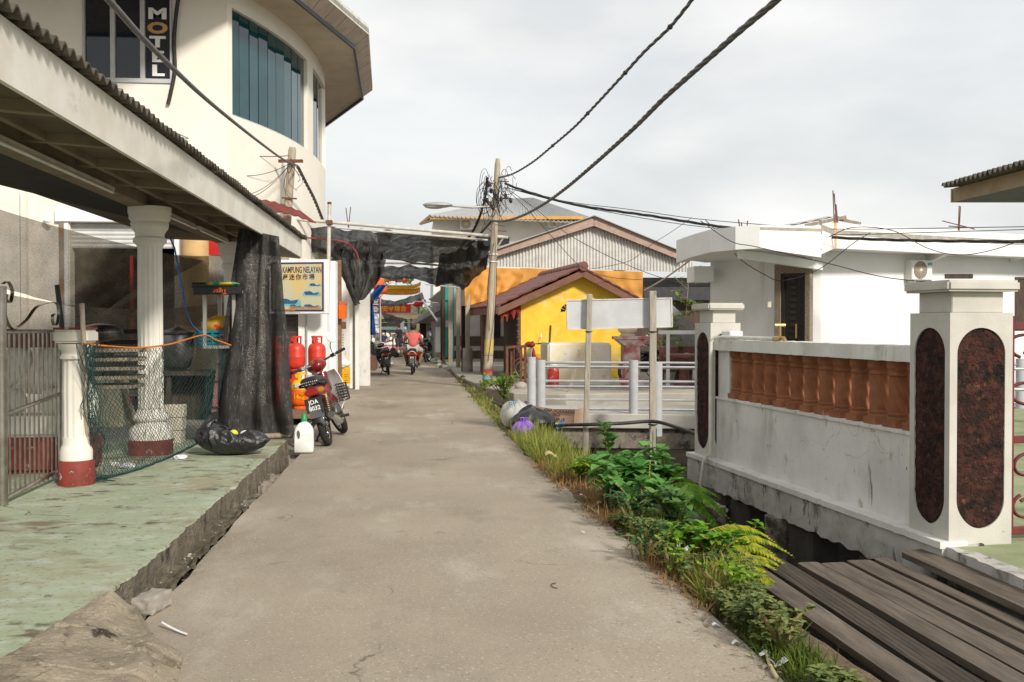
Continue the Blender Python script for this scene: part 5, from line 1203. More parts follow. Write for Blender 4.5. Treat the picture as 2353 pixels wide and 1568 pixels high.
def pot(q, label, n=16, h=.3, r=.12, leafc=None, L_=.22, cat='potted plant', pm=None):
    t = thing('potted_plant', label, cat, q)
    MB().lathe([(r*.7, 0), (r, h), (r*1.06, h), (r*1.06, h+.02), (r*.9, h+.02), (r*.85, h-.03), (0, h-.03)], q, 20, caps=False).build('pot', pm or m_black, t, smooth=40)
    g = MB()
    for k in range(n*5):
        a = rnd.uniform(0, 6.28); g.leaf(q+V((.3*r*math.cos(a), .3*r*math.sin(a), h+rnd.uniform(0, .1))), (math.cos(a), math.sin(a), rnd.uniform(.3, 1.6)), (0, 0, 1), L_*rnd.uniform(.6, 1.2), L_*.3, droop=.5)
    g.build('foliage', leafc or leafmat('mid_leaf', (.03, .1, .02), (.08, .2, .03), (.15, .28, .05)), t)
    return t
a = PD(851, 812, 33.4); pot(V((a.x, a.y, .62)), 'small green plant in a black pot on the tiled steps', 12)
a = PD(860, 818, 34); pot(V((a.x, a.y, .55)), 'second smaller potted plant at the corner of the tiled steps', 8, .22, .09)
# hand rail fence and further motorbike behind
t = thing('stair_railing', 'metal stair railing rising past the poster board', 'railing', PD(864, 800, 38))
g = MB(); 
for k in range(7):
    a, b = PD(856+2.4*k, 770-3*(k % 2), 36+k*.8), PD(857+2.4*k, 815, 36+k*.8); b.z = 0; g.cyl(b, a, .02, n=6)
g.tube([PD(855, 766, 36), PD(873, 769, 41)], .03, 6); g.tube([PD(855, 790, 36), PD(873, 790, 41)], .02, 6); g.build('railing_bars', m_galv, t)
# blue and red tarpaulins, lantern, poster board, temple post
m_tarp = mat('blue_tarp', (.012, .085, .3), (.01, .06, .22), 5, rough=.5, bump=.4, bscale=8)
def hang(xs0, xs1, y0, y1, d, amp=.1, sd=0):
    def f(u, v):
        x0 = xs0[0]+(xs0[1]-xs0[0])*v; x1 = xs1[0]+(xs1[1]-xs1[0])*v
        p = PD(x0+(x1-x0)*u, y0+(y1-y0)*v, d); return p+FW*(amp*math.sin(u*9+v*3+sd))
    return f
tag(MB().sheet(14, 14, hang((868, 842), (889, 866), 655, 690, 30.5), .01).build('tarpaulin', m_tarp, smooth=60), 'upper blue tarpaulin tied out from the shop at lantern height', 'tarpaulin')
tag(MB().sheet(12, 20, hang((843, 845), (857, 862), 686, 770, 30.8, .12, 2), .01).build('tarpaulin', m_tarp, smooth=60), 'long blue tarpaulin hanging down the white shop front', 'tarpaulin')
tag(MB().sheet(6, 10, hang((840, 842), (846, 846), 684, 732, 31, .05, 1), .01).build('cloth_strip', m_orange, smooth=60), 'narrow orange cloth strip behind the blue tarpaulin', 'cloth')
tag(MB().cyl(PD(848, 690, 30), PD(858, 689, 30), .12, n=12).build('rolled_tarp', m_netd, smooth=50), 'dark rolled cover under the upper blue tarpaulin', 'roll')
m_lan = mat('lantern_paper', (.75, .14, .03), (.65, .1, .025), 6, rough=.6, bump=.1, stains=[((.8, .45, .05), 9, .62, .7)])
def lantern(c, r, label):
    t = thing('paper_lantern', label, 'lantern', c, 0, 'paper lanterns')
    MB().lathe([(r*.35, -r*.86)]+[(r*(math.cos(a)), r*.86*math.sin(a)) for a in [R(-66+12*i) for i in range(12)]]+[(r*.35, r*.86)], c, 24, mod=lambda a, z: 1-.03*abs(math.cos(6*a))).build('shade', m_lan, t, smooth=50)
    MB().lathe([(r*.38, r*.82), (r*.38, r*1.0)], c, 16).build('top_ring', m_yellow, t); MB().lathe([(r*.38, -r*1.0), (r*.38, -r*.82)], c, 16).build('bottom_ring', m_yellow, t)
    MB().lathe([(r*.12, -r*1.9), (r*.2, -r*1.7), (r*.1, -r*1.0)], c, 10).build('tassel', m_red, t)
lantern(PD(868, 652, 36), .26, 'upper orange paper lantern under the black net'); lantern(PD(874, 664, 37), .26, 'lower orange paper lantern beside the blue tarpaulin'); 
lantern(PD(864, 690, 40), .2, 'small red lantern hanging below the two orange ones')
pbd = thing('poster_board', 'tall printed board with a dark heading and photographs by the street', 'notice board', PD(862, 790, 36))
a = PD(852, 783, 36); b = PD(872.5, 783, 36.2); ux2 = (b-a).normalized(); M = frame(ux2, V((0, 0, 1)), ux2.cross(V((0, 0, 1))), a); W2 = (b-a).length; H2 = ZD(683, 36)-a.z
MB(M).bx((0, 0, -.05), (W2, H2, 0)).build('panel', mat('poster_dark', (.05, .04, .05), rough=.5, bump=0), pbd)
for i, (z0, z1, c) in enumerate([(.38, .62, mat('poster_sky', (.4, .48, .55), (.25, .2, .2), 9, .45, .6, bump=0)), (.18, .37, mat('poster_people', (.3, .22, .19), (.6, .58, .55), 9, .45, .55, bump=0)), (.02, .16, mat('poster_dim', (.16, .15, .15), (.05, .05, .05), 9, .45, .55, bump=0))]):
    MB(M).bx((.02, z0*H2, .001), (W2-.02, z1*H2, .006)).build('photograph', c, pbd)
g = MB(M)
for k in range(9): 
    if k != 4: g.bx((.03, (.66+.034*k)*H2, .001), (W2*(.75+.2*((k*7) % 3)/3), (.675+.034*k)*H2, .004))
g.build('text_lines', mat('poster_print', (.6, .5, .5), rough=.6, bump=0), pbd)
MB(M).bx((-.03, -.05, -.06), (0, H2+.04, .02)).build('frame', m_galv, pbd); MB(M).bx((W2, -.05, -.06), (W2+.03, H2+.04, .02)).build('frame', m_galv, pbd); MB(M).bx((-.03, H2, -.06), (W2+.03, H2+.04, .02)).build('frame', m_galv, pbd)
MB(M).bx((W2*.5-.04, -a.z, -.07), (W2*.5+.04, 0, -.05)).build('leg', m_galv, pbd)
a, b = PD(874, 705, 39), PD(873, 830, 39); b.z = 0
tag(MB().tube([b, V((b.x, b.y, a.z))], .06, 10).build('timber_post', m_woodp, smooth=50), 'pale round timber post beside the printed board', 'post')
# far shop row on the same side
fr_ = thing('row_house', 'far white shop beyond the tiled steps with a yellow edge', 'shop', (-1.9, 47, 0))
MB().bx((-7, 46, -.05), (-2.6, 58, 3.1)).build('wall', m_white, fr_); MB().bx((-7.2, 45.8, 3.1), (-2.4, 58.2, 3.25)).build('roof', m_galv, fr_)
MB().bx((-2.598, 45.9, -.05), (-2.55, 46.05, 3.1)).build('corner_trim', m_yellow, fr_)
# ================================================================ temple gateway at the street end
DG = 62
tg = thing('temple_gateway', 'painted temple gateway with a red banner, tiled roof and dragons on the ridge', 'gateway', PD(925, 800, DG))
a = PD(868, 750, DG); b = PD(974, 750, DG); gx0, gx1 = 862, 976
def gp(x, y, dd=0): return PD(x, y, DG+dd)
def gface(nm, x0, x1, y0, y1, m, dd=0, th=.3, par=tg, bev=0):
    q = [gp(x0, y1, dd), gp(x1, y1, dd), gp(x1, y0, dd), gp(x0, y0, dd)]; return MB().prism(q, FW*th).build(nm, m, par, bevel=bev)
gface('lintel', 866, 965, 699, 733, mat('cream_paint', (.75, .62, .42), (.65, .5, .33), 5), 0, .4)
gface('banner', 872, 944, 699, 719, mat('banner_red', (.6, .03, .02), rough=.5, bump=0), -.03, .02)
gface('carved_panel', 944, 960, 700, 720, mat('carved_paint', (.25, .4, .5), (.7, .5, .2), 6, .45, .55), -.03, .02)
gface('panel_border', 943, 962, 698, 700, m_yellow, -.04, .03); gface('panel_border', 960, 963, 699, 722, mat('temple_green', (.08, .35, .12), (.05, .25, .1), 6), -.04, .03); gface('panel_border', 870, 960, 720, 722, mat('pale_blue', (.35, .5, .6), bump=0), -.04, .03)
for i, ch in enumerate('安平境合'):
    M = frame(RT, V((0, 0, 1)), -FW, gp(884.5+14.2*i, 714.8, -.05)); MB(M).text(ch, Matrix.Identity(4), .38, .006, bold=.008).build('lettering', mat('gold_paint', (.75, .45, .06), rough=.4, bump=0), tg)
for x in (866, 961): gface('pillar', x-4, x+4, 733, 822, mat('cream_paint', (.7,)*3), 0, .35)
bt = gp(900, 667)
def tiles(u, v):
    p = gp(872+92*u, 676-12*v, -.35+.9*v); p.z += .03*math.sin(u*2*math.pi*24)+.16*(2*u-1)**4*(1-v*.3); return p
MB().sheet(192, 4, tiles, .05).build('roof', mat('gold_tile', (.55, .25, .03), (.4, .17, .02), 7, rough=.35), tg, smooth=60)
def ridge(u, v):
    p = gp(872+94*u, 663-7*v+0, .5); p.z += .22*(2*u-1)**4; return p
MB().sheet(40, 2, ridge, .25).build('ridge', mat('temple_green', (.08,)*3), tg, smooth=40)
for k in range(3): 
    MB().tube([gp(872+94*u/20, 664-2.8*k, .46)+V((0, 0, .22*(2*u/20-1)**4)) for u in range(21)], .03, 6).build('ridge_moulding', m_yellow, tg, smooth=50)
def dragon(x0, x1, yb, par, flip, m1):
    pts = [gp(x0+(x1-x0)*i/22, yb-5-4*math.sin(i*.75), .5) for i in range(23)]
    g = MB().tube(pts, [.04+.07*math.sin(math.pi*(i+3)/27) for i in range(23)], 8)
    for i in range(2, 22, 2): g.beam(pts[i], pts[i]+V((0, 0, .17)), .03, .05)
    for i in (6, 13): g.tube([pts[i], pts[i]+RT*.15-V((0, 0, .2)), pts[i]+RT*.28-V((0, 0, .18))], [.05, .035, .02], 6)
    e_ = pts[-1]; g.ell(e_+V((0, 0, .08)), (.17, .12, .13), 12, 8)
    for s in (-1, 1): g.tube([e_+V((0, 0, .15)), e_+RT*s*.1+V((0, 0, .32))], [.03, .01], 5)
    g.build('ridge_dragon', m1, par, smooth=60)
m_drag = mat('dragon_paint', (.65, .12, .05), (.1, .4, .15), 4, .45, .55, stains=[((.7, .5, .1), 5, .55, .65)])
dragon(878, 896, 648, tg, 1, m_drag); dragon(950, 918, 650, tg, 1, m_drag)
g = MB(); c = gp(912, 644, .5); g.ell(c, (.15, .1, .15), 14, 10)
for k in range(7): a = R(-10+33*k); g.beam(c+V((math.cos(a), 0, math.sin(a)))*.14, c+V((math.cos(a), 0, math.sin(a)))*.3, .05, .07)
g.build('ridge_pearl', mat('red_paint', (.5,)*3), tg, smooth=50)
gface('ridge_post', 909, 911, 646, 660, m_house, .5, .1)
for k in range(3): MB().ell(gp(960+4*k, 700-4*k, -.5), (.3, .2, .14), 12, 8, disp=lambda p: 1+.5*nz(p.x*3, p.y*3, p.z*3)).build('carved_flower', mat('red_paint', (.5,)*3), tg, smooth=50)
# ================================================================ things at the street end
p = PZ(903, 822, 0); pj = thing('pallet_truck', 'dark pallet truck with an upright steering handle', 'pallet truck', p)
g = MB(); 
for s in (-.2, .2): g.prism([p+RT*(s-.08)+V((0, .0, .08)), p+RT*(s+.08)+V((0, 0, .08)), p+RT*(s+.08)+V((0, 1.1, .08)), p+RT*(s-.08)+V((0, 1.1, .08))], (0, 0, .06))
g.build('forks', m_black, pj); MB().prism([p+RT*-.36+V((0, -.05, .05)), p+RT*.36+V((0, -.05, .05)), p+RT*.06+V((0, -.05, .5)), p+RT*-.06+V((0, -.05, .5))], (0, .1, 0)).build('body', m_black, pj, bevel=.01)
hd2 = MB().tube([p+V((0, -.1, .4)), p+V((0.0, -.25, 1.05))], .03, 8); a = p+V((0, -.25, 1.1)); hd2.tube([a+RT*(.22*math.cos(R(30*k)))+V((0, -.02, .06*math.sin(R(30*k)))) for k in range(13)], .018, 6); hd2.build('handle', m_black, pj, smooth=50)
for s in (-.12, .12): MB().cyl(p+RT*(s-.03)+V((0, -.12, .1)), p+RT*(s+.03)+V((0, -.12, .1)), .1, n=16).build('wheel', m_rubber, pj, smooth=40)
sk = XY(893, 53)
for i in range(9):
    lay, k = divmod(i, 3); m_s = [mat('white_sack', (.72, .72, .7), (.62, .62, .6), 6, bump=.3, bscale=12), mat('pink_sack', (.6, .3, .32), (.5, .25, .27), 6, bump=.3, bscale=12), mat('white_sack', (.7,)*3)][lay]
    o = MB().ell((sk[0]-.7+.62*k+.1*lay, sk[1]+.2*lay, .1+.2*lay+.08), (.36, .45, .13), 14, 8, disp=lambda p: 1+.1*nz(p.x*3, p.y*3, p.z*3+i)).build('grain_sack', m_s, smooth=60)
    tag(o, ('white', 'pink', 'white')[lay]+' sack, '+('first', 'second', 'third')[k]+' from the steps in the '+('bottom', 'middle', 'top')[lay]+' layer behind the pallet truck', 'sack', 'sacks behind the pallet truck')
MB().bx((sk[0]-1.1, sk[1]-.4, -.03), (sk[0]+1.0, sk[1]+.5, .06)).build('wood_pallet', m_wood); tag(bpy.data.objects['wood_pallet'], 'timber pallet under the pile of sacks', 'pallet')
fb = thing('market_hall', 'low yellow market building with pale metal roofs beyond the temple gateway', 'building', PD(920, 780, 85))
def fface(nm, x0, x1, y0, y1, d, m, th=.2): return MB().prism([PD(x0, y1, d), PD(x1, y1, d), PD(x1, y0, d), PD(x0, y0, d)], FW*th).build(nm, m, fb)
fface('wall', 850, 1000, 766, 800, 90, mat('cream_brick', (.7, .66, .5), (.6, .55, .42), 1)); fface('wall', 872, 887, 765, 800, 80, mat('amber_wall', (.7, .35, .05), (.6, .3, .05), 2))
fface('awning', 888, 990, 759, 763, 78, mat('pale_roof', (.45, .55, .6), (.4, .5, .55), 2), 3); fface('awning', 888, 990, 763, 766, 77.6, mat('lime_edge', (.6, .7, .4)), .1); fface('roof', 868, 914, 751, 758, 74, mat('pale_roof', (.45,)*3), 6)
fface('beam', 874, 968, 742, 748, 70, mat('grey_beam', (.12, .11, .1)), .4); fface('beam_edge', 874, 968, 741, 742, 69.9, m_house, .4)
for x, y0, w_ in ((924, 718, 4), (939, 722, 2.5), (952, 742, 2), (961, 742, 2.2)): fface('post', x-w_/1.0, x+w_/1.0, y0, 815, 68+x % 3, m_greypost if x != 924 else m_house, .3)
fface('notice', 947, 958, 722, 746, 66.5, mat('orange_notice', (.5, .2, .1), (.6, .4, .3), 6, bump=0), .05)
t = thing('stall_canopy', 'small red canopy over the stalls by the standing man', 'canopy', PD(935, 800, 64))
c = PD(934, 768, 64); MB().lathe([(1.1, -.12), (.6, .05), (.0, .14)], c, 16, caps=False).build('cover', mat('maroon_cloth', (.25, .05, .06), bump=.1), t, smooth=50); MB().cyl((c.x, c.y, 0), c, .03, n=8).build('pole', m_galv, t)
t = thing('triangular_flag', 'red triangular flag with a white stripe behind the rider', 'flag', PD(963, 775, 50))
a = PD(958, 768, 48); MB().prism([PD(955, 780, 48), PD(973, 784, 48), PD(964, 757, 48)], FW*.02).build('cloth', mat('red_paint', (.5,)*3), t); MB().prism([PD(957, 772, 47.97), PD(968, 768, 47.97), PD(968.5, 770.5, 47.97), PD(957, 775, 47.97)], FW*.01).build('stripe', m_house, t); b = PD(964, 757, 48); MB().cyl((b.x, b.y+.03, 0), b+V((0, .03, 0)), .015, n=6).build('pole', m_galv, t)
# trees beyond
def tree(label, x, d, h, r, lm, n=900, ls=.35, seed=0):
    q = XY(x, d); b = V((q[0], q[1], -.3)); rr = random.Random(seed); t = thing('tree', label, 'tree', b, 0, 'trees beyond the gateway')
    g = MB().tube([b, b+V((.1, 0, h*.5)), b+V((0, .1, h*.8))], [.22, .15, .05], 8)
    bl = []
    for k in range(9):
        e_ = b+V((rr.uniform(-1, 1)*r*.8, rr.uniform(-1, 1)*r*.8, h*rr.uniform(.45, .95))); g.tube([b+V((0, 0, h*rr.uniform(.3, .6))), e_], [.08, .02], 5); bl.append((e_, r*rr.uniform(.3, .55)))
    g.build('trunk', m_woodd, t, smooth=50); c = MB()
    for k in range(n):
        e_, s = rr.choice(bl); d_ = V((rr.gauss(0, 1), rr.gauss(0, 1), rr.gauss(0, .8))).normalized(); p_ = e_+d_*s*rr.uniform(.5, 1.1)
        c.leaf(p_, d_+V((rr.uniform(-.6, .6), rr.uniform(-.6, .6), rr.uniform(-.5, .2))), (rr.uniform(-1, 1), rr.uniform(-1, 1), 1), ls*rr.uniform(.7, 1.3), ls*.5, n=2)
    c.build('crown', lm, t)
lm1 = leafmat('tree_leaf', (.025, .06, .012), (.07, .13, .02), (.12, .2, .03)); lm2 = leafmat('tree_leaf_light', (.05, .1, .015), (.12, .19, .03), (.2, .26, .05))
tree('dark green tree filling the gap under the gateway beam', 893, 105, 3.3, 2.6, lm1, 1400, .5, 1); tree('yellowish green tree seen beside the white post under the gateway', 915, 112, 3.5, 2.6, lm2, 1400, .5, 2); tree('tree with the deepest green crown behind the orange notice', 955, 108, 3.4, 2.6, lm1, 1200, .5, 3)
tree('pale green tree behind the far red canopy', 975, 118, 3.3, 2.4, lm2, 1000, .5, 4)
# ================================================================ tall utility pole with street lamp
base = PZ(1119, 893, 0); top = PD(1144, 365, base.dot(FW))
d0 = base.dot(FW); t = thing('utility_pole', 'tall timber utility pole by the platform with tangled wires and a street lamp', 'utility pole', base)
ax_ = top-base
MB().tube([base-V((0, 0, .4)), base, base+ax_*.3, base+ax_*.97, top], [.13, .125, .1, .072, .05], 16).build('shaft', m_woodp, t, smooth=50)
MB().tube([base+V((0, 0, -.3)), base+ax_*.06], [.134, .124], 16).build('mossy_foot', mat('mossy_wood', (.16, .15, .06), (.1, .1, .04), 12, bump=.4), t, smooth=50)
def pole(y): return PD(1144-25*(y-365)/528, y, d0)
for y, m_ in ((585, m_house), (602, m_house), (817, m_cable), (881, m_cable)):
    MB().lathe([(.11, -.012), (.115, 0), (.11, .012)], pole(y), 16).build('tie_band', m_, t, smooth=50)
for y0, y1, m_ in ((848, 860, mat('red_mark', (.5, .12, .1), bump=0)), (861, 872, mat('blue_mark', (.2, .4, .5), bump=0)), (780, 812, mat('yellow_mark', (.55, .42, .08), (.4, .33, .2), 20, bump=0))):
    p0, p1 = pole(y1), pole(y0); MB().tube([p0, p1], [.1275 if y0 > 840 else .117, .1235 if y0 > 840 else .113], 16, caps=False).build('paint_band', m_, t, smooth=50)
arm0, arm1 = pole(474), PD(1034, 473, d0-.6)
lm = MB().tube([arm0, PD(1085, 477, d0-.3), arm1], .028, 8).build('lamp_arm', m_galv, t, smooth=50)
lc = PD(1006, 472, d0-.75)
MB().ell(lc, (.37, .16, .075), 20, 10, disp=lambda p: 1 if p.z > -.2 else .9).build('lamp_head', m_galv, lm, smooth=60)
MB().ell(lc-RT*.08-V((0, 0, .03)), (.25, .12, .06), 16, 8).build('lamp_lens', mat('lamp_lens', (.35, .37, .36), rough=.15, bump=0), lm, smooth=60)
for y in (416, 455, 530): MB().beam(pole(y)-RT*.1, pole(y)+RT*.3-V((0, 0, .02)), .025, .025).build('step_bolt', m_rust, t)
for k, (y, dx) in enumerate(((425, -16), (440, -12), (462, -20), (470, -14), (478, -6), (459, 12), (452, 22), (462, 34), (446, -4))):
    MB().ell(pole(y)+RT*(dx/F*d0)-FW*.08, (.045, .045, .07), 10, 8).build('insulator', m_black if k % 3 else m_rust, t, smooth=50)
g = MB(); rr = random.Random(11)
for k in range(20):      # loops of wire around the head
    c = pole(rr.uniform(420, 480))+RT*rr.choice([-.25, -.2, -.3, .2, .3, -.1]); rx, rz = rr.uniform(.06, .2), rr.uniform(.2, .42); ph = rr.uniform(0, 6); a0, a1 = rr.uniform(0, 2), rr.uniform(4, 7)
    g.tube([c+RT*(rx*math.cos(a0+(a1-a0)*i/14))+FW*(-.12+.08*math.sin(i*.6+ph))+V((0, 0, rz*math.sin(a0+(a1-a0)*i/14))) for i in range(15)], .007, 4)
for k in range(26):
    a = pole(rr.uniform(400, 480))+RT*rr.uniform(-.3, .15)-FW*.1; b = pole(rr.uniform(420, 540))+RT*rr.uniform(-.35, .5)-FW*.1
    m_ = a.lerp(b, .5)+V((rr.uniform(-.15, .15), 0, -rr.uniform(0, .3))); g.tube(spline([a, m_, b], 5), .006, 4)
for y0, y1, s in ((520, 830, .12), (560, 760, -.1)): g.tube(spline([pole(y0)-FW*.13, pole((y0+y1)/2)-FW*.14+RT*s, pole(y1)-FW*.14], 6), .007, 4)
g.build('wire_tangle', m_cable, t)
# the two thick twisted cables overhead
g = MB(); pth = pxpath([(1146, 409), (1180, 399), (1225, 372), (1270, 335), (1320, 292), (1370, 240), (1430, 175), (1480, 120), (1540, 62), (1595, -6), (1640, -60)], d0-.2, 10.5)
twist(g, pth, .013, .012, 3, .8)
tag(g.build('power_cable', m_cableg, smooth=60), 'upper twisted power cable rising from the tall pole into the sky', 'cable')
for k in (.3, .47, .62, .8, .93):
    p_ = pth[int(k*(len(pth)-1))] 
    MB().ell(p_, (.035, .035, .035), 8, 6).build('cable_clip', m_black); o = bpy.context.scene.collection.objects[-1]; tag(o, ['second clip from the sky edge', 'middle clip', 'clip above the gable', 'clip closest to the pole but one', 'clip closest to the pole'][[.3, .47, .62, .8, .93].index(k)]+' on the upper twisted power cable', 'clip', 'clips on the upper cable')
g = MB(); pth = pxpath([(1128, 508), (1160, 508), (1200, 496), (1250, 469), (1300, 433), (1350, 391), (1400, 347), (1460, 292), (1520, 232), (1580, 178), (1640, 125), (1700, 72), (1760, 22), (1800, -12), (1850, -60)], d0, 7.2)
twist(g, pth, .016, .0145, 4, .9)
tag(g.build('power_cable', m_cableg, smooth=60), 'lower thicker twisted power cable sweeping from the tall pole over the road', 'cable')
g = MB()
twist(g, pxpath([(1119, 408), (1117, 440), (1108, 480), (1095, 515), (1078, 545), (1060, 566)], d0, 27.5), .02, .018, 3, .5); tag(g.build('power_cable', m_cable, smooth=60), 'twisted black cable running down from the tall pole behind the lamp arm', 'cable')
g = MB(); twist(g, pxpath([(1128, 509), (1110, 530), (1090, 552), (1072, 566)], d0, 27.5), .02, .018, 3, .5); tag(g.build('power_cable', m_cable, smooth=60), 'short twisted black cable from the lower cable anchor into the black net', 'cable')
g = MB(); pth = pxpath([(1160, 422), (1200, 437), (1270, 458), (1340, 474), (1420, 486), (1500, 497), (1600, 513), (1700, 527), (1800, 537), (1900, 545), (2000, 550), (2150, 554), (2400, 556)], d0, 17.5)
twist(g, pth, .018, .016, 3, 1.4); tag(g.build('phone_cable', m_cable, smooth=60), 'bundle of black cables sagging from the tall pole across the white house', 'cable')
def wire(pts, da, db, label, r=.008):
    tag(MB().tube(pxpath(pts, da, db), r, 5).build('thin_wire', m_cable), label, 'wire', 'thin wires')
wire([(1165, 432), (1300, 463), (1450, 482), (1600, 503), (1800, 520), (1950, 527), (2380, 521)], d0, 17.4, 'thin wire above the cable bundle in front of the white parapet')
wire([(1165, 432), (1300, 468), (1450, 497), (1600, 520), (1750, 533), (1905, 540), (2050, 537), (2380, 527)], d0, 17.4, 'thin wire just below the cable bundle, rising to the corner roof')
wire([(1158, 430), (1200, 470), (1260, 535), (1310, 590), (1340, 615), (1400, 637), (1500, 645)], d0, 28.5, 'thin wire diving from the pole past the gable to the tiled ridge')
wire([(1160, 430), (1230, 480), (1300, 535), (1400, 590), (1500, 632), (1590, 655), (1650, 648)], d0, 24, 'thin wire crossing the corrugated gable towards the dark shed')
wire([(1590, 500), (1540, 535), (1500, 560), (1470, 585), (1430, 605), (1320, 625)], 30, 33, 'thin drooping wire hung across the corrugated gable')
wire([(1620, 505), (1660, 545), (1700, 595), (1760, 633), (1800, 645), (1880, 620), (1960, 560), (2000, 535)], 20, 19, 'looped wire drooping under the porch canopy')
wire([(1610, 508), (1680, 555), (1740, 568), (1900, 605), (2050, 640), (2250, 652), (2400, 636)], 18.5, 16, 'long slack wire passing in front of the air conditioner')
wire([(1905, 545), (1960, 523), (2050, 530), (2130, 570), (2200, 586), (2280, 575), (2380, 540)], 19, 17, 'slack loop of wire before the rust stained parapet')
tag(MB().tube(pxpath([(1590, 595), (1560, 617), (1520, 645), (1480, 668)], 21, 27), .02, 6).build('stay_rod', m_galv, smooth=50), 'pale stay rod slanting from the porch canopy to the tiled roof corner', 'rod')
# ================================================================ far building with hip roof
fb2 = thing('flat_block', 'far pale block with a ribbed metal hip roof and orange fascia', 'building', PD(1160, 750, 55))
def bface(par, nm, x0, x1, y0, y1, d, m, th=.2, d1=None, bev=0): return face(par, nm, x0, x1, y0, y1, d, m, th, bev, d1)
bface(fb2, 'wall', 996, 1365, 505, 760, 56, mat('pale_wall', (.72, .7, .66), (.65, .63, .58), 1.2), 14)
m_ribs = mat('ribbed_metal', (.42, .42, .41), (.36, .36, .35), 3, rough=.45, metal=.3, bump=.05)
def hip(p00, p10, p11, p01, n, par, nm='roof', m=m_ribs):
    def f(u, v):
        a = p00.lerp(p10, u); b = p01.lerp(p11, u); p = a.lerp(b, v); k = (u*n) % 1
        return p+V((0, 0, .07 if k < .22 else 0))
    return MB().sheet(n*5, 2, f, .05).build(nm, m, par)
e0, e1 = PD(988, 497, 54.5), PD(1395, 515, 54.5); r0, r1 = PD(1175, 458, 62), PD(1225, 457, 62)
hip(e0, e1, r1, r0, 40, fb2); hip(PD(962, 516, 62), e0, r0, PD(1150, 458, 63), 10, fb2)
bface(fb2, 'fascia', 988, 1340, 497, 504, 54.6, mat('orange_fascia', (.62, .33, .08), (.55, .28, .07), 3), .1, 54.6)
a, b = PD(966, 518, 61), PD(988, 500, 54.6); MB().prism([a, b, b+V((0, 0, .18)), a+V((0, 0, .18))], FW*.1).build('fascia', mat('orange_fascia', (.6,)*3), fb2)
MB().prism([PD(966, 518, 61), PD(990, 505, 54.7), PD(1350, 505, 54.7), PD(1350, 505, 56), PD(1000, 508, 57)], V((0, 0, .03))).build('soffit', m_soff, fb2)
bface(fb2, 'window', 1098, 1170, 545, 575, 55.9, m_glass, .1); bface(fb2, 'band', 968, 1090, 540, 552, 55.5, m_conc, .4)
def aircon(x0, x1, y0, y1, d, label, par_w=.3, badge=False, uxv=None):
    ux3 = uxv or RT; a = PD(x0, y1, d); w_ = (PD(x1, y1, d)-a).dot(ux3); h = ZD(y0, d)-a.z; nn = ux3.cross(V((0, 0, 1))); t = thing('air_conditioner', label, 'air conditioner', a)
    M = frame(ux3, V((0, 0, 1)), nn, a)
    MB(M).bx((0, 0, -par_w), (w_, h, 0)).build('casing', m_white, t, bevel=.015)
    c = M @ V((w_*.4, h*.5, .004)); rad = min(w_*.33, h*.44); X = frame(ux3, V((0, 0, 1)), nn, V((0, 0, 0))).to_3x3()
    MB().lathe([(rad, .0), (rad, .006), (0, .006)], c, 32, X, caps=False).build('fan_well', mat('fan_shadow', (.13, .12, .11), bump=0), t)
    g = MB()
    for k in range(7): 
        q = rad*(k+1)/7; g.tube([c+X @ V((q*math.cos(a_), q*math.sin(a_), .012)) for a_ in [2*math.pi*j/28 for j in range(29)]], .003*max(1, d/20), 4)
    for k in range(20): a_ = 2*math.pi*k/20; g.tube([c+X @ V((rad*.15*math.cos(a_), rad*.15*math.sin(a_), .014)), c+X @ V((rad*.6*math.cos(a_+.2), rad*.6*math.sin(a_+.2), .016)), c+X @ V((rad*math.cos(a_+.5), rad*math.sin(a_+.5), .014))], .0028*max(1, d/20), 4)
    g.lathe([(rad*.16, .0), (rad*.16, .02), (0, .024)], c, 16, X, caps=False); g.build('fan_grille', m_cream, t)
    for s in (.08, .88): MB(M).bx((w_*s, -.06, -par_w-.12), (w_*s+.04, 0, .02)).build('bracket', m_galv, t)
    if badge:
        b = MB(M).bx((w_*.76, h*.74, .001), (w_*.97, h*.88, .006)).build('badge', mat('teal_badge', (.0, .38, .4), bump=0), t)
        MB(M @ Matrix.Translation((w_*.865, h*.79, .007))).text('Hisense', Matrix.Identity(4), .038, .001).build('lettering', mat('sign_white', (.8,)*3), b)
    return t
aircon(1057, 1091, 502, 528, 55.5, 'white air conditioner on the far block beside the lamp arm'); aircon(1258, 1290, 509, 522, 55.5, 'white air conditioner on the far block peeping above the gable')
# ================================================================ timber hall with corrugated gable
hl = thing('timber_hall', 'timber hall with a corrugated gable, dark porch and plank posts along the road', 'hall', PD(1365, 750, 35))
DH = 35.0
m_corr = mat('corrugated_gable', (.62, .61, .57), (.52, .51, .48), 4, rough=.5, metal=.1, bump=.1, stains=[((.3, .23, .17), 2, .6, .8, (2, 1, .3)), ((.2, .13, .09), 6, .68, .8, (2, 1, .3))])
m_barge = mat('pink_worn_board', (.43, .32, .26), (.36, .25, .2), 4, bump=.3, stains=[((.5, .43, .36), 5, .55, .7, (1, 1, 3)), ((.3, .12, .08), 5, .62, .75)])
lz, rz_, bz = 575, 590, 618
A0 = PD(1120, 612, DH-.0); B0 = PD(1590, 626, DH); RD = PD(1365, 515, DH)
n = 60
def gab(u, v):
    p = A0.lerp(B0, u); x = 1120+470*u
    ty = 590+(512-590)*(x-1120)/(1365-1120) if x < 1365 else 512+(600-512)*(x-1365)/(1590-1365)
    z1 = ZD(ty, DH); z = p.z+(max(z1, p.z+.05)-p.z)*v
    return V((p.x, p.y, z))-FW*.03*math.sin(u*2*math.pi*64)
MB().sheet(64*7, 3, gab, .02).build('gable', m_corr, hl, smooth=70)
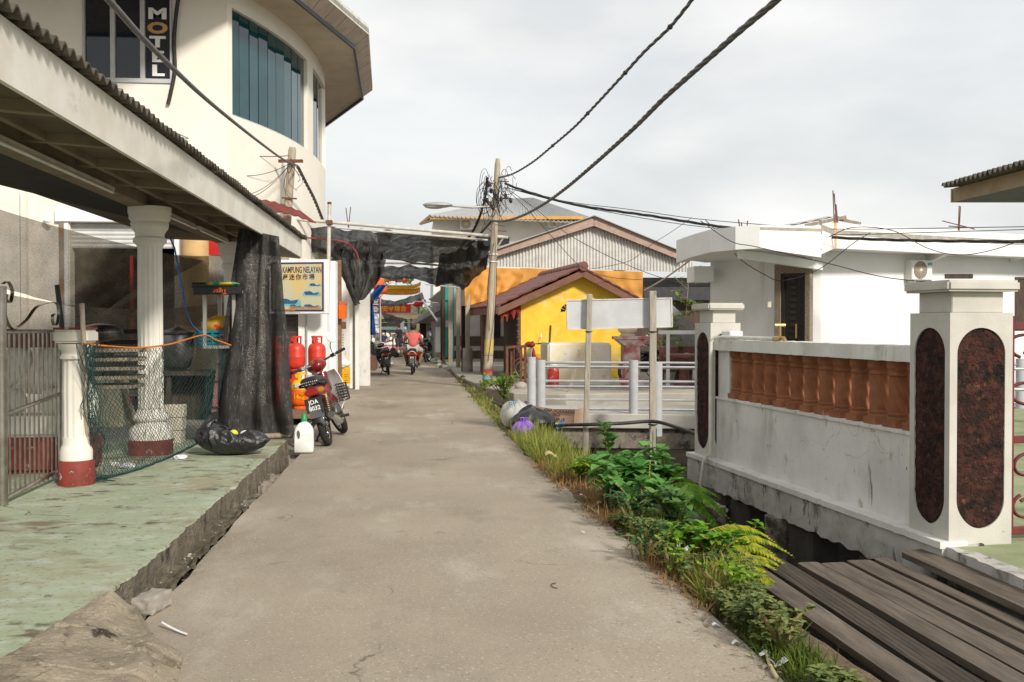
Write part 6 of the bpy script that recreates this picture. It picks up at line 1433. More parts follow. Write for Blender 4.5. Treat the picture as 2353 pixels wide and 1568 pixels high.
for (x0, y0, x1, y1) in ((1132, 582, 1365, 509), (1365, 509, 1574, 592)):
    a, b = PD(x0, y0, DH-.25), PD(x1, y1, DH-.25); MB().beam(a, b, .04, .3, up=(0, 0, 1)).build('barge_board', m_barge, hl, bevel=.006)
# roof sheets running back
for (x0, y0, x1, y1, nm) in ((1128, 578, 1366, 496, 'roof'), (1366, 496, 1580, 584, 'roof')):
    a, b = PD(x0, y0, DH-.4), PD(x1, y1, DH-.4); vv = V((0, 1, 0))*12
    MB().prism([a, b, b+V((0, 0, .03)), a+V((0, 0, .03))], vv).build(nm, m_ribs, hl)
DW = 41.5
bface(hl, 'wall', 1030, 1215, 618, 838, DW, mat('mauve_plaster', (.46, .42, .41), (.4, .36, .35), 2, bump=.1), .2)
for y0, y1 in ((773, 795), (806, 824), (836, 842)): bface(hl, 'dark_board', 1030, 1215, y0, y1, DW-.04, m_woodd, .04)
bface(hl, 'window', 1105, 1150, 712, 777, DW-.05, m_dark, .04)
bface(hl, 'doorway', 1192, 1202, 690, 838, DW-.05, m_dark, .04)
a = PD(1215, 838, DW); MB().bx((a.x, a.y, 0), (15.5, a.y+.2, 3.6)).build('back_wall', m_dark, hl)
bface(hl, 'plank_wall', 1420, 1660, 690, 872, 33.5, mat('brown_planks', (.11, .075, .055), (.075, .05, .04), 4, sc3=(3, 3, .3), bump=.4), .1)
bface(hl, 'lean_to_roof', 1480, 1650, 660, 690, 33.0, mat('dark_zinc', (.06, .06, .065), rough=.5), .2, 33.0)
for x, y1, d, w_ in ((1019.6, 838, 40, .13), (1035, 843, 38, .16), (1053, 851, 35, .15)):
    p = XY(x, d); MB().bx((p[0]-w_/2, p[1]-w_/2, .05), (p[0]+w_/2, p[1]+w_/2, 3.75)).build('post', m_wood if x > 1030 else m_woodd, hl, bevel=.008)
p = XY(1074.5, 31.6); MB().bx((p[0]-.07, p[1]-.07, .8), (p[0]+.07, p[1]+.07, 3.3)).build('post', m_woodp, hl, bevel=.008); MB().lathe([(.17, .1), (.15, .86)], (p[0], p[1], 0), 20).build('concrete_footing', m_conc, hl, smooth=50)
a, b = XY(1074.5, 31.6), XY(1019, 40); MB().beam((a[0], a[1], 3.35), (b[0], b[1], 3.6), .1, .16).build('eave_beam', m_woodd, hl)
MB().beam(PD(1015, 640, 40), PD(1070, 662, 32.5), .08, .12).build('strut', m_woodd, hl)
m_tealw = mat('teal_paint', (.02, .3, .25), (.015, .24, .2), 5, rough=.6)
for x in (1026, 1041): bface(hl, 'teal_shutter', x-2.5, x+2.5, 650, 822, 41.2, m_tealw, .06)
bface(hl, 'teal_shutter', 1021, 1034, 660, 690, 41.1, m_tealw, .06)
bface(hl, 'dark_wall', 1012, 1046, 640, 835, 43.5, m_woodd, .1)
# row house further: white column, awning, gas bottle
rw = thing('grey_house', 'grey house with a white column and drooping awning before the temple gateway', 'house', PD(1005, 822, 50))
p = XY(1007, 50); MB().bx((p[0]-.13, p[1]-.13, -.05), (p[0]+.13, p[1]+.13, 2.95)).build('column', m_house, rw, bevel=.01); MB().box((p[0], p[1], .1), (.4, .4, .3)).build('column_base', m_conc, rw)
MB().prism([PD(958, 742, 52), PD(1012, 712, 46), PD(1012, 690, 46), PD(962, 726, 53), PD(950, 744, 54)], V((1.5, 1.5, .0))).build('awning', mat('grey_awning', (.16, .155, .15), (.12, .115, .11), 4), rw)
bface(rw, 'fascia', 990, 1013, 682, 704, 46, m_galv, .1); bface(rw, 'dark_front', 964, 1000, 738, 826, 54, m_dark, .1); bface(rw, 'wall', 990, 1030, 700, 830, 52, mat('mauve_plaster', (.46,)*3), .1)
MB().prism([PD(985, 690, 46), PD(1030, 655, 43), PD(1060, 655, 43), PD(1030, 700, 46)], (0, 0, .06)).build('roof', m_galv, rw)
for x in (981, 986, 990): bface(rw, 'plank', x-1.4, x+1.4, 735, 820, 53.5, m_wood, .1)
for x in (1006, 1027): bface(rw, 'notice', x-8, x+6, 737, 752, 49.6 if x < 1010 else 41.0, mat('lilac_paper', (.38, .34, .42), bump=0), .01)
t = thing('gas_bottle', 'tall grey green gas bottle standing by the white column', 'gas bottle', PZ(989, 824, 0)); q = V(t.location)
MB().lathe([(.17, 0), (.18, .03), (.18, 1.15), (.15, 1.27), (.06, 1.34)], q, 24).build('body', mat('grey_green_paint', (.17, .2, .17), rough=.5), t, smooth=50); MB().lathe([(.06, 1.33), (.07, 1.36), (.06, 1.46), (.0, 1.48)], q, 14, caps=False).build('valve_cap', m_black, t, smooth=50)
for i in range(9):
    q = PZ(992+5*i+rnd.uniform(-3, 3), 828+2.6*i+rnd.uniform(-3, 3), .04); o = MB().ell(q, (.13, .1, .09), 10, 8, disp=lambda p: 1+.35*nz(p.x*2, p.y*2, p.z*2+i)).build('rubble', m_conc if i % 3 else m_white, smooth=40)
    tag(o, ['first', 'second', 'third', 'fourth', 'fifth', 'sixth', 'seventh', 'eighth', 'ninth'][i]+' lump of rubble from the white column towards the concrete footing', 'rubble', 'rubble beside the timber posts')
a, b = PD(987, 690, 44), PD(1022, 725, 40.5); tag(MB().tube([PD(964, 680, 44), PD(1005, 738, 40.2)], .045, 8).build('slanting_strut', m_galv, smooth=50), 'grey slanting pole propping the awning over the far street', 'pole')
tag(MB().tube([PD(940, 692, 42), PD(1006, 696, 41)], .02, 6).build('thin_rail', m_galv), 'thin pale rod across the far street under the nets', 'rod'); tag(MB().tube([PD(978, 654, 38), PD(1065, 662, 32)], .025, 6).build('thin_rail', m_house), 'white rod holding out the timber hall awning', 'rod')
# orange tarps
m_otarp = mat('orange_tarp', (.6, .29, .06), (.52, .24, .05), 3, rough=.7, bump=.25, bscale=16, bdist=.01, stains=[((.3, .15, .05), 3, .64, .85, (1, 1, .5))])
def tarp1(u, v):
    x = 1066+136*u; t0 = 612+6*u+10*max(0, .25-u)*4; b0 = 704-22*smoothstep(.05, .5, u)-3*math.sin(u*14)
    p = PD(x+3*v*(1-u), t0+(b0-t0)*v, 31.4+1.6*u); return p-FW*(.16*math.sin(u*16+v*3)*(.3+v)+.1*nz(u*8, v*4, 3))
tag(MB().sheet(50, 20, tarp1, .01).build('tarpaulin', m_otarp, smooth=70), 'orange tarpaulin hanging crumpled from the hall eave behind the tall pole', 'tarpaulin', 'orange tarpaulins')
def tarp2(u, v):
    p = PD(1195+282*u, 616+9*u+(62+2*u)*v+3*math.sin(u*9)*v, 34.2); return p-FW*(.16*nz(u*14, v*3, 5)*(.3+v)+.09*math.sin(u*26+4*v)*v)
tag(MB().sheet(60, 10, tarp2, .01).build('tarpaulin', m_otarp, smooth=70), 'flat orange tarpaulin stretched below the corrugated gable above the yellow shed', 'tarpaulin', 'orange tarpaulins')
tag(MB().prism([PD(1418, 752, 34), PD(1470, 752, 34), PD(1470, 772, 34), PD(1418, 772, 34)], FW*.02).build('tarpaulin', m_otarp), 'low strip of orange tarpaulin showing beyond the yellow shed', 'tarpaulin', 'orange tarpaulins')
tag(MB().prism([PD(1545, 700, 27), PD(1590, 745, 27), PD(1625, 800, 27), PD(1520, 800, 27)], V((.1, .5, 0))).build('gray_sheet', mat('grey_canvas', (.32, .31, .31), (.27, .26, .26), 3, rough=.8)), 'grey pointed cover behind the potted trees and stone seats', 'cover')
# ================================================================ yellow shed
ys_ = thing('yellow_shed', 'small bright yellow shed with a brown tiled gable roof', 'shed', PZ(1305, 870, .1))
m_yel = mat('yellow_wall', (.84, .56, .06), (.78, .48, .045), 2.5, bump=.15, bscale=70, stains=[((.82, .66, .3), 1.5, .5, .75), ((.45, .33, .1), 3, .6, .78, (1, 1, .3)), ((.3, .22, .09), 9, .66, .78, (1, 1, .4))])
ang = R(1.0); ud = V((math.cos(ang), math.sin(ang), 0)); vd = V((-math.sin(ang)-.085, math.cos(ang), 0)).normalized()
DS = 29.5; a = PZ(1197, 869, .1); Wd = (PD(1418, 870, DS)-PD(1197, 870, DS)).length; O = V((a.x, a.y, .1)); MY = frame(ud, V((0, 0, 1)), -vd, O)
ex = ZD(685, DS)-.1; rxp = (PD(1325, 700, DS)-PD(1197, 700, DS)).length; rzp = ZD(634, DS)-.1
MB(MY).prism([(0, 0, 0), (Wd, 0, 0), (Wd, ex, 0), (rxp, rzp, 0), (0, ex, 0)], (0, 0, -.16)).build('wall', m_yel, ys_)
MB(MY).bx((.3, 0, -.17), (Wd-.02, ex-.05, -4.2)).build('inner_wall', m_woodd, ys_); MB(MY).prism([(.3, ex-.05, -.17), (Wd-.02, ex-.05, -.17), (rxp, rzp-.05, -.17)], (0, 0, -4)).build('inner_gable', m_woodd, ys_)
# fan shaped vent holes
g = MB(MY); fx, fz = (PD(1300, 700, DS)-PD(1197, 700, DS)).length, ZD(717, DS)-.1
for k in range(6):
    a_ = R(8+33*k); c_, s_ = math.cos(a_), math.sin(a_); 
    g.prism([(fx+c_*.07-s_*.018, fz+s_*.07+c_*.018, .004), (fx+c_*.07+s_*.018, fz+s_*.07-c_*.018, .004), (fx+c_*.2+s_*.05, fz+s_*.2-c_*.05, .004), (fx+c_*.2-s_*.05, fz+s_*.2+c_*.05, .004)], (0, 0, -.02))
g.build('fan_vent', m_dark, ys_)
g = MB(); 
# brick corner and open side
m_brick = mat('brown_brick', (.2, .11, .07), (.13, .07, .05), 7, bump=.4, stains=[((.35, .25, .18), 6, .6, .72)])
for k in range(28):
    MB(MY).bx((-.08-.02*(k % 2), .0+.085*k, .01), (-.001, .078+.085*k, -.22)).build('corner_brick', m_brick, ys_, bevel=.006) if k < 28 else 0
sl_, sr_ = .45, .45
def slope(x0, z0, x1, z1, side):
    """tiled slope from eave (x0,z0) to ridge (x1,z1)"""
    def f(u, v):
        s = v; x = x0+(x1-x0)*s; z = z0+(z1-z0)*s; nr = 7; k = (s*nr) % 1
        z += .05*(1-k)*.6+.035*abs(math.sin(u*math.pi*20)); y = .45-5.4*u
        return MY @ V((x, z, y))
    MB().sheet(120, 42, f, .04).build('tile_slope', m_tile, ys_, smooth=50)
m1 = (rzp+.06-ex)/rxp
ez_l = rzp+.1-m1*(rxp+.78); ez_r = ex+.02-.15
slope(-.8, ez_l-.03, rxp, rzp+.12, 0); slope(Wd+.62, ez_r-.05, rxp, rzp+.12, 1)
for (x0, z0, x1, z1) in ((-.72, ez_l-.1, rxp+.01, rzp+.02), (Wd+.55, ez_r-.12, rxp-.01, rzp+.02)):
    MB(MY).prism([(x0, z0-.14, .42), (x1, z1-.14, .42), (x1, z1+.06, .42), (x0, z0+.06, .42)], (0, 0, -.035)).build('barge_board', mat('brown_board_paint', (.2, .1, .07), (.17, .08, .055), 4, bump=.15), ys_, bevel=.005)
MB(MY).prism([(-.76, ez_l-.2, .4), (-.73, ez_l-.2, .4), (-.73, ez_l+.02, .4), (-.76, ez_l+.02, .4)], (0, 0, -5.2)).build('eave_board', MATS['brown_board_paint'], ys_)
for k in range(14):
    p0, p1 = MY @ V((rxp, rzp+.17, .5-.38*k)), MY @ V((rxp, rzp+.17, .5-.38*(k+1)-.06)); MB().tube([p0, p1], [.135, .1], 14).build('ridge_tile', m_tile, ys_, smooth=50)
MB(MY).bx((-.75, .0, -2.2), (-.6, ez_l-.1, -2.05)).build('porch_post', m_brick, ys_); MB(MY).bx((-1.05, .0, -4.3), (-.95, 2.1, -4.1)).build('porch_post', m_dark, ys_)
MB(MY).bx((-.5, 0, -3.9), (-.1, 1.9, -3.85)).build('door', m_woodd, ys_)
def bunt(u, v):
    x = -.55+.95*u*.55; return MY @ V((x-.3+.25, ez_l+.12-.62*v*(1-.35*abs(math.sin(u*math.pi*3)))+.2*u, .2+.05*math.sin(u*12)))
MB().sheet(30, 10, bunt, .01).build('red_hanging', mat('red_cloth', (.25, .02, .015), (.3, .1, .02), 6, .5, .6), ys_, smooth=60)
# ================================================================ things on the platform
tk = thing('water_tank', 'weathered cream concrete tank in front of the yellow shed', 'tank', PZ(1330, 887, .1))
a, b = PZ(1259, 888, .1), PZ(1405, 888, .1); m_tank = mat('stained_cream', (.66, .58, .38), (.72, .68, .6), 1.2, .4, .6, bump=.3, bscale=40, stains=[((.4, .2, .08), 2.2, .6, .76, (1, 1, .4)), ((.14, .11, .07), 4, .63, .76), ((.78, .75, .7), 2.5, .58, .7)])
MB().prism([a, b, b+V((.0, 1.5, 0)), a+V((0, 1.5, 0))], (0, 0, ZD(786, 25.7)-.1)).build('body', m_tank, tk, bevel=.04, seg=2)
c = PD(1328, 880, 25.6); MB().ell(c, (.2, .05, .13), 16, 8, disp=lambda p: 1+.3*nz(p.x*2, p.z*2, 3)).build('broken_hole', m_dark, tk, smooth=40)
q = PZ(1270, 888, .1)-FW*.35; ex_ = thing('fire_extinguisher', 'red canister standing before the cream tank', 'canister', q); MB().lathe([(.13, 0), (.14, .02), (.14, .4), (.11, .47), (.1, .5)], q, 20).build('body', mat('red_mottled', (.4, .03, .025), (.5, .2, .18), 8, .55, .65, rough=.3), ex_, smooth=50); MB().lathe([(.1, .5), (.12, .52), (.12, .6), (.1, .62)], q, 16).build('lid', mat('mirror_glass', (.8,)*3), ex_, smooth=50)
for i, (x, y, lb) in enumerate(((1387, 886, 'red brick lying at the foot of the cream tank'), (1246, 884, 'red brick on edge beside the grey bollards'), (1640-20+6, 905-11, 'brown brick under the green plant pot'))):
    q = PZ(x, y, .1); tag(MB().box(q+V((0, 0, .055)), (.24, .12, .11), rz=.3*i).build('loose_brick', mat('brick_red', (.4, .13, .06), (.3, .09, .05), 8, bump=.4), bevel=.008), lb, 'brick')
a, b = PD(1190+12, 850+0, 24.3), PD(1267, 745, 24.3); p0 = PZ(1258, 893, .1); tag(MB().beam(PD(1257, 880, 24.6), PD(1265, 748, 24.6), .05, .05).build('timber_stake', m_woodd), 'dark upright timber stake beside the cream tank', 'stake')
a, b = PD(1283, 930, 21.5), PD(1333, 805, 22.5); tag(MB().beam(a-V((0, 0, .6)), b, .07, .05).build('timber_stake', m_wood), 'mossy slanting stake propped behind the bridge rails', 'stake')
# rusty stand
t = thing('rusty_stand', 'rusty iron frame stand at the platform edge near the bollards', 'stand', PZ(1180, 893, .1)); a, b = PZ(1165, 890, .1), PZ(1197, 886, .1); h = .95
for p in (a, b, a+V((.15, .4, 0)), b+V((.15, .4, 0))): MB().beam(p, p+V((0, 0, h)), .06, .06).build('leg', m_rust, t)
MB().beam(a+V((0, 0, h)), b+V((0, 0, h+.0)), .07, .06).build('top_rail', m_rust, t); MB().beam(a+V((.15, .4, h)), b+V((.15, .4, h)), .07, .06).build('top_rail', m_rust, t); MB().beam(a+V((0, 0, h)), a+V((.15, .4, h)), .05, .05).build('side_rail', m_rust, t); MB().beam(a.lerp(b, .5)+V((0, 0, h)), a.lerp(b, .5), .02, .02).build('bar', m_rust, t)
tag(MB().ell(PZ(1197, 893, .1)+V((0, 0, .06)), (.14, .1, .1), 12, 8, disp=lambda p: 1+.3*nz(p.x*2, p.y*2, p.z*2)).build('stone', m_conc, smooth=50), 'grey stone by the bollards at the platform edge', 'stone')
# red underbone behind bollards (its front half shows) and sports bike
p = PZ(1208, 872, .1); bike('red motorbike standing behind the grey bollards by the yellow shed', V((p.x+.55, p.y+.1, .1)), R(80), R(4), R(-20), mat('faded_red_bodywork', (.32, .035, .025), (.26, .03, .02), 4, rough=.4, bump=.02), mat('greenish_bodywork', (.5, .5, .4), rough=.5, bump=.02), ('JJK',), mirrors=1)
p = PZ(1470, 874, .1); bike('black and white sports motorbike behind the red altar pedestal', V((p.x+.1, p.y+.2, .1)), R(120), R(5), R(10), mb_black, mb_black, ('JMD',), basket=False, white_trim=mb_white)
# altar pedestal with urn
q = PZ(1453, 893, .1); t = thing('altar_pedestal', 'red and white stone altar pedestal behind the bridge rail', 'pedestal', q); m_alt = mat('red_white_stone', (.42, .1, .09), (.6, .5, .46), 3, .42, .62, bump=.2)
MB().box(q+V((0, .1, .12)), (.5, .45, .24)).build('base', m_alt, t, bevel=.02); MB().box(q+V((0, .1, .62)), (.36, .3, .8)).build('shaft', m_alt, t, bevel=.02); MB().prism([q+V((-.2, -.1, 1.0)), q+V((.2, -.1, 1.0)), q+V((.37, -.1, 1.14)), q+V((-.37, -.1, 1.14))], (0, .45, 0)).build('capital', m_alt, t); MB().box(q+V((0, .12, 1.18)), (.84, .5, .07)).build('top_slab', m_alt, t, bevel=.01)
tag(MB().lathe([(.17, 0), (.18, .03), (.13, .06), (.22, .12), (.235, .18), (.2, .25), (.17, .28), (.2, .31), (.2, .33), (.17, .33)], q+V((-.1, .1, 1.215)), 28).build('incense_urn', mat('cream_glaze', (.75, .66, .48), (.65, .5, .25), 5, .6, .8, rough=.25, coat=.3), smooth=50), 'cream glazed urn on top of the red altar pedestal', 'urn')
# stone seats and table, white rail, plant pots
m_terr = mat('terrazzo_brown', (.2, .085, .07), (.16, .065, .055), 12, rough=.5, bump=.1, stains=[((.4, .3, .27), 20, .62, .7)])
for i, (x, d) in enumerate(((1535, 25), (1574, 25.4))):
    q = XY(x, d); q = V((q[0], q[1], .1)); t = thing('stone_chair', ('brown terrazzo garden chair nearer the sign post', 'brown terrazzo garden chair with a white picture, against the far pillar')[i], 'chair', q, 0, 'terrazzo chairs'); 
    MB().prism([q+V((-.22, 0, .3)), q+V((.2, 0, .3)), q+V((.28, 0, .95)), q+V((-.2, 0, .95))], (0, .1, 0)).build('backrest', m_terr, t, bevel=.02); MB().box(q+V((.0, .25, .42)), (.5, .45, .09)).build('seat', m_terr, t, bevel=.02)
    for s in (-.17, .17): MB().prism([q+V((s-.05, .1, 0)), q+V((s+.05, .1, 0)), q+V((s+.07, .1, .38)), q+V((s-.07, .1, .38))], (0, .3, 0)).build('leg', m_terr, t, bevel=.01)
    if i: MB().ell(q+V((.04, -.004, .72)), (.11, .006, .05), 12, 6).build('picture', m_house, t)
q = XY(1572, 24.4); q = V((q[0], q[1], .1)); t = thing('stone_table', 'brown terrazzo garden table beside the terrazzo chairs', 'table', q); MB().lathe([(.45, .68), (.47, .7), (.47, .75), (.45, .77)], q, 28).build('tabletop', m_terr, t, smooth=40); MB().lathe([(.25, 0), (.25, .06), (.12, .15), (.1, .5), (.2, .68)], q, 20).build('pedestal', m_terr, t, smooth=50)
t = thing('white_rail', 'white pipe railing over the terrazzo seats', 'railing', PZ(1530, 880, .1)); a, b = PD(1513, 764, 24), PD(1600, 764, 24); MB().beam(a, b, .07, .09).build('top_rail', m_house, t); c = PD(1535, 764, 24); MB().beam((c.x, c.y, .1), c, .07, .07).build('post', m_house, t)
a = PZ(1530, 880, .1); pot(V((a.x, a.y-.3, .1)), 'yellow green bush in a pale blue pot behind the bridge rail', 18, .42, .2, leafmat('lime_leaf', (.2, .26, .02), (.35, .38, .04), (.4, .36, .06)), .3, pm=mat('pale_pot', (.42, .48, .42), (.36, .41, .36), 5, stains=[((.3, .2, .1), 6, .6, .75)]))
def sapling(label, x, ybase, d, h, seed):
    q = PD(x, 800, d); q.z = .1; rr = random.Random(seed); t = thing('sapling', label, 'sapling', q, 0, 'slender saplings'); g = MB(); st = spline([q, q+V((rr.uniform(-.1, .1), 0, h*.5)), q+V((rr.uniform(-.2, .2), 0, h))], 6); g.tube(st, [.022-.014*i/len(st) for i in range(len(st))], 6); c = MB()
    for k in range(26):
        p_ = st[rr.randint(3, len(st)-1)]; d_ = V((rr.uniform(-1, 1), rr.uniform(-.6, .6), rr.uniform(-.1, .7))).normalized(); e_ = p_+d_*rr.uniform(.2, .5); g.tube([p_, e_], .006, 4)
        for j in range(7): c.leaf(p_.lerp(e_, .3+.7*j/6), d_+V((rr.uniform(-1, 1), rr.uniform(-1, 1), rr.uniform(-1, .1))), (0, 0, 1), .14, .06, n=2)
    g.build('stem', m_wood, t, smooth=50); c.build('foliage', leafmat('sap_leaf', (.06, .16, .02), (.13, .28, .03), (.28, .36, .06)), t)
sapling('tall sapling just in front of the far compound pillar', 1580, 0, 25.5, 2.6, 3); sapling('bushy sapling behind the blank sign board', 1545, 0, 26.5, 1.75, 4); sapling('short sapling between the sign post and the altar pedestal', 1515, 0, 26, 1.6, 5)
# ================================================================ footbridge with polished rails
fbg = thing('footbridge', 'concrete footbridge with polished round rails and grey posts', 'footbridge', PZ(1400, 948, 0))
bd = V((math.cos(R(-9.5)+YAW*0), math.sin(R(-9.5)), 0)); p0 = PD(1236, 948, 17.9); 
bdw = (RT*.985-FW*.10).normalized(); bn = V((-bdw.y, bdw.x, 0))
if bn.dot(FW) < 0: bn = -bn
O = PZ(1243, 950, 0); O.z = 0
MBr = frame(bdw, bn, V((0, 0, 1)), O)
m_deck = mat('bridge_concrete', (.46, .44, .4), (.4, .38, .34), 2, bump=.3, bscale=60, stains=[((.22, .19, .15), 3, .6, .78, (1, 1, .5)), ((.1, .09, .075), 7, .66, .78)])
LB = 13
MB(MBr).bx((-.55, 0, -.26), (LB, 1.9, .0)).build('deck', m_deck, fbg, bevel=.015); MB(MBr).bx((-.8, .12, -.62), (LB, .5, -.27)).build('beam', m_concd, fbg); MB(MBr).bx((-.8, 1.4, -.62), (LB, 1.8, -.27)).build('beam', m_concd, fbg)
def bs(x, off=0):   # position along the bridge under pixel column x on the line y = off
    best = min(range(-100, 1400), key=lambda k: abs((lambda p: (p-CP).dot(RT)/(p-CP).dot(FW)*F+1176.5)(MBr @ V((k/100, off, .5)))-x)); return best/100
for off, xs in ((.12, (1243, 1456, 1720, 2040, 2300)), (1.75, (1222, 1400, 1700, 2000, 2345))):
    for x in xs:
        if x == 1400: continue
        s = bs(x, off); MB(MBr).cyl((s, off, 0), (s, off, .93), .083, n=20).build('post', m_greypost, fbg, smooth=50); MB(MBr).lathe([(.085, .93), (.083, .945), (.0, .948)], (s, off, 0), 20, caps=False).build('post_cap', m_greypost, fbg, smooth=30)
    for z in (.82, .47, .07) if off < 1 else (.84, .48, .12): MB(MBr).cyl((bs(xs[0], off), off-.0, z), (LB, off, z), .027, n=10).build('rail', m_rail, fbg, smooth=60)
s = PD(1510, 900, 16.3); t = thing('grey_bollard', 'single grey round post in front of the footbridge beam by the sign post', 'bollard', (s.x, s.y, -.1)); MB().cyl((s.x, s.y, -.25), (s.x, s.y, .94), .085, n=20).build('post', m_greypost, t, smooth=50); MB().lathe([(.087, .94), (.085, .955), (0, .958)], (s.x, s.y, 0), 20, caps=False).build('cap', m_greypost, t, smooth=40)
for s in (.8, 5.5, 10): MB(MBr).cyl((s, .9, -1.5), (s, .9, -.5), .16, n=16).build('pile', m_concd, fbg, smooth=50)
# ================================================================ blank sign board on two posts
DSB = 13.5
sgn = thing('sign_board', 'blank grey sheet metal back of a sign on two weathered timber posts', 'sign', PZ(1420, 1035, -.1))
A, B = PD(1303, 758, DSB+.08), PD(1546, 752, DSB+.08); ux5 = (B-A); ux5.z = 0; W5 = ux5.length; ux5.normalize(); H5 = ZD(688, DSB)-ZD(757, DSB); rl = Matrix.Rotation(R(-1.2), 4, V((0, 1, 0)))
MSB = frame(ux5, V((0, 0, 1)), ux5.cross(V((0, 0, 1))), A) @ Matrix.Rotation(R(1.3), 4, 'Z')
m_sgb = mat('zinc_back', (.52, .53, .54), (.44, .45, .46), 2.5, rough=.55, bump=.08, stains=[((.38, .36, .33), 4, .58, .8, (1, 1, .3)), ((.33, .2, .12), 11, .68, .78)]); MB(MSB).bx((.015, .015, -.03), (W5-.015, H5-.015, -.012)).build('panel', m_sgb, sgn)
g = MB(MSB)
m_edge = mat('rusted_edge', (.62, .6, .56), (.5, .47, .42), 9, rough=.5, bump=.15, stains=[((.3, .13, .05), 7, .58, .7)])
g.bx((0, 0, -.1), (W5, .015, 0)); g.bx((0, H5-.015, -.1), (W5, H5, 0)); g.bx((0, .015, -.1), (.015, H5-.015, 0)); g.bx((W5-.015, .015, -.1), (W5, H5-.015, 0)); g.build('folded_rim', m_edge, sgn)
for x0, y0, x1, y1, w_ in ((1344, 1070, 1355, 676, .072), (1500, 1075, 1500, 669, .092)):
    a, b = PD(x0, y0, DSB), PD(x1, y1, DSB); MB().beam(a, b, w_, w_*.8, up=FW).build('post', mat('lichen_wood', (.4, .36, .3), (.28, .25, .2), 9, sc3=(4, 4, .4), bump=.6, bscale=30, stains=[((.17, .17, .07), 4, .58, .7), ((.09, .075, .06), 7, .62, .76, (3, 3, .5))]), sgn, bevel=.006)
    for y in (762, 975): MB().lathe([(w_*.72, -.006), (w_*.75, 0), (w_*.72, .006)], a.lerp(b, (y0-y)/(y0-y1)), 12).build('wire_tie', m_cable, sgn)
tag(MB().tube(spline([PD(1210, 985, 15), PD(1290, 978, 14), PD(1350, 976, DSB-.12), PD(1430, 973, DSB-.1), PD(1503, 969, DSB-.12), PD(1560, 984, 12.6), PD(1602, 998, 12)], 6), .024, 8).build('black_hose', m_cable, smooth=60), 'black hose tied along the foot of the sign posts', 'hose')
tag(MB().tube(spline([PD(1508, 985, DSB-.1), PD(1508, 1030, DSB-.1), PD(1506, 1060, DSB-.1)], 4), .006, 5).build('thin_wire', m_cable), 'thin wire hanging down the taller sign post', 'wire')
# ================================================================ rubbish pile
def blob(nm, label, q, r, m, cat, seed, amp=.16, rid=.05, tie=False):
    t = thing(nm, label, cat, q); g = MB()
    def f(u, v):
        a = 2*math.pi*u; b = math.pi*v; n_ = 1+amp*nz(math.cos(a)*1.3, math.sin(a)*1.3, v*2+seed)+rid*math.sin(10*a+3*nz(math.cos(a), math.sin(a), v*3+seed))*math.sin(b)*(.4+.6*v)
        zz = -math.cos(b); zz = max(zz, -.62); return V((q.x+r[0]*math.sin(b)*n_*math.cos(a), q.y+r[1]*math.sin(b)*n_*math.sin(a), q.z+r[2]*(zz+.62)*(1 if zz < 0 else n_)))
    g.grid(56, 28, f); g.build('sack', m, t, smooth=75)
    if tie:
        tp = q+V((0, 0, r[2]*1.6)); h = MB()
        for k in range(7): a = k*.9; h.sheet(3, 4, lambda u, v: tp+V((math.cos(a), math.sin(a), 0))*(.012+.03*v)+V((-math.sin(a), math.cos(a), 0))*(u-.5)*.05*(1+v)+V((0, 0, -.02+.07*v)), .003)
        h.build('knot', m, t, smooth=60)
    return t
q = PZ(1188, 985, .01); m_sack = mat('woven_white', (.62, .61, .57), (.54, .53, .49), 5, rough=.7, bump=.25, bscale=60)
t = blob('white_sack', 'white woven sack lettered PP lying behind the black rubbish bag', q+V((.02, .35, 0)), (.23, .36, .24), m_sack, 'sack', 1)
M = frame(V((.9, -.25, .35)).normalized(), V((-.2, .45, .85)).normalized(), V((.9, -.25, .35)).normalized().cross(V((-.2, .45, .85)).normalized()), q+V((-.05, .02, .33))); MB(M).text('PP', Matrix.Identity(4), .13, .003).build('lettering', mat('blue_ink', (.12, .25, .35), bump=0), t)
q = PZ(1228, 998, .01); t = blob('rubbish_bag', 'grey black rubbish bag slumped beside the purple bag', q+V((.02, .45, 0)), (.34, .4, .21), m_bag, 'rubbish bag', 5, .3, .06)
q = PZ(1205, 1006, .01); blob('rubbish_bag', 'small knotted purple rubbish bag at the road edge', q+V((0, .12, 0)), (.17, .15, .135), mat('purple_plastic', (.22, .08, .5), (.32, .16, .58), 5, rough=.35, bump=.5, bscale=14, stains=[((.5, .4, .6), 7, .64, .76)]), 'rubbish bag', 9, .12, .07, tie=True)
for n_, (x, y, c, lb) in enumerate(((1183, 1001, MATS['mirror_glass'], 'small clear cup squashed beside the purple bag'), (1276, 985, mat('blue_plastic', (.02, .15, .5)), 'blue plastic scrap behind the black rubbish bag'), (1160, 905, mat('pale_blue', (.35,)*3), 'pale blue bottle lying under the green shrub'))):
    q = PZ(x, y, .03); tag(MB().tube([q, q+V((.13, .08, .07))], [.035, .03], 10).build('litter_item', c, smooth=50), lb, 'litter')
cb = thing('cardboard_box', 'flattened tan carton printed HOKKAIDO 20KG behind the rubbish bags', 'carton', PZ(1290, 975, .02))
A, B = PD(1216, 966, 15.4), PD(1318, 976, 15.0); ux6 = (B-A); W6 = ux6.length; ux6.normalize(); uz6 = V((0, .12, 1)).normalized(); un6 = ux6.cross(uz6).normalized(); uz6 = un6.cross(ux6); M6 = frame(ux6, uz6, un6, A); m_card = mat('cardboard', (.46, .32, .23), (.4, .27, .19), 4, rough=.85, bump=.1)
MB(M6).add(*(lambda g: (g.v, g.f))(MB().sheet(30, 8, lambda u, v: V((W6*u, (.24-.03*math.sin(u*3))*v, .015*math.sin(u*5+v))), .012))).build('front_flap', m_card, cb, smooth=40)
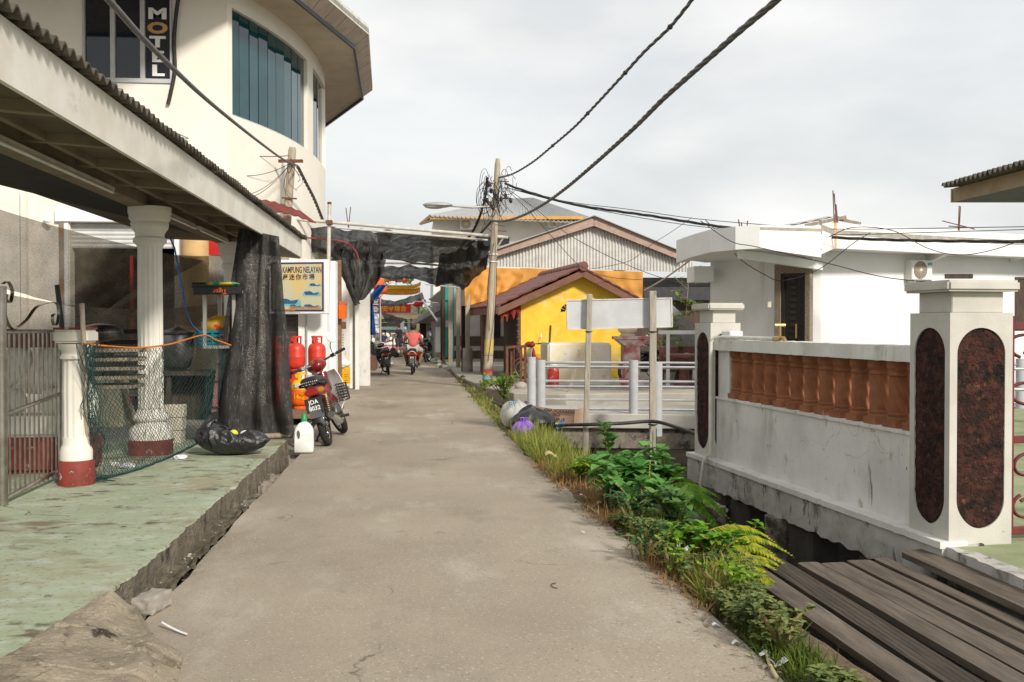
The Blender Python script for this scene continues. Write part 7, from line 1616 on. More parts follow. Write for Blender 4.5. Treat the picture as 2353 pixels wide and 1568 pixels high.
MB(M6).prism([(W6, 0, 0), (W6+.09, .02, -.12), (W6+.09, .27, -.12), (W6-.0, .23, 0)], (0, 0, -.012)).build('side_flap', m_card, cb)
for i, (s_, x_, h_) in enumerate((('OYA HOKKAIDO', W6*.68, .062), ('20KG', W6*.6, .062), ('F-RR 18', W6*.68, .055))): MB(M6 @ Matrix.Translation((x_, .165-.062*i, .022))).text(s_, Matrix.Identity(4), h_, .001, sx=1.1, bold=.002).build('lettering', mat('brown_ink', (.09, .04, .025), bump=0), cb)
tag(MB().tube(spline([PZ(1122, 938, .02)+V((.1, .2, .1)), PZ(1185, 940, .15), PZ(1208, 925, .2)], 4), .03, 8).build('black_pipe', m_black, smooth=50), 'short black pipe end sticking out over the white sack', 'pipe')
# ================================================================ compound wall with pillars
Cn = PZ(2180, 1256, .1); Cf = PZ(1632, 1060, .1)
wd_ = (Cf-Cn); LW = wd_.length; wd_.normalize(); wu = V((wd_.y, -wd_.x, 0))
MW = frame(wd_, -wu, V((0, 0, 1)), V((Cn.x, Cn.y, 0)))      # local: s along the wall (away), t towards the road, z up
cw = thing('compound_wall', 'white compound wall with terracotta balusters and two tall pillars', 'wall', (Cn.x, Cn.y, 0))
PS, PT = .46, 1.585
m_pil = mat('pillar_plaster', (.54, .52, .465), (.45, .43, .385), 2, bump=.2, bscale=50, stains=[((.36, .32, .25), 2.6, .6, .8, (1, 1, .5)), ((.12, .1, .08), 12, .66, .76)], crack=(1.6, .003, (.28, .26, .22)))
m_lava = mat('red_roughcast', (.085, .03, .02), (.032, .014, .011), 12, .36, .6, rough=.95, bump=1, bscale=30, bdist=.06, stains=[((.012, .009, .008), 7, .5, .64), ((.17, .07, .045), 22, .58, .7), ((.01, .008, .008), 34, .56, .66)])
def niche(g, back, M, w, z0, z1, mw, n0, n1, dep):
    """a wall face w wide from z0 to z1 with a sunk round ended panel; M: x across, y up, z out"""
    r = (w-2*mw)/2; cx = w/2; N_ = 24
    inner = [(cx+r*math.cos(a), n1-r+r*math.sin(a)) for a in [math.pi*i/N_ for i in range(N_+1)]]+[(cx+r*math.cos(a), n0+r*1.15+r*1.15*math.sin(a)) for a in [math.pi+math.pi*i/N_ for i in range(N_+1)]]
    cz_ = (n0+n1)/2; outer = []
    for x, z in inner:
        dx, dz = x-cx, z-cz_; hx, h0, h1 = w/2, cz_-z0, z1-cz_
        k = min(hx/abs(dx) if abs(dx) > 1e-6 else 1e9, (h1 if dz > 0 else h0)/abs(dz) if abs(dz) > 1e-6 else 1e9); outer.append((cx+dx*k, cz_+dz*k))
    n = len(inner); jit = [.004*nz(x*9, z*9, 2) for x, z in inner]
    vs = [M @ V((x, z, 0)) for x, z in outer]+[M @ V((x+j, z+j, 0)) for (x, z), j in zip(inner, jit)]+[M @ V((x+j, z+j, -dep)) for (x, z), j in zip(inner, jit)]
    fs = []
    for i in range(n):
        j = (i+1) % n; fs += [(i, j, n+j, n+i), (n+i, n+j, 2*n+j, 2*n+i)]
    # corners of the rectangle
    for (cx0, cz0) in ((0, z0), (w, z0), (w, z1), (0, z1)):
        best = None
        for i in range(n):
            j = (i+1) % n; (x0, y0_), (x1, y1_) = outer[i], outer[j]
            if abs(x0-x1) > 1e-5 and abs(y0_-y1_) > 1e-5 and min(x0, x1)-1e-6 <= cx0 <= max(x0, x1)+1e-6 and min(y0_, y1_)-1e-6 <= cz0 <= max(y0_, y1_)+1e-6: best = (i, j)
        if best: k = len(vs); vs.append(M @ V((cx0, cz0, 0))); fs.append((best[0], k, best[1]))
    g.add(vs, fs)
    # rough panel, a displaced sheet cut to the same outline
    zz = [n0+(n1-n0)*i/46 for i in range(47)]
    def half(z): 
        if z > n1-r: return math.sqrt(max(0, r*r-(z-(n1-r))**2))
        rb = r*1.15
        if z < n0+rb: return r*math.sqrt(max(0, 1-((z-(n0+rb))/rb)**2))
        return r
    back.grid(18, 46, lambda u, v: (lambda z: M @ V((cx+(2*u-1)*half(z), z, -dep+.006+.010*nz(u*5, z*16, w*9)+.008*nz(u*13, z*45, 3))))(n0+(n1-n0)*v))
def pillar(s0, s1, w2=None, PT=PT):
    """square pillar from s0 to s1 along the wall"""
    w = s1-s0; wf = w2 or w
    p = MB(); lv = MB()
    Mside = MW @ Matrix(((1, 0, 0, s0), (0, 0, 1, 0), (0, 1, 0, 0), (0, 0, 0, 1)))                 # faces the road
    niche(p, lv, Mside, w, .0, PT, .055, .21, PT-.1, .016)
    Mfront = MW @ Matrix(((0, 0, -1, s0), (-1, 0, 0, 0), (0, 1, 0, 0), (0, 0, 0, 1)))              # faces back along the road
    niche(p, lv, Mfront, wf, .0, PT, .055, .21, PT-.1, .016)
    q = MB(MW); q.add([(s1, 0, 0), (s1, -wf, 0), (s1, -wf, PT), (s1, 0, PT), (s0, -wf, 0), (s0, -wf, PT), (s0, 0, PT)], [(0, 1, 2, 3), (1, 4, 5, 2), (3, 2, 5, 6)])
    p.add(q.v, q.f); o = p.build('pillar', m_pil, cw); lv.build('roughcast_panel', m_lava, o, smooth=70)
    MB(MW).bx((s0+.04, -.04, PT-.001), (s1-.04, -wf+.04, PT+.14)).build('neck', m_pil, o, bevel=.006)
    MB(MW).bx((s0-.035, .035, PT+.14), (s1+.035, -wf-.035, PT+.215)).build('cap', m_pil, o, bevel=.016, seg=2)
pillar(0, PS, None, 1.64); pillar(LW-.0, LW+.47, .34)
S0, S1 = PS, LW
MB(MW).bx((S0, -.07, .13), (S1, -.3, .775)).build('panel', m_wallw, cw)
MB(MW).sheet(60, 3, lambda u, v: V((S0+(S1-S0)*u, -.055-.26*v*1.0+.012*nz(u*30, v*2, 0), .775+.022+.006*nz(u*40, v*4, 2))), -.024).build('ledge', m_wallw, cw, smooth=50)
MB(MW).sheet(80, 4, lambda u, v: V((S0-.01+(S1-S0+.02)*u, -.035-.26*v, 1.41+.006*nz(u*40, v*3, 5))), -.115).build('top_rail', m_wallw, cw, smooth=40)
MB(MW).bx((S1-.3, -.09, .797), (S1, -.28, 1.29)).build('end_panel', m_wallw, cw)
# black stained plinth beam with a projecting ledge
MB(MW).sheet(90, 3, lambda u, v: V((-.02+(LW+.56)*u, .075-.2*v+.008*nz(u*50, 0, 3)*(1-v), .135+.006*nz(u*60, v*3, 1))), -.045).build('plinth_ledge', m_wallw, cw, smooth=50)
MB(MW).sheet(90, 8, lambda u, v: V((-.015+(LW+.55)*u, .06+.01*nz(u*40, v*4, 8), .092-.26*v-.03*nz(u*34, 0, 6)*v)), .3).build('plinth', m_stained, cw, smooth=60)
m_tc = mat('terracotta', (.3, .12, .055), (.21, .078, .036), 5, rough=.8, bump=.25, bscale=50, stains=[((.2, .08, .04), 4, .6, .75), ((.5, .27, .15), 7, .64, .76)])
NBL = 13
for i in range(NBL):
    s = .6+(S1-.36-.6)*i/(NBL-1); c = MW @ V((s, -.175, .79)); rz = rnd.uniform(-.2, .2); hh = .505
    g = MB(MW); g.box((s, -.175, .82), (.18, .18, .062)); 
    prof = [(.09, .055), (.092, .075), (.08, .085), (.086, .1), (.086, .112), (.074, .12)]
    g.M = None; g.lathe(prof, c, 24, caps=False)
    nr = 8; g.lathe([(.074, .12+(.385-.12)*k/22) for k in range(23)], c, 72, mod=lambda a, z: 1+.085*math.cos(nr*a+z*46), caps=False)
    g.lathe([(.074, .385), (.084, .393), (.084, .405), (.072, .415), (.072, .425), (.09, .44), (.094, .455), (.094, hh)], c, 24, caps=False)
    g.build('baluster', m_tc, cw, smooth=60)
m_pier = mat('shade_dark_concrete', (.075, .068, .058), (.05, .045, .038), 5, bump=.5, bscale=30, stains=[((.16, .15, .13), 4, .6, .74)])  # pier colour darkened to stand for the shade under the deck
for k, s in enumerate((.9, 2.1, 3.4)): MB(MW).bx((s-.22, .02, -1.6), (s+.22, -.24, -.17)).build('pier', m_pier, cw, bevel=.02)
# pipe and tap
tp = thing('water_pipe', 'white plastic water pipe with a brass tap along the top of the compound wall', 'pipe', MW @ V((S1, 0, 1.4)))
m_pvc = mat('pvc', (.66, .64, .58), (.55, .52, .45), 6, rough=.5, bump=.05, stains=[((.35, .3, .2), 6, .6, .78)])
def wp(s, t, z): return MW @ V((s, t, z))
MB().tube([wp(2.85, .0-.1, 1.43), wp(S1-.32, -.08, 1.435), wp(S1-.16, .02, 1.43), wp(S1-.14, .05, 1.38), wp(S1-.14, .05, .2), wp(S1-.12, .12, .12), wp(S1-.05, .14, -.25)], .02, 10).build('pipe', m_pvc, tp, smooth=40)
MB().tube([wp(S1-.05, .14, -.25), wp(S1-.7, .1, -.3)], .02, 8).build('pipe', m_pvc, tp, smooth=50)
g = MB().cyl(wp(2.86, -.1, 1.43), wp(2.72, -.1, 1.43), .026, n=12).tube([wp(2.74, -.1, 1.44), wp(2.66, -.1, 1.44), wp(2.62, -.1, 1.40)], .018, 8); c = wp(2.74, -.1, 1.45); g.cyl(c, c+V((0, 0, .1)), .012, n=8); g.tube([c+V((-.05, 0, .11)), c+V((.05, 0, .11))], .014, 8)
g.build('tap', mat('brass', (.5, .33, .1), (.42, .3, .14), 8, rough=.35, metal=.8, bump=.05), tp, smooth=40)
tag(MB(MW).bx((S1-.28, -.1, 1.43), (S1-.05, -.25, 1.5)).build('plastic_tub', mat('clear_tub', (.7, .72, .7), rough=.2, bump=0), bevel=.01), 'small clear plastic tub on the wall beside the far pillar', 'tub')
# ================================================================ red iron gate
rg = thing('iron_gate', 'dark red iron gate with scrolls hung beside the near pillar', 'gate', MW @ V((.1, -PS, .1)))
def rgp(x, z): return MW @ V((.12, -PS-.03-x, z))
m_rg = mat('red_gate_paint', (.16, .03, .03), (.12, .025, .025), 6, rough=.5, bump=.1)
g = MB(); 
for x in (.03, 1.25): g.beam(rgp(x, .14), rgp(x, 1.62), .055, .055)
for z in (.16, .78, 1.55): g.beam(rgp(.03, z), rgp(1.25, z), .04, .05)
g.build('frame', m_rg, rg, bevel=.004)
for k in range(1, 6): MB().beam(rgp(.03+.2*k, .16), rgp(.03+.2*k, 1.55), .02, .02).build('bar', m_rg, rg)
for cx_, cz_, r_, a0, a1 in ((.17, .32, .1, 2, 8.5), (.17, 1.42, .1, -2, -8), (.17, .6, .09, 1, 7), (.17, 1.1, .09, -1, -7)):
    MB().tube([rgp(cx_+(r_*(1-.06*(a0+(a1-a0)*i/24))+.02)*math.cos(a0+(a1-a0)*i/24), cz_+(r_*(1-.06*abs(a0+(a1-a0)*i/24)))*math.sin(a0+(a1-a0)*i/24)) for i in range(25)], .012, 6).build('scroll', m_rg, rg, smooth=60)
# ================================================================ compound floor, its step and the timber planks
m_moss2 = mat('mossy_concrete', (.3, .33, .19), (.22, .25, .13), 3, bump=.3, bscale=50, stains=[((.1, .09, .06), 2.4, .58, .72), ((.36, .37, .3), 8, .62, .74)])
ex0 = MW @ V((LW+.45, -.02, 0)); fl = [(Cn.x-.03, 1.0), (16, 1.0), (16, 17.0), (5.2, 16.2), (ex0.x+.5, ex0.y+.1), (ex0.x, ex0.y), (Cn.x+.02, Cn.y)]
tag(MB().prism([(x, y, .1) for x, y in fl], (0, 0, -.1)).build('compound_floor', m_moss2), kind='structure')
g = MB().sheet(80, 5, lambda u, v: V((Cn.x-.03+.02*nz(u*40, v*3, 1), 1.0+(Cn.y-1.02)*u, .103-.42*v-.012*max(0, nz(u*60, 0, 4))*(1-v))), .12); tag(g.build('step_edge', m_stained, smooth=60), kind='structure')
m_plank = mat('grey_plank', (.15, .12, .095), (.085, .067, .053), 3.2, .35, .68, sc3=(6, .6, 6), rough=.85, bump=.6, bscale=14, bdist=.012, stains=[((.022, .019, .016), 2.2, .6, .8, (2.5, .8, 2)), ((.2, .165, .135), 2.5, .58, .78, (3, .5, 3))])
m_plank2 = mat('ribbed_plank', (.085, .066, .05), (.05, .04, .03), 5, .35, .65, sc3=(7, .5, 7), rough=.85, bump=.9, bscale=16, bdist=.015, wave=('X', 9, .45))
PLK = [(1.86, 2.075, 6.22, -.085, 1), (2.12, 2.28, 6.4, -.03, 0), (2.33, 2.515, 6.62, -.04, 1), (2.55, 2.695, 6.38, -.02, 0), (2.725, 2.885, 6.42, -.03, 0), (2.915, 3.085, 6.45, -.022, 0), (3.115, 3.215, 6.46, -.015, 0)]
ordn = ['outermost plank beside the creeper, darkest and ribbed', 'second plank from the creeper, pale with a black scuff', 'ribbed dark plank reaching farthest towards the ferns', 'narrow pale plank in the middle of the deck', 'grey plank with a black mouldy far end', 'broad brown grey plank next to the mouldy one', 'plank last but one before the mossy step', 'narrow plank against the mossy step']
for i, (x0, x1, yf, z, rb) in enumerate(PLK):
    def pk(u, v, x0=x0, x1=x1, yf=yf, z=z, i=i):
        Y = 1.2+(yf-1.2)*v; X = x0+(x1-x0)*u+.012*nz(Y, i*3, 0, .7)-.028*(Y-5); return V((X, Y, z+.006*nz(X*3, Y, i, 1.5)-.004*(2*abs(u-.5))**6+.012*math.sin(Y*.9+i)*.4))
    o = MB().sheet(8, 60, pk, .045).build('deck_plank', m_plank2 if rb else m_plank, smooth=50); tag(o, ordn[i], 'plank', 'planks of the timber deck')
def pk2(u, v): a, b = PZ(2072, 1282, .0), PZ(2128, 1273, .0); p = a.lerp(b, u); return p+V((.03*v, -3.8*v, -.0*v))
tag(MB().sheet(6, 40, pk2, .04).build('deck_plank', m_plank, smooth=50), 'short loose plank lying on top, tight against the compound wall plinth', 'plank', 'planks of the timber deck')
for y in (2.0, 4.2, 6.0): tag(MB().bx((1.7, y, -.25), (3.44, y+.14, -.132)).build('deck_bearer', m_woodd), ['bearer beam under the near end of the timber deck', 'bearer beam under the middle of the timber deck', 'bearer beam under the far end of the timber deck'][[2.0, 4.2, 6.0].index(y)], 'beam', 'bearers of the timber deck')
for i, (x, y, d, r_) in enumerate(((1660, 1180, 10.5, .13), (1795, 1270, 9.0, .14), (1645, 1240, 9.5, .1))):
    p = XY(x, d); t = thing('concrete_pile', ['round concrete pile under the wall by the ferns', 'round ringed concrete pile in the dark under the compound wall', 'slim concrete pile behind the drooping fern'][i], 'pile', (p[0], p[1], -1.4)); MB().cyl((p[0], p[1], -1.5), (p[0], p[1], -.17), r_, n=16).build('shaft', m_concd, t, smooth=50); MB().lathe([(r_*1.05, -.02), (r_*1.07, 0), (r_*1.05, .02)], (p[0], p[1], -.8), 16).build('joint_ring', m_concd, t, smooth=50)
# ================================================================ white flat roofed house
hs = thing('white_house', 'white flat roofed house with a jutting porch canopy and dark carved door', 'house', PD(1850, 780, 20))
CAN = [(1554, 21.4, 553, 604), (1590, 20.2, 540, 591), (1631, 19.1, 528, 580), (1690, 18.4, 521, 574), (1746, 18.2, 517, 571), (1887, 18.5, 520, 592)]
PAR = [(1887, 18.9, 518, 585), (1918, 20.0, 513, 571), (2130, 21.2, 526.5, 581), (2360, 22.6, 540, 591), (2600, 24, 552, 600)]
def band_(seq, nm, th=.15):
    g = MB()
    for (x0, d0_, t0, b0), (x1, d1_, t1, b1) in zip(seq, seq[1:]):
        p, q = PD(x0, b0, d0_), PD(x1, b1, d1_); r_, s_ = PD(x1, t1, d1_), PD(x0, t0, d0_); n_ = (q-p).cross(V((0, 0, 1))).normalized()
        g.prism([p, q, r_, s_], -n_*th)
    return g.build(nm, m_house if nm != 'parapet' else m_parw, hs)
m_parw = mat('rust_stained_paint', (.8, .79, .77), (.72, .71, .69), 1.5, bump=.08, stains=[((.5, .47, .42), 1.5, .62, .85, (1, 1, .25)), ((.5, .2, .07), 2.2, .66, .8, (1, 1, 1.5)), ((.25, .2, .15), 5, .7, .8)])
band_(CAN, 'canopy_edge'); band_(PAR, 'parapet')
p0 = PD(1905, 516, 19.7); p1 = PD(1905, 586, 19.7); MB().beam(PD(1917, 512, 19.95), PD(1917, 572, 19.95), .09, .03, up=FW).build('rust_streak', mat('rust_streak', (.55, .3, .1), (.6, .45, .28), 5, .4, .6), hs)
sof = [PD(x, b-2, d) for x, d, t_, b in CAN]; sof2 = [p+FW*.001 for p in sof]
zs_ = PD(1746, 571, 18.2).z+.03
poly = [V((p.x, p.y, zs_)) for p in [PD(x, 600, d) for x, d, _, _ in CAN]]; bk = [XY(1895, 20.6), XY(1620, 22.8)]
MB().prism(poly+[V((x, y, zs_)) for x, y in bk], (0, 0, .12)).build('canopy_slab', m_house, hs)
MB().prism([V((p.x, p.y, zs_+.3)) for p in poly]+[V((x, y, zs_+.3)) for x, y in bk], (0, 0, .06)).build('roof_slab', m_conc, hs)
MB().beam(PD(1700, 585, 18.9), PD(1885, 612, 20.6), .12, .16).build('soffit_beam', m_house, hs)
ps = [XY(x, d) for x, d, _, _ in PAR]; zp = PD(2130, 579, 21.2).z
def off(i): return (ps[i][0]+FW.x*.65, ps[i][1]+FW.y*.65)
MB().prism([V((x, y, zp)) for x, y in ps]+[V((x+1.5*FW.x, y+1.5*FW.y, zp)) for x, y in ps[::-1]], (0, 0, .1)).build('eave_slab', m_house, hs)
MB().prism([V((x, y, zp+.25)) for x, y in ps]+[V((x+9*FW.x, y+9*FW.y, zp+.25)) for x, y in ps[::-1]], (0, 0, .1)).build('roof_slab', m_conc, hs)
def wallseg(x0, d0_, x1, d1_, nm='wall', z0=-.1, z1=None, m=m_house, th=.15):
    a, b = XY(x0, d0_), XY(x1, d1_); z1 = z1 or zp+.02; p, q = V((a[0], a[1], z0)), V((b[0], b[1], z0)); n_ = (q-p).cross(V((0, 0, 1))).normalized()
    return MB().prism([p, q, V((q.x, q.y, z1)), V((p.x, p.y, z1))], -n_*th).build(nm, m, hs)
wallseg(1632, 22.5, 1780, 21.0); wallseg(1861, 20.9, 1886, 20.9); wallseg(1886, 20.9, 2650, 25.5)
m_granite = mat('granite_trim', (.3, .24, .18), (.18, .14, .1), 40, bump=.1)
m_dwood = mat('dark_door_wood', (.032, .024, .02), (.022, .017, .014), 6, rough=.45, bump=.2, sc3=(3, 3, .5))
a, b = XY(1780, 21.0), XY(1861, 20.5); A3, B3 = V((a[0], a[1], 0)), V((b[0], b[1], 0)); ux7 = (B3-A3).normalized(); W7 = (B3-A3).length; MD = frame(ux7, V((0, 0, 1)), ux7.cross(V((0, 0, 1))), A3)
ztop = ZD(606, 20.7); zdo = ZD(628, 20.7)
g = MB(MD); g.bx((0, 0, -.15), (.13, ztop, .02)); g.bx((W7-.1, 0, -.15), (W7, ztop, .02)); g.bx((.13, zdo, -.15), (W7-.1, ztop, .02)); g.build('door_surround', m_granite, hs)
MB(MD).bx((-.05, ztop, -.15), (W7+.05, zp+.02, 0)).build('wall', m_house, hs)
dr = MB(MD).bx((.13, .4, -.12), (W7-.1, zdo, -.08)).build('door', m_dwood, hs)
g = MB(MD); g.bx((.13, .4, -.08), (.2, zdo, -.02)); g.bx((W7-.16, .4, -.08), (W7-.1, zdo, -.02)); g.bx((.2, zdo-.07, -.08), (W7-.16, zdo, -.02)); g.build('door_frame', m_dwood, dr)
for x in (.3, .72*W7):
    for k in range(16): MB(MD).bx((x, .75+.13*k, -.08), (x+.16, .75+.13*k+.09, -.055)).build('carved_block', m_dwood, dr, bevel=.012) if .75+.13*k < zdo-.2 else 0
MB(MD).bx((W7*.58, 1.3, -.08), (W7*.58+.03, 1.6, -.02)).build('door_handle', mat('brass', (.5,)*3), dr)
q = PD(1767, 700, 21.0); MB().bx((q.x-.04, q.y-.03, q.z-.06), (q.x+.04, q.y, q.z+.06)).build('door_bell', mat('cream_foam', (.7,)*3), hs)
# far left end wall block behind the porch
face(hs, 'side_block', 1595, 1640, 612, 648, 22.0, m_house, .6)
def hp(x, y, dd=0): return PD(x, y, 1/(1/20.9+(1/25.5-1/20.9)*((x-1886)/(2650-1886)))-dd)
uxw = (hp(2200, 700)-hp(2000, 700)); uxw.z = 0; uxw.normalize()
def hface(nm, x0, x1, y0, y1, m, dd=.012): 
    q = [hp(x0, y1, dd), hp(x1, y1, dd), hp(x1, y0, dd), hp(x0, y0, dd)]; return MB().prism(q, -uxw.cross(V((0, 0, 1)))*.01).build(nm, m, hs)
w1 = hface('window', 2172, 2236, 630, 640, m_woodd, .03); hface('window', 2333, 2420, 637, 760, m_woodd, .03)
for x in (2129, 2320): 
    a = hp(x, 590, .02); o1 = uxw.cross(V((0, 0, 1)))
    MB().prism([a+V((0, 0, .03)), a+o1*.6+V((0, 0, .03)), a+V((0, 0, -.13))], uxw*.12).build('eave_bracket', m_house, hs)
ac = aircon(2096, 2167, 597, 643, 21.7, 'white air conditioner with a teal badge on the white house wall', .32, True, uxw)
# rooftop bits
tag(MB().sheet(4, 14, lambda u, v: PD(1800+122*v, 517-24*v+4, 22.5+.3*v)+FW*2*u+V((0, 0, .08*u+.02*math.sin(v*60))), .02).build('roof_sheet', m_ribs, smooth=50), 'loose metal roof sheet on the white house behind the porch', 'roof sheet')
g = MB(); g.beam(PD(1850, 519, 22.3), PD(1944, 499, 22.3), .05, .07); g.beam(PD(1919, 492, 22.3), PD(1919, 520, 22.3), .05, .05); g.beam(PD(1885, 505, 22.3), PD(1885, 522, 22.3), .05, .05); g.beam(PD(1919, 503, 22.4), PD(1978, 514, 22.4), .04, .06); g.beam(PD(1925, 500, 22.5), PD(1950, 508, 23.5), .04, .05)
tag(g.build('roof_timbers', m_wood), 'bare timber frame propping the loose roof sheet', 'frame')
def rods(label, pts, d): tag((lambda g: [g.cyl(PD(x0, y0, d), PD(x1, y1, d+.1), .012, n=5) for x0, y0, x1, y1 in pts] and g)(MB()).build('rebar', m_rust), label, 'rebar', 'starter bars on the roofs')
rods('pair of tall starter bars above the rust streak on the house roof', ((1917, 515, 1914, 438), (1922, 515, 1917, 445), (1925, 512, 1921, 470)), 21)
rods('starter bars on the parapet near the photo edge, short and crossed', ((2202, 530, 2204, 473), (2204, 530, 2207, 475), (2165, 508, 2240, 527), (2180, 520, 2235, 524)), 22)
rods('stubby starter bars above the porch canopy corner', ((1700, 525, 1697, 505), (1706, 525, 1703, 512), (1716, 524, 1718, 508)), 19)
rods('thin starter bars above the black net on the motel side', ((801, 528, 795, 478), (800, 528, 806, 476), (801, 528, 803, 500)), 26)
# ================================================================ corner of the neighbouring roof
nr_ = thing('corner_roof', 'brown corrugated roof corner jutting in above the white house', 'roof', PD(2280, 430, 13))
Dn = 13.0
e0, e1 = PD(2160, 428, Dn), PD(2420, 352, Dn-2.5)
e0 = PD(2163, 427, 14); e1 = PD(2500, 330, 10.5)
def nroof(u, v): 
    p = e0.lerp(e1, u); return p+RT*3.6*v+V((0, 0, .3*v+.035*math.sin(u*2*math.pi*27)+.01*nz(u*20, v*4, 0)))
MB().sheet(27*8, 6, nroof, .014).build('corrugated_sheet', m_sheet, nr_, smooth=60)
f0, f1 = PD(2191, 433, 14.05), PD(2500, 352, 10.9); dz = V((0, 0, -.19)); dv = (f1-f0).cross(V((0, 0, 1))).normalized()
m_bf = mat('brown_fascia', (.34, .26, .17), (.28, .21, .13), 3, bump=.2, stains=[((.14, .1, .07), 3, .6, .76)]); MB().prism([f0, f1, f1+dz, f0+dz], -dv*.04).build('fascia', m_bf, nr_)
g0 = PD(2191, 433, 14.05); MB().prism([g0+FW*.05, g0+FW*.05+RT*3.5, g0+FW*.05+RT*3.5+dz, g0+FW*.05+dz], FW*.04).build('fascia', m_bf, nr_)
MB().prism([f0+dz+V((.02, 0, .02)), f1+dz+V((.02, 0, .02)), f1+dz+RT*3.5, f0+dz+RT*3.5], (0, 0, -.02)).build('soffit', mat('dark_soffit', (.1, .1, .1), (.08, .08, .08), 3), nr_)
q = f1+V((.9, 1.8, 0)); MB().bx((q.x+2, q.y, .1), (q.x+2.2, q.y+.2, q.z)).build('post', m_house, nr_)
# ================================================================ vegetation along the road edge
L_big = leafmat('big_leaf', (.045, .17, .03), (.1, .29, .055), (.2, .42, .1)); L_dark = leafmat('dark_leaf', (.02, .085, .03), (.045, .14, .045), (.09, .2, .06))
L_fern = leafmat('fern_green', (.045, .17, .012), (.1, .3, .02), (.2, .4, .03)); L_fy = leafmat('fern_yellow', (.16, .26, .012), (.33, .4, .02), (.5, .46, .04))
L_gr = leafmat('grass_mix', (.1, .19, .022), (.2, .3, .035), (.42, .38, .1)); L_gd = leafmat('grass_green', (.03, .085, .012), (.08, .15, .02), (.17, .2, .03)); L_dry = leafmat('dry_grass', (.2, .1, .035), (.33, .18, .07), (.42, .27, .12)); L_cr = leafmat('creeper_leaf', (.06, .13, .04), (.15, .23, .08), (.3, .31, .1)); L_br = leafmat('bright_leaf', (.07, .2, .015), (.13, .32, .025), (.3, .45, .04))
def blade(g, p, d, Ln, w, droop): g.leaf(p, d, (0, 0, 1), Ln, w, 0, droop, 3)
def edge(Y, off=0): return road_r(Y)+off
def surf(X, Y):
    a = road_r(Y)-.12; wd = .75-.25*smoothstep(16, 24, Y); u = max(0, min(1, (X-a)/(wd*1.55)))
    return -.018+.03*smoothstep(.1, .35, u)-1.35*smoothstep(.42, 1, u)
def grass(label, n, Y0_, Y1_, o0, o1, h0, h1, m, seed, w=.006, lean=.5, clump=3):
    rr = random.Random(seed); g = MB()
    for k in range(n):
        Y = rr.uniform(Y0_, Y1_); X = edge(Y)+rr.uniform(o0, o1)*(1-.5*smoothstep(6.2, 4.4, Y))
        if nz(X, Y, seed, 2.2) < -.12: continue
        for j in range(clump):
            a = rr.uniform(0, 6.28); l_ = rr.uniform(.1, lean*1.6); p = V((X+rr.gauss(0, .02), Y+rr.gauss(0, .03), surf(X, Y)-.01))
            blade(g, p, (l_*math.cos(a), l_*math.sin(a), 1), rr.uniform(h0, h1), w*rr.uniform(.7, 1.4), rr.uniform(.1, .7))
    return tag(g.build('grass', m), label, 'grass', kind='stuff')
grass('yellow green long grass beside the purple rubbish bag', 1500, 10.0, 13.6, .02, .5, .2, .5, L_gr, 1, .007, .55)
grass('yellowing tall grass between the carton and the big leaved shrub', 500, 12.0, 14.2, .25, .65, .2, .45, L_gr, 12, .007, .6)
grass('rusty dry grass along the road edge below the shrub', 2200, 5.2, 11.2, -.07, .24, .06, .2, L_dry, 2, .006, 1.0)
grass('green grass among the creeper near the planks', 1500, 3.6, 8.2, .04, .5, .06, .2, L_gd, 3, .006, .8)
grass('yellow green tufts along the middle of the creeper strip', 900, 5.4, 8.6, .08, .42, .12, .26, L_gr, 4, .006, .6)
grass('low grass along the verge towards the platform', 700, 14, 25, -.06, .3, .06, .22, L_gr, 5, .01, .8)
grass('sparse green tufts by the far street edge', 240, 25, 36, -.1, .15, .05, .16, L_gd, 6, .012, .8)
grass('dark green weeds at the very front of the verge', 900, 3.4, 5.2, .02, .4, .05, .15, L_gd, 8, .006, .9)
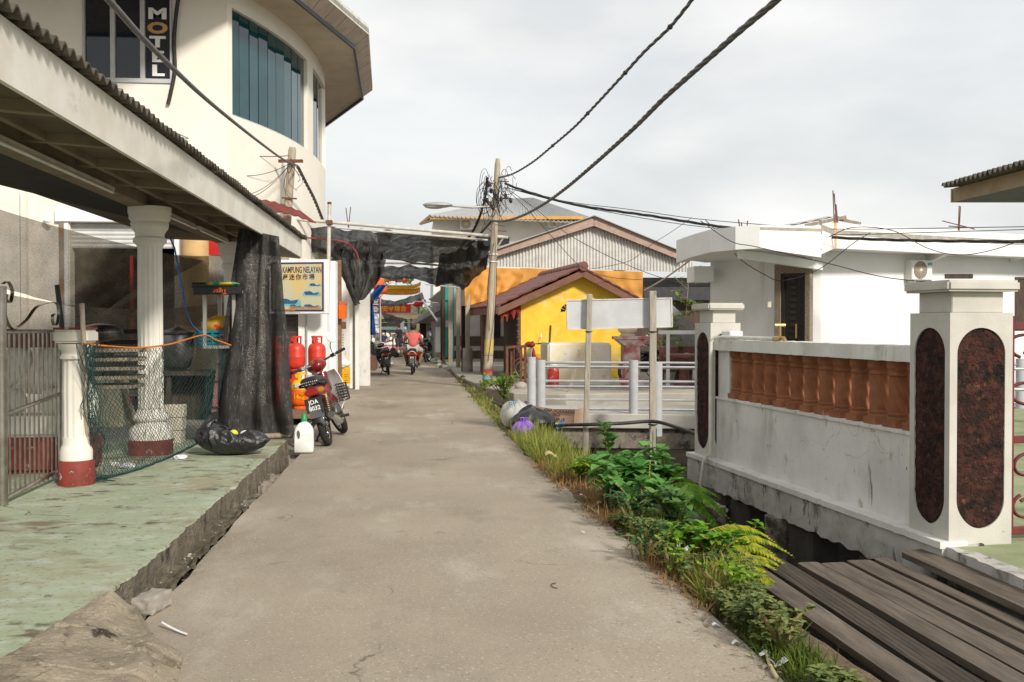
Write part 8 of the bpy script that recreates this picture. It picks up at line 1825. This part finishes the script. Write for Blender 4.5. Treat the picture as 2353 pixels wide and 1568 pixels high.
# creeper: a low mat of small lobed leaves on thin runners
rr = random.Random(21); g = MB()
for k in range(4300):
    Y = rr.uniform(3.5, 7.9); X = edge(Y)+rr.uniform(.04, .6-.4*smoothstep(6.6, 4.5, Y))
    if nz(X, Y, 5, 2.6)+.35*nz(X, Y, 9, 7) < -.1: continue
    z = max(surf(X, Y), -.12)+.05+.2*max(0, nz(X, Y, 2, 2.4)+.35)*rr.uniform(.1, 1)
    a = rr.uniform(0, 6.28); s = rr.uniform(.016, .05)
    for j in (-.9, 0, .9): g.leaf((X, Y, z), (math.cos(a+j), math.sin(a+j), rr.uniform(-.2, .5)), (0, 0, 1), s, s*.75, .2, .2, 2)
tag(g.build('creeper', L_cr), 'grey green creeper matting the verge beside the planks', 'ground cover', kind='stuff')
def shrub(label, q, h, r, n, lm, seed, Ls=.14, lw=.5, up=.7, cat='shrub', nm='shrub', lean=(0, 0), stems=7):
    rr = random.Random(seed); t = thing(nm, label, cat, q); g = MB(); st = []
    for k in range(stems):
        a = rr.uniform(0, 6.28); e_ = q+V((math.cos(a)*r*rr.uniform(.2, .9)+lean[0], math.sin(a)*r*rr.uniform(.2, .8)+lean[1], h*rr.uniform(.55, 1))); s_ = spline([q, q.lerp(e_, .5)+V((rr.gauss(0, .03), rr.gauss(0, .03), .06)), e_], 6); g.tube(s_, [.012-.008*i/len(s_) for i in range(len(s_))], 5); st.append(s_)
    g.build('stem', mat('green_stem', (.16, .17, .05), (.2, .12, .06), 9), t, smooth=60); c = MB()
    per = max(1, n//stems)
    for s_ in st:
        for k in range(per):
            f = rr.random()**.6; p = s_[min(len(s_)-1, int(f*len(s_)))]; a = k*2.4+rr.uniform(-.4, .4)
            d = V((math.cos(a), math.sin(a), up*rr.uniform(.1, 1.5)*(1 if f > .4 else .4))); c.leaf(p, d, (0, 0, 1), Ls*rr.uniform(.55, 1.25)*(1.1-.3*f), Ls*lw*rr.uniform(.8, 1.2), .25, rr.uniform(.1, .5), 4)
    c.build('foliage', lm, t, smooth=50); return t
def vp(x, y, z=0): return PZ(x, y, z)
p = vp(1420, 1165, .0); shrub('large leaved green shrub beneath the sign posts, leaning over the road edge', p, .4, .42, 320, L_big, 31, .19, .5, .7, stems=12)
p = vp(1500, 1150, -.05); ysh = shrub('tall upright shrub with a yellow stem standing before the taller sign post', p, .5, .26, 150, L_big, 32, .16, .5, .6, stems=6)
MB().tube([vp(1487, 1195, 0), PD(1490, 1120, 8.6), PD(1494, 1060, 8.7)], [.008, .007, .004], 6).build('bare_stem', mat('yellow_stem', (.38, .3, .06)), ysh, smooth=50)
p = vp(1450, 1130, -.05); shrub('dense bluish green shrub filling the middle of the verge', p, .38, .44, 330, L_big, 33, .16, .5, .7, stems=12)
p = PZ(1395, 1075, .05); shrub('single stemmed sapling with glossy leaves by the shorter sign post', p, .5, .12, 24, leafmat('glossy_leaf', (.05, .17, .03), (.08, .24, .04), (.14, .32, .06)), 34, .19, .55, .9, stems=3)
p = vp(1560, 1230, 0); shrub('broad leaved rosette plant with pale leaves before the yellow ferns', p, .32, .28, 110, leafmat('rosette_leaf', (.04, .13, .03), (.1, .24, .06), (.2, .34, .1)), 35, .2, .42, 1.0, stems=6)
p = vp(1460, 1225, 0); shrub('small dark weed clump below the large leaved shrub', p, .28, .26, 180, L_dark, 36, .07, .5, .6, stems=9)
p = vp(1530, 1265, 0); shrub('low dark weed between the rosette plant and the road', p, .22, .22, 140, L_dark, 37, .06, .5, .6, stems=9)
p = PZ(1160, 918, .0); shrub('fresh green bush at the foot of the tall utility pole', p, .62, .5, 330, L_br, 38, .15, .36, .9, stems=16)
p = PZ(1112, 905, .0); shrub('small green weed on the verge short of the utility pole', p, .3, .25, 120, L_br, 39, .1, .36, .9, stems=8)
p = PZ(1060, 880, .0); shrub('low weed at the corner of the concrete platform', p, .22, .22, 70, L_gd, 40, .09, .4, .8, stems=6)
p = vp(1610, 1305, -.0); shrub('leafy green weed spilling over the far end of the planks', PZ(1700, 1300, -.25), .3, .3, 160, L_fern, 41, .1, .4, .6, stems=10)
def fern(label, q, n, Lf, lm, seed, a0, a1, rise=.8, fall=1.0, wd=.13):
    rr = random.Random(seed); t = thing('fern', label, 'fern', q); sg_, c = MB(), MB()
    for k in range(n):
        a = rr.uniform(a0, a1); l_ = Lf*rr.uniform(.65, 1.1); rs, fl_ = rise*rr.uniform(.7, 1.2), fall*rr.uniform(.8, 1.2); M_ = 30; pts = []
        for i in range(M_+1):
            s = i/M_; pts.append(q+V((math.cos(a)*l_*s*.95, math.sin(a)*l_*s*.95, l_*(rs*s-fl_*s*s*.95)+.03*math.sin(k)))+V((rr.gauss(0, .001),)*3))
        sg_.tube(pts, [.006*(1-.8*i/M_) for i in range(M_+1)], 4)
        for i in range(3, M_):
            s = i/M_; tg_ = (pts[i+1]-pts[i-1]).normalized(); sd = tg_.cross(V((0, 0, 1))).normalized()
            pl = wd*math.sin(math.pi*min(1, s*.8+.2))**.8*(1.05-s*.6)
            for sgn_ in (-1, 1): c.leaf(pts[i], sd*sgn_+tg_*.45+V((0, 0, -.28)), (0, 0, 1), pl, .028+.02*(1-s), .3, .35, 2)
    sg_.build('stalk', mat('fern_stalk', (.25, .22, .05), (.2, .17, .04), 9), t, smooth=50); c.build('foliage', lm, t)
p = vp(1600, 1290, -.02); fern('yellow fern arching towards the compound wall, brightest of the ferns', PZ(1590, 1255, .0), 30, .72, L_fy, 51, R(-80), R(120), .5, .72, .1)
fern('smaller yellow fern curling over the end of the planks', PZ(1655, 1330, -.05), 14, .55, L_fy, 52, R(-50), R(120), .7, 1.0, .1)
fern('green fern drooping over the dark void beside the far pillar', PZ(1500, 1140, .0), 26, .8, L_fern, 53, R(-50), R(80), .6, .9, .13)
fern('green fern behind the tall upright shrub, under the sign board', PZ(1440, 1095, .0), 18, .75, L_fern, 54, R(-40), R(120), .55, .85, .11)
fern('yellow green fern low between the two sign posts', PZ(1400, 1090, .0), 8, .6, L_fy, 55, R(20), R(150), .6, .9, .1)
fern('dark green fern in the shade beneath the wall plinth', PZ(1690, 1330, -.3), 10, .5, L_gd, 56, R(-50), R(80), .7, 1.0, .1)
fern('olive yellow fern crown below the rosette plant', PZ(1620, 1300, .0), 18, .6, L_fy, 57, R(-80), R(70), .5, .75, .1)
# dead leaves, sticks and scraps along both road edges
g = MB(); rr = random.Random(77)
for k in range(900):
    Y = 3.4+17*rr.random()**1.5; X = edge(Y)+rr.gauss(-.05, .07); a = rr.uniform(0, 6.28); s = rr.uniform(.012, .05)
    g.leaf((X, Y, max(.004, surf(X, Y))+.012), (math.cos(a), math.sin(a), rr.uniform(-.05, .35)), (0, 0, 1), s, s*rr.uniform(.15, .6), .3, .1, 2)
tag(g.build('dead_leaves', leafmat('dead_leaf', (.2, .11, .05), (.33, .22, .12), (.5, .46, .4))), 'dead leaves and chips scattered along the planted road edge', 'litter', kind='stuff')
g = MB()
for k in range(220):
    Y = 3.4+9*rr.random(); X = kx(Y)+rr.uniform(.0, .26)-.02; a = rr.uniform(0, 6.28); s = rr.uniform(.008, .03)
    if X > -1.47 or rr.random() < .8: g.leaf((X, Y, .012 if X > -1.46 else -.005), (math.cos(a), math.sin(a), rr.uniform(0, .4)), (0, 0, 1), s, s*rr.uniform(.2, .7), .3, .1, 2)
tag(g.build('gutter_litter', leafmat('dead_leaf', (.2,)*3, (.3,)*3)), 'bits of dry litter lying in the gutter by the green kerb', 'litter', kind='stuff')
g = MB()
for k in range(40):
    Y = rr.uniform(5.2, 9); X = kx(Y)+rr.uniform(.02, .12); s = rr.uniform(.004, .014); g.ell((X, Y, -.01), (s, s*rr.uniform(.7, 1.2), s*.7), 7, 5, disp=lambda p: 1+.4*nz(p.x*2+k, p.y*2, p.z*2))
tag(g.build('rubble_chips', m_conc), 'concrete chips broken off the kerb into the gutter', 'rubble', kind='stuff')
scr = [(1267, 1046, 'pale torn wrapper caught in the long grass', .07), (1345, 1140, 'red and white wrapper at the road edge by the large shrub', .05), (1570, 1262, 'white paper scrap on the creeper', .035), (1362, 1160, 'tan dead leaf curl below the large leaved shrub', .07), (1755, 1500, 'small white paper strip near the front of the verge', .025), (1690, 1475, 'tiny white paper chip lying on the road edge', .02), (1645, 1435, 'thin white straw piece on the road edge', .02), (1340, 1222, 'white dot of paper on the open road', .012), (1213, 1043, 'white scrap lying beside the long grass', .02), (1790, 1520, 'crumpled white scrap in the weeds at the front', .035)]
for i, (x, y, lb, s) in enumerate(scr):
    q = PZ(x, y, .02 if i not in (0, 2) else .12); m_ = mat('scrap_red', (.5, .06, .05), (.7, .65, .6), 20, .45, .55) if i == 1 else mat('scrap_tan', (.5, .38, .22)) if i in (0, 3) else MATS['paper_white']
    tag(MB().sheet(6, 4, lambda u, v: q+V(((u-.5)*s*2, (v-.5)*s*1.3, s*.35*math.sin(u*5+i)+s*.3*v*(1 if i in (0, 2) else .2))), .002).build('paper_scrap', m_, smooth=60), lb, 'litter', 'scraps of litter on the verge')
a, b, c = PZ(1762, 1502, .02), PZ(1768, 1525, .015), PZ(1785, 1556, .015)
tag(MB().tube([a, b, c], .009, 6, flat=.4).build('bent_straw', mat('straw', (.5, .42, .25))), 'bent flat straw lying in the weeds at the front', 'straw')
a, b = PZ(1350, 1163, .03), PZ(1372, 1180, .03); tag(MB().tube([a, b], .008, 6).build('dry_stick', m_wood), 'pale dry stick below the large leaved shrub', 'stick')
tag(MB().tube(spline([PZ(1278, 1340, .006), PZ(1268, 1342, .008), PZ(1270, 1349, .006), PZ(1281, 1352, .006)], 5), .003, 4).build('wire_bit', m_rust), 'tiny curl of rusty wire on the open road', 'wire')
rr = random.Random(5)
WL = ['pale weed clump nearest the front planks', 'weed clump beside the second plank end', 'round weed clump at the rim of the dry grass', 'weed clump among the yellow fern fronds', 'flat weed clump against the road, below the rosette plant', 'weed clump in the shade under the large leaved shrub', 'light green weed clump beside the long grass', 'weed clump hanging over the void by the tall sign post']
for lb, (x, y), lm_, Ls in zip(WL, ((1800, 1505), (1690, 1385), (1480, 1290), (1600, 1290), (1545, 1325), (1400, 1175), (1335, 1110), (1545, 1130)), (L_cr, L_br, L_dark, L_fern, L_br, L_dark, L_br, L_fern), (.05, .06, .06, .08, .05, .07, .08, .12)):
    shrub(lb, PZ(x, y, .0), rr.uniform(.16, .26), rr.uniform(.16, .26), 150, lm_, int(Ls*1000)+x, Ls, .5, .8, 'weed', 'weed', stems=9)
for lb, (x, y), h_, r_, lm_, Ls, n_ in (('bright leafy weed filling the verge between the dry grass and the green ferns', (1470, 1190), .34, .34, L_big, .13, 240), ('fresh light green weed in front of the yellow fern', (1575, 1275), .22, .26, L_br, .09, 200), ('bright green weed by the foot of the shorter sign post', (1370, 1120), .3, .24, L_br, .11, 170), ('soft green fern like weed at the brink above the planks', (1640, 1300), .24, .26, L_fern, .09, 200)):
    shrub(lb, PZ(x, y, .0), h_, r_, n_, lm_, x, Ls, .48, .8, 'weed', 'weed', stems=12)
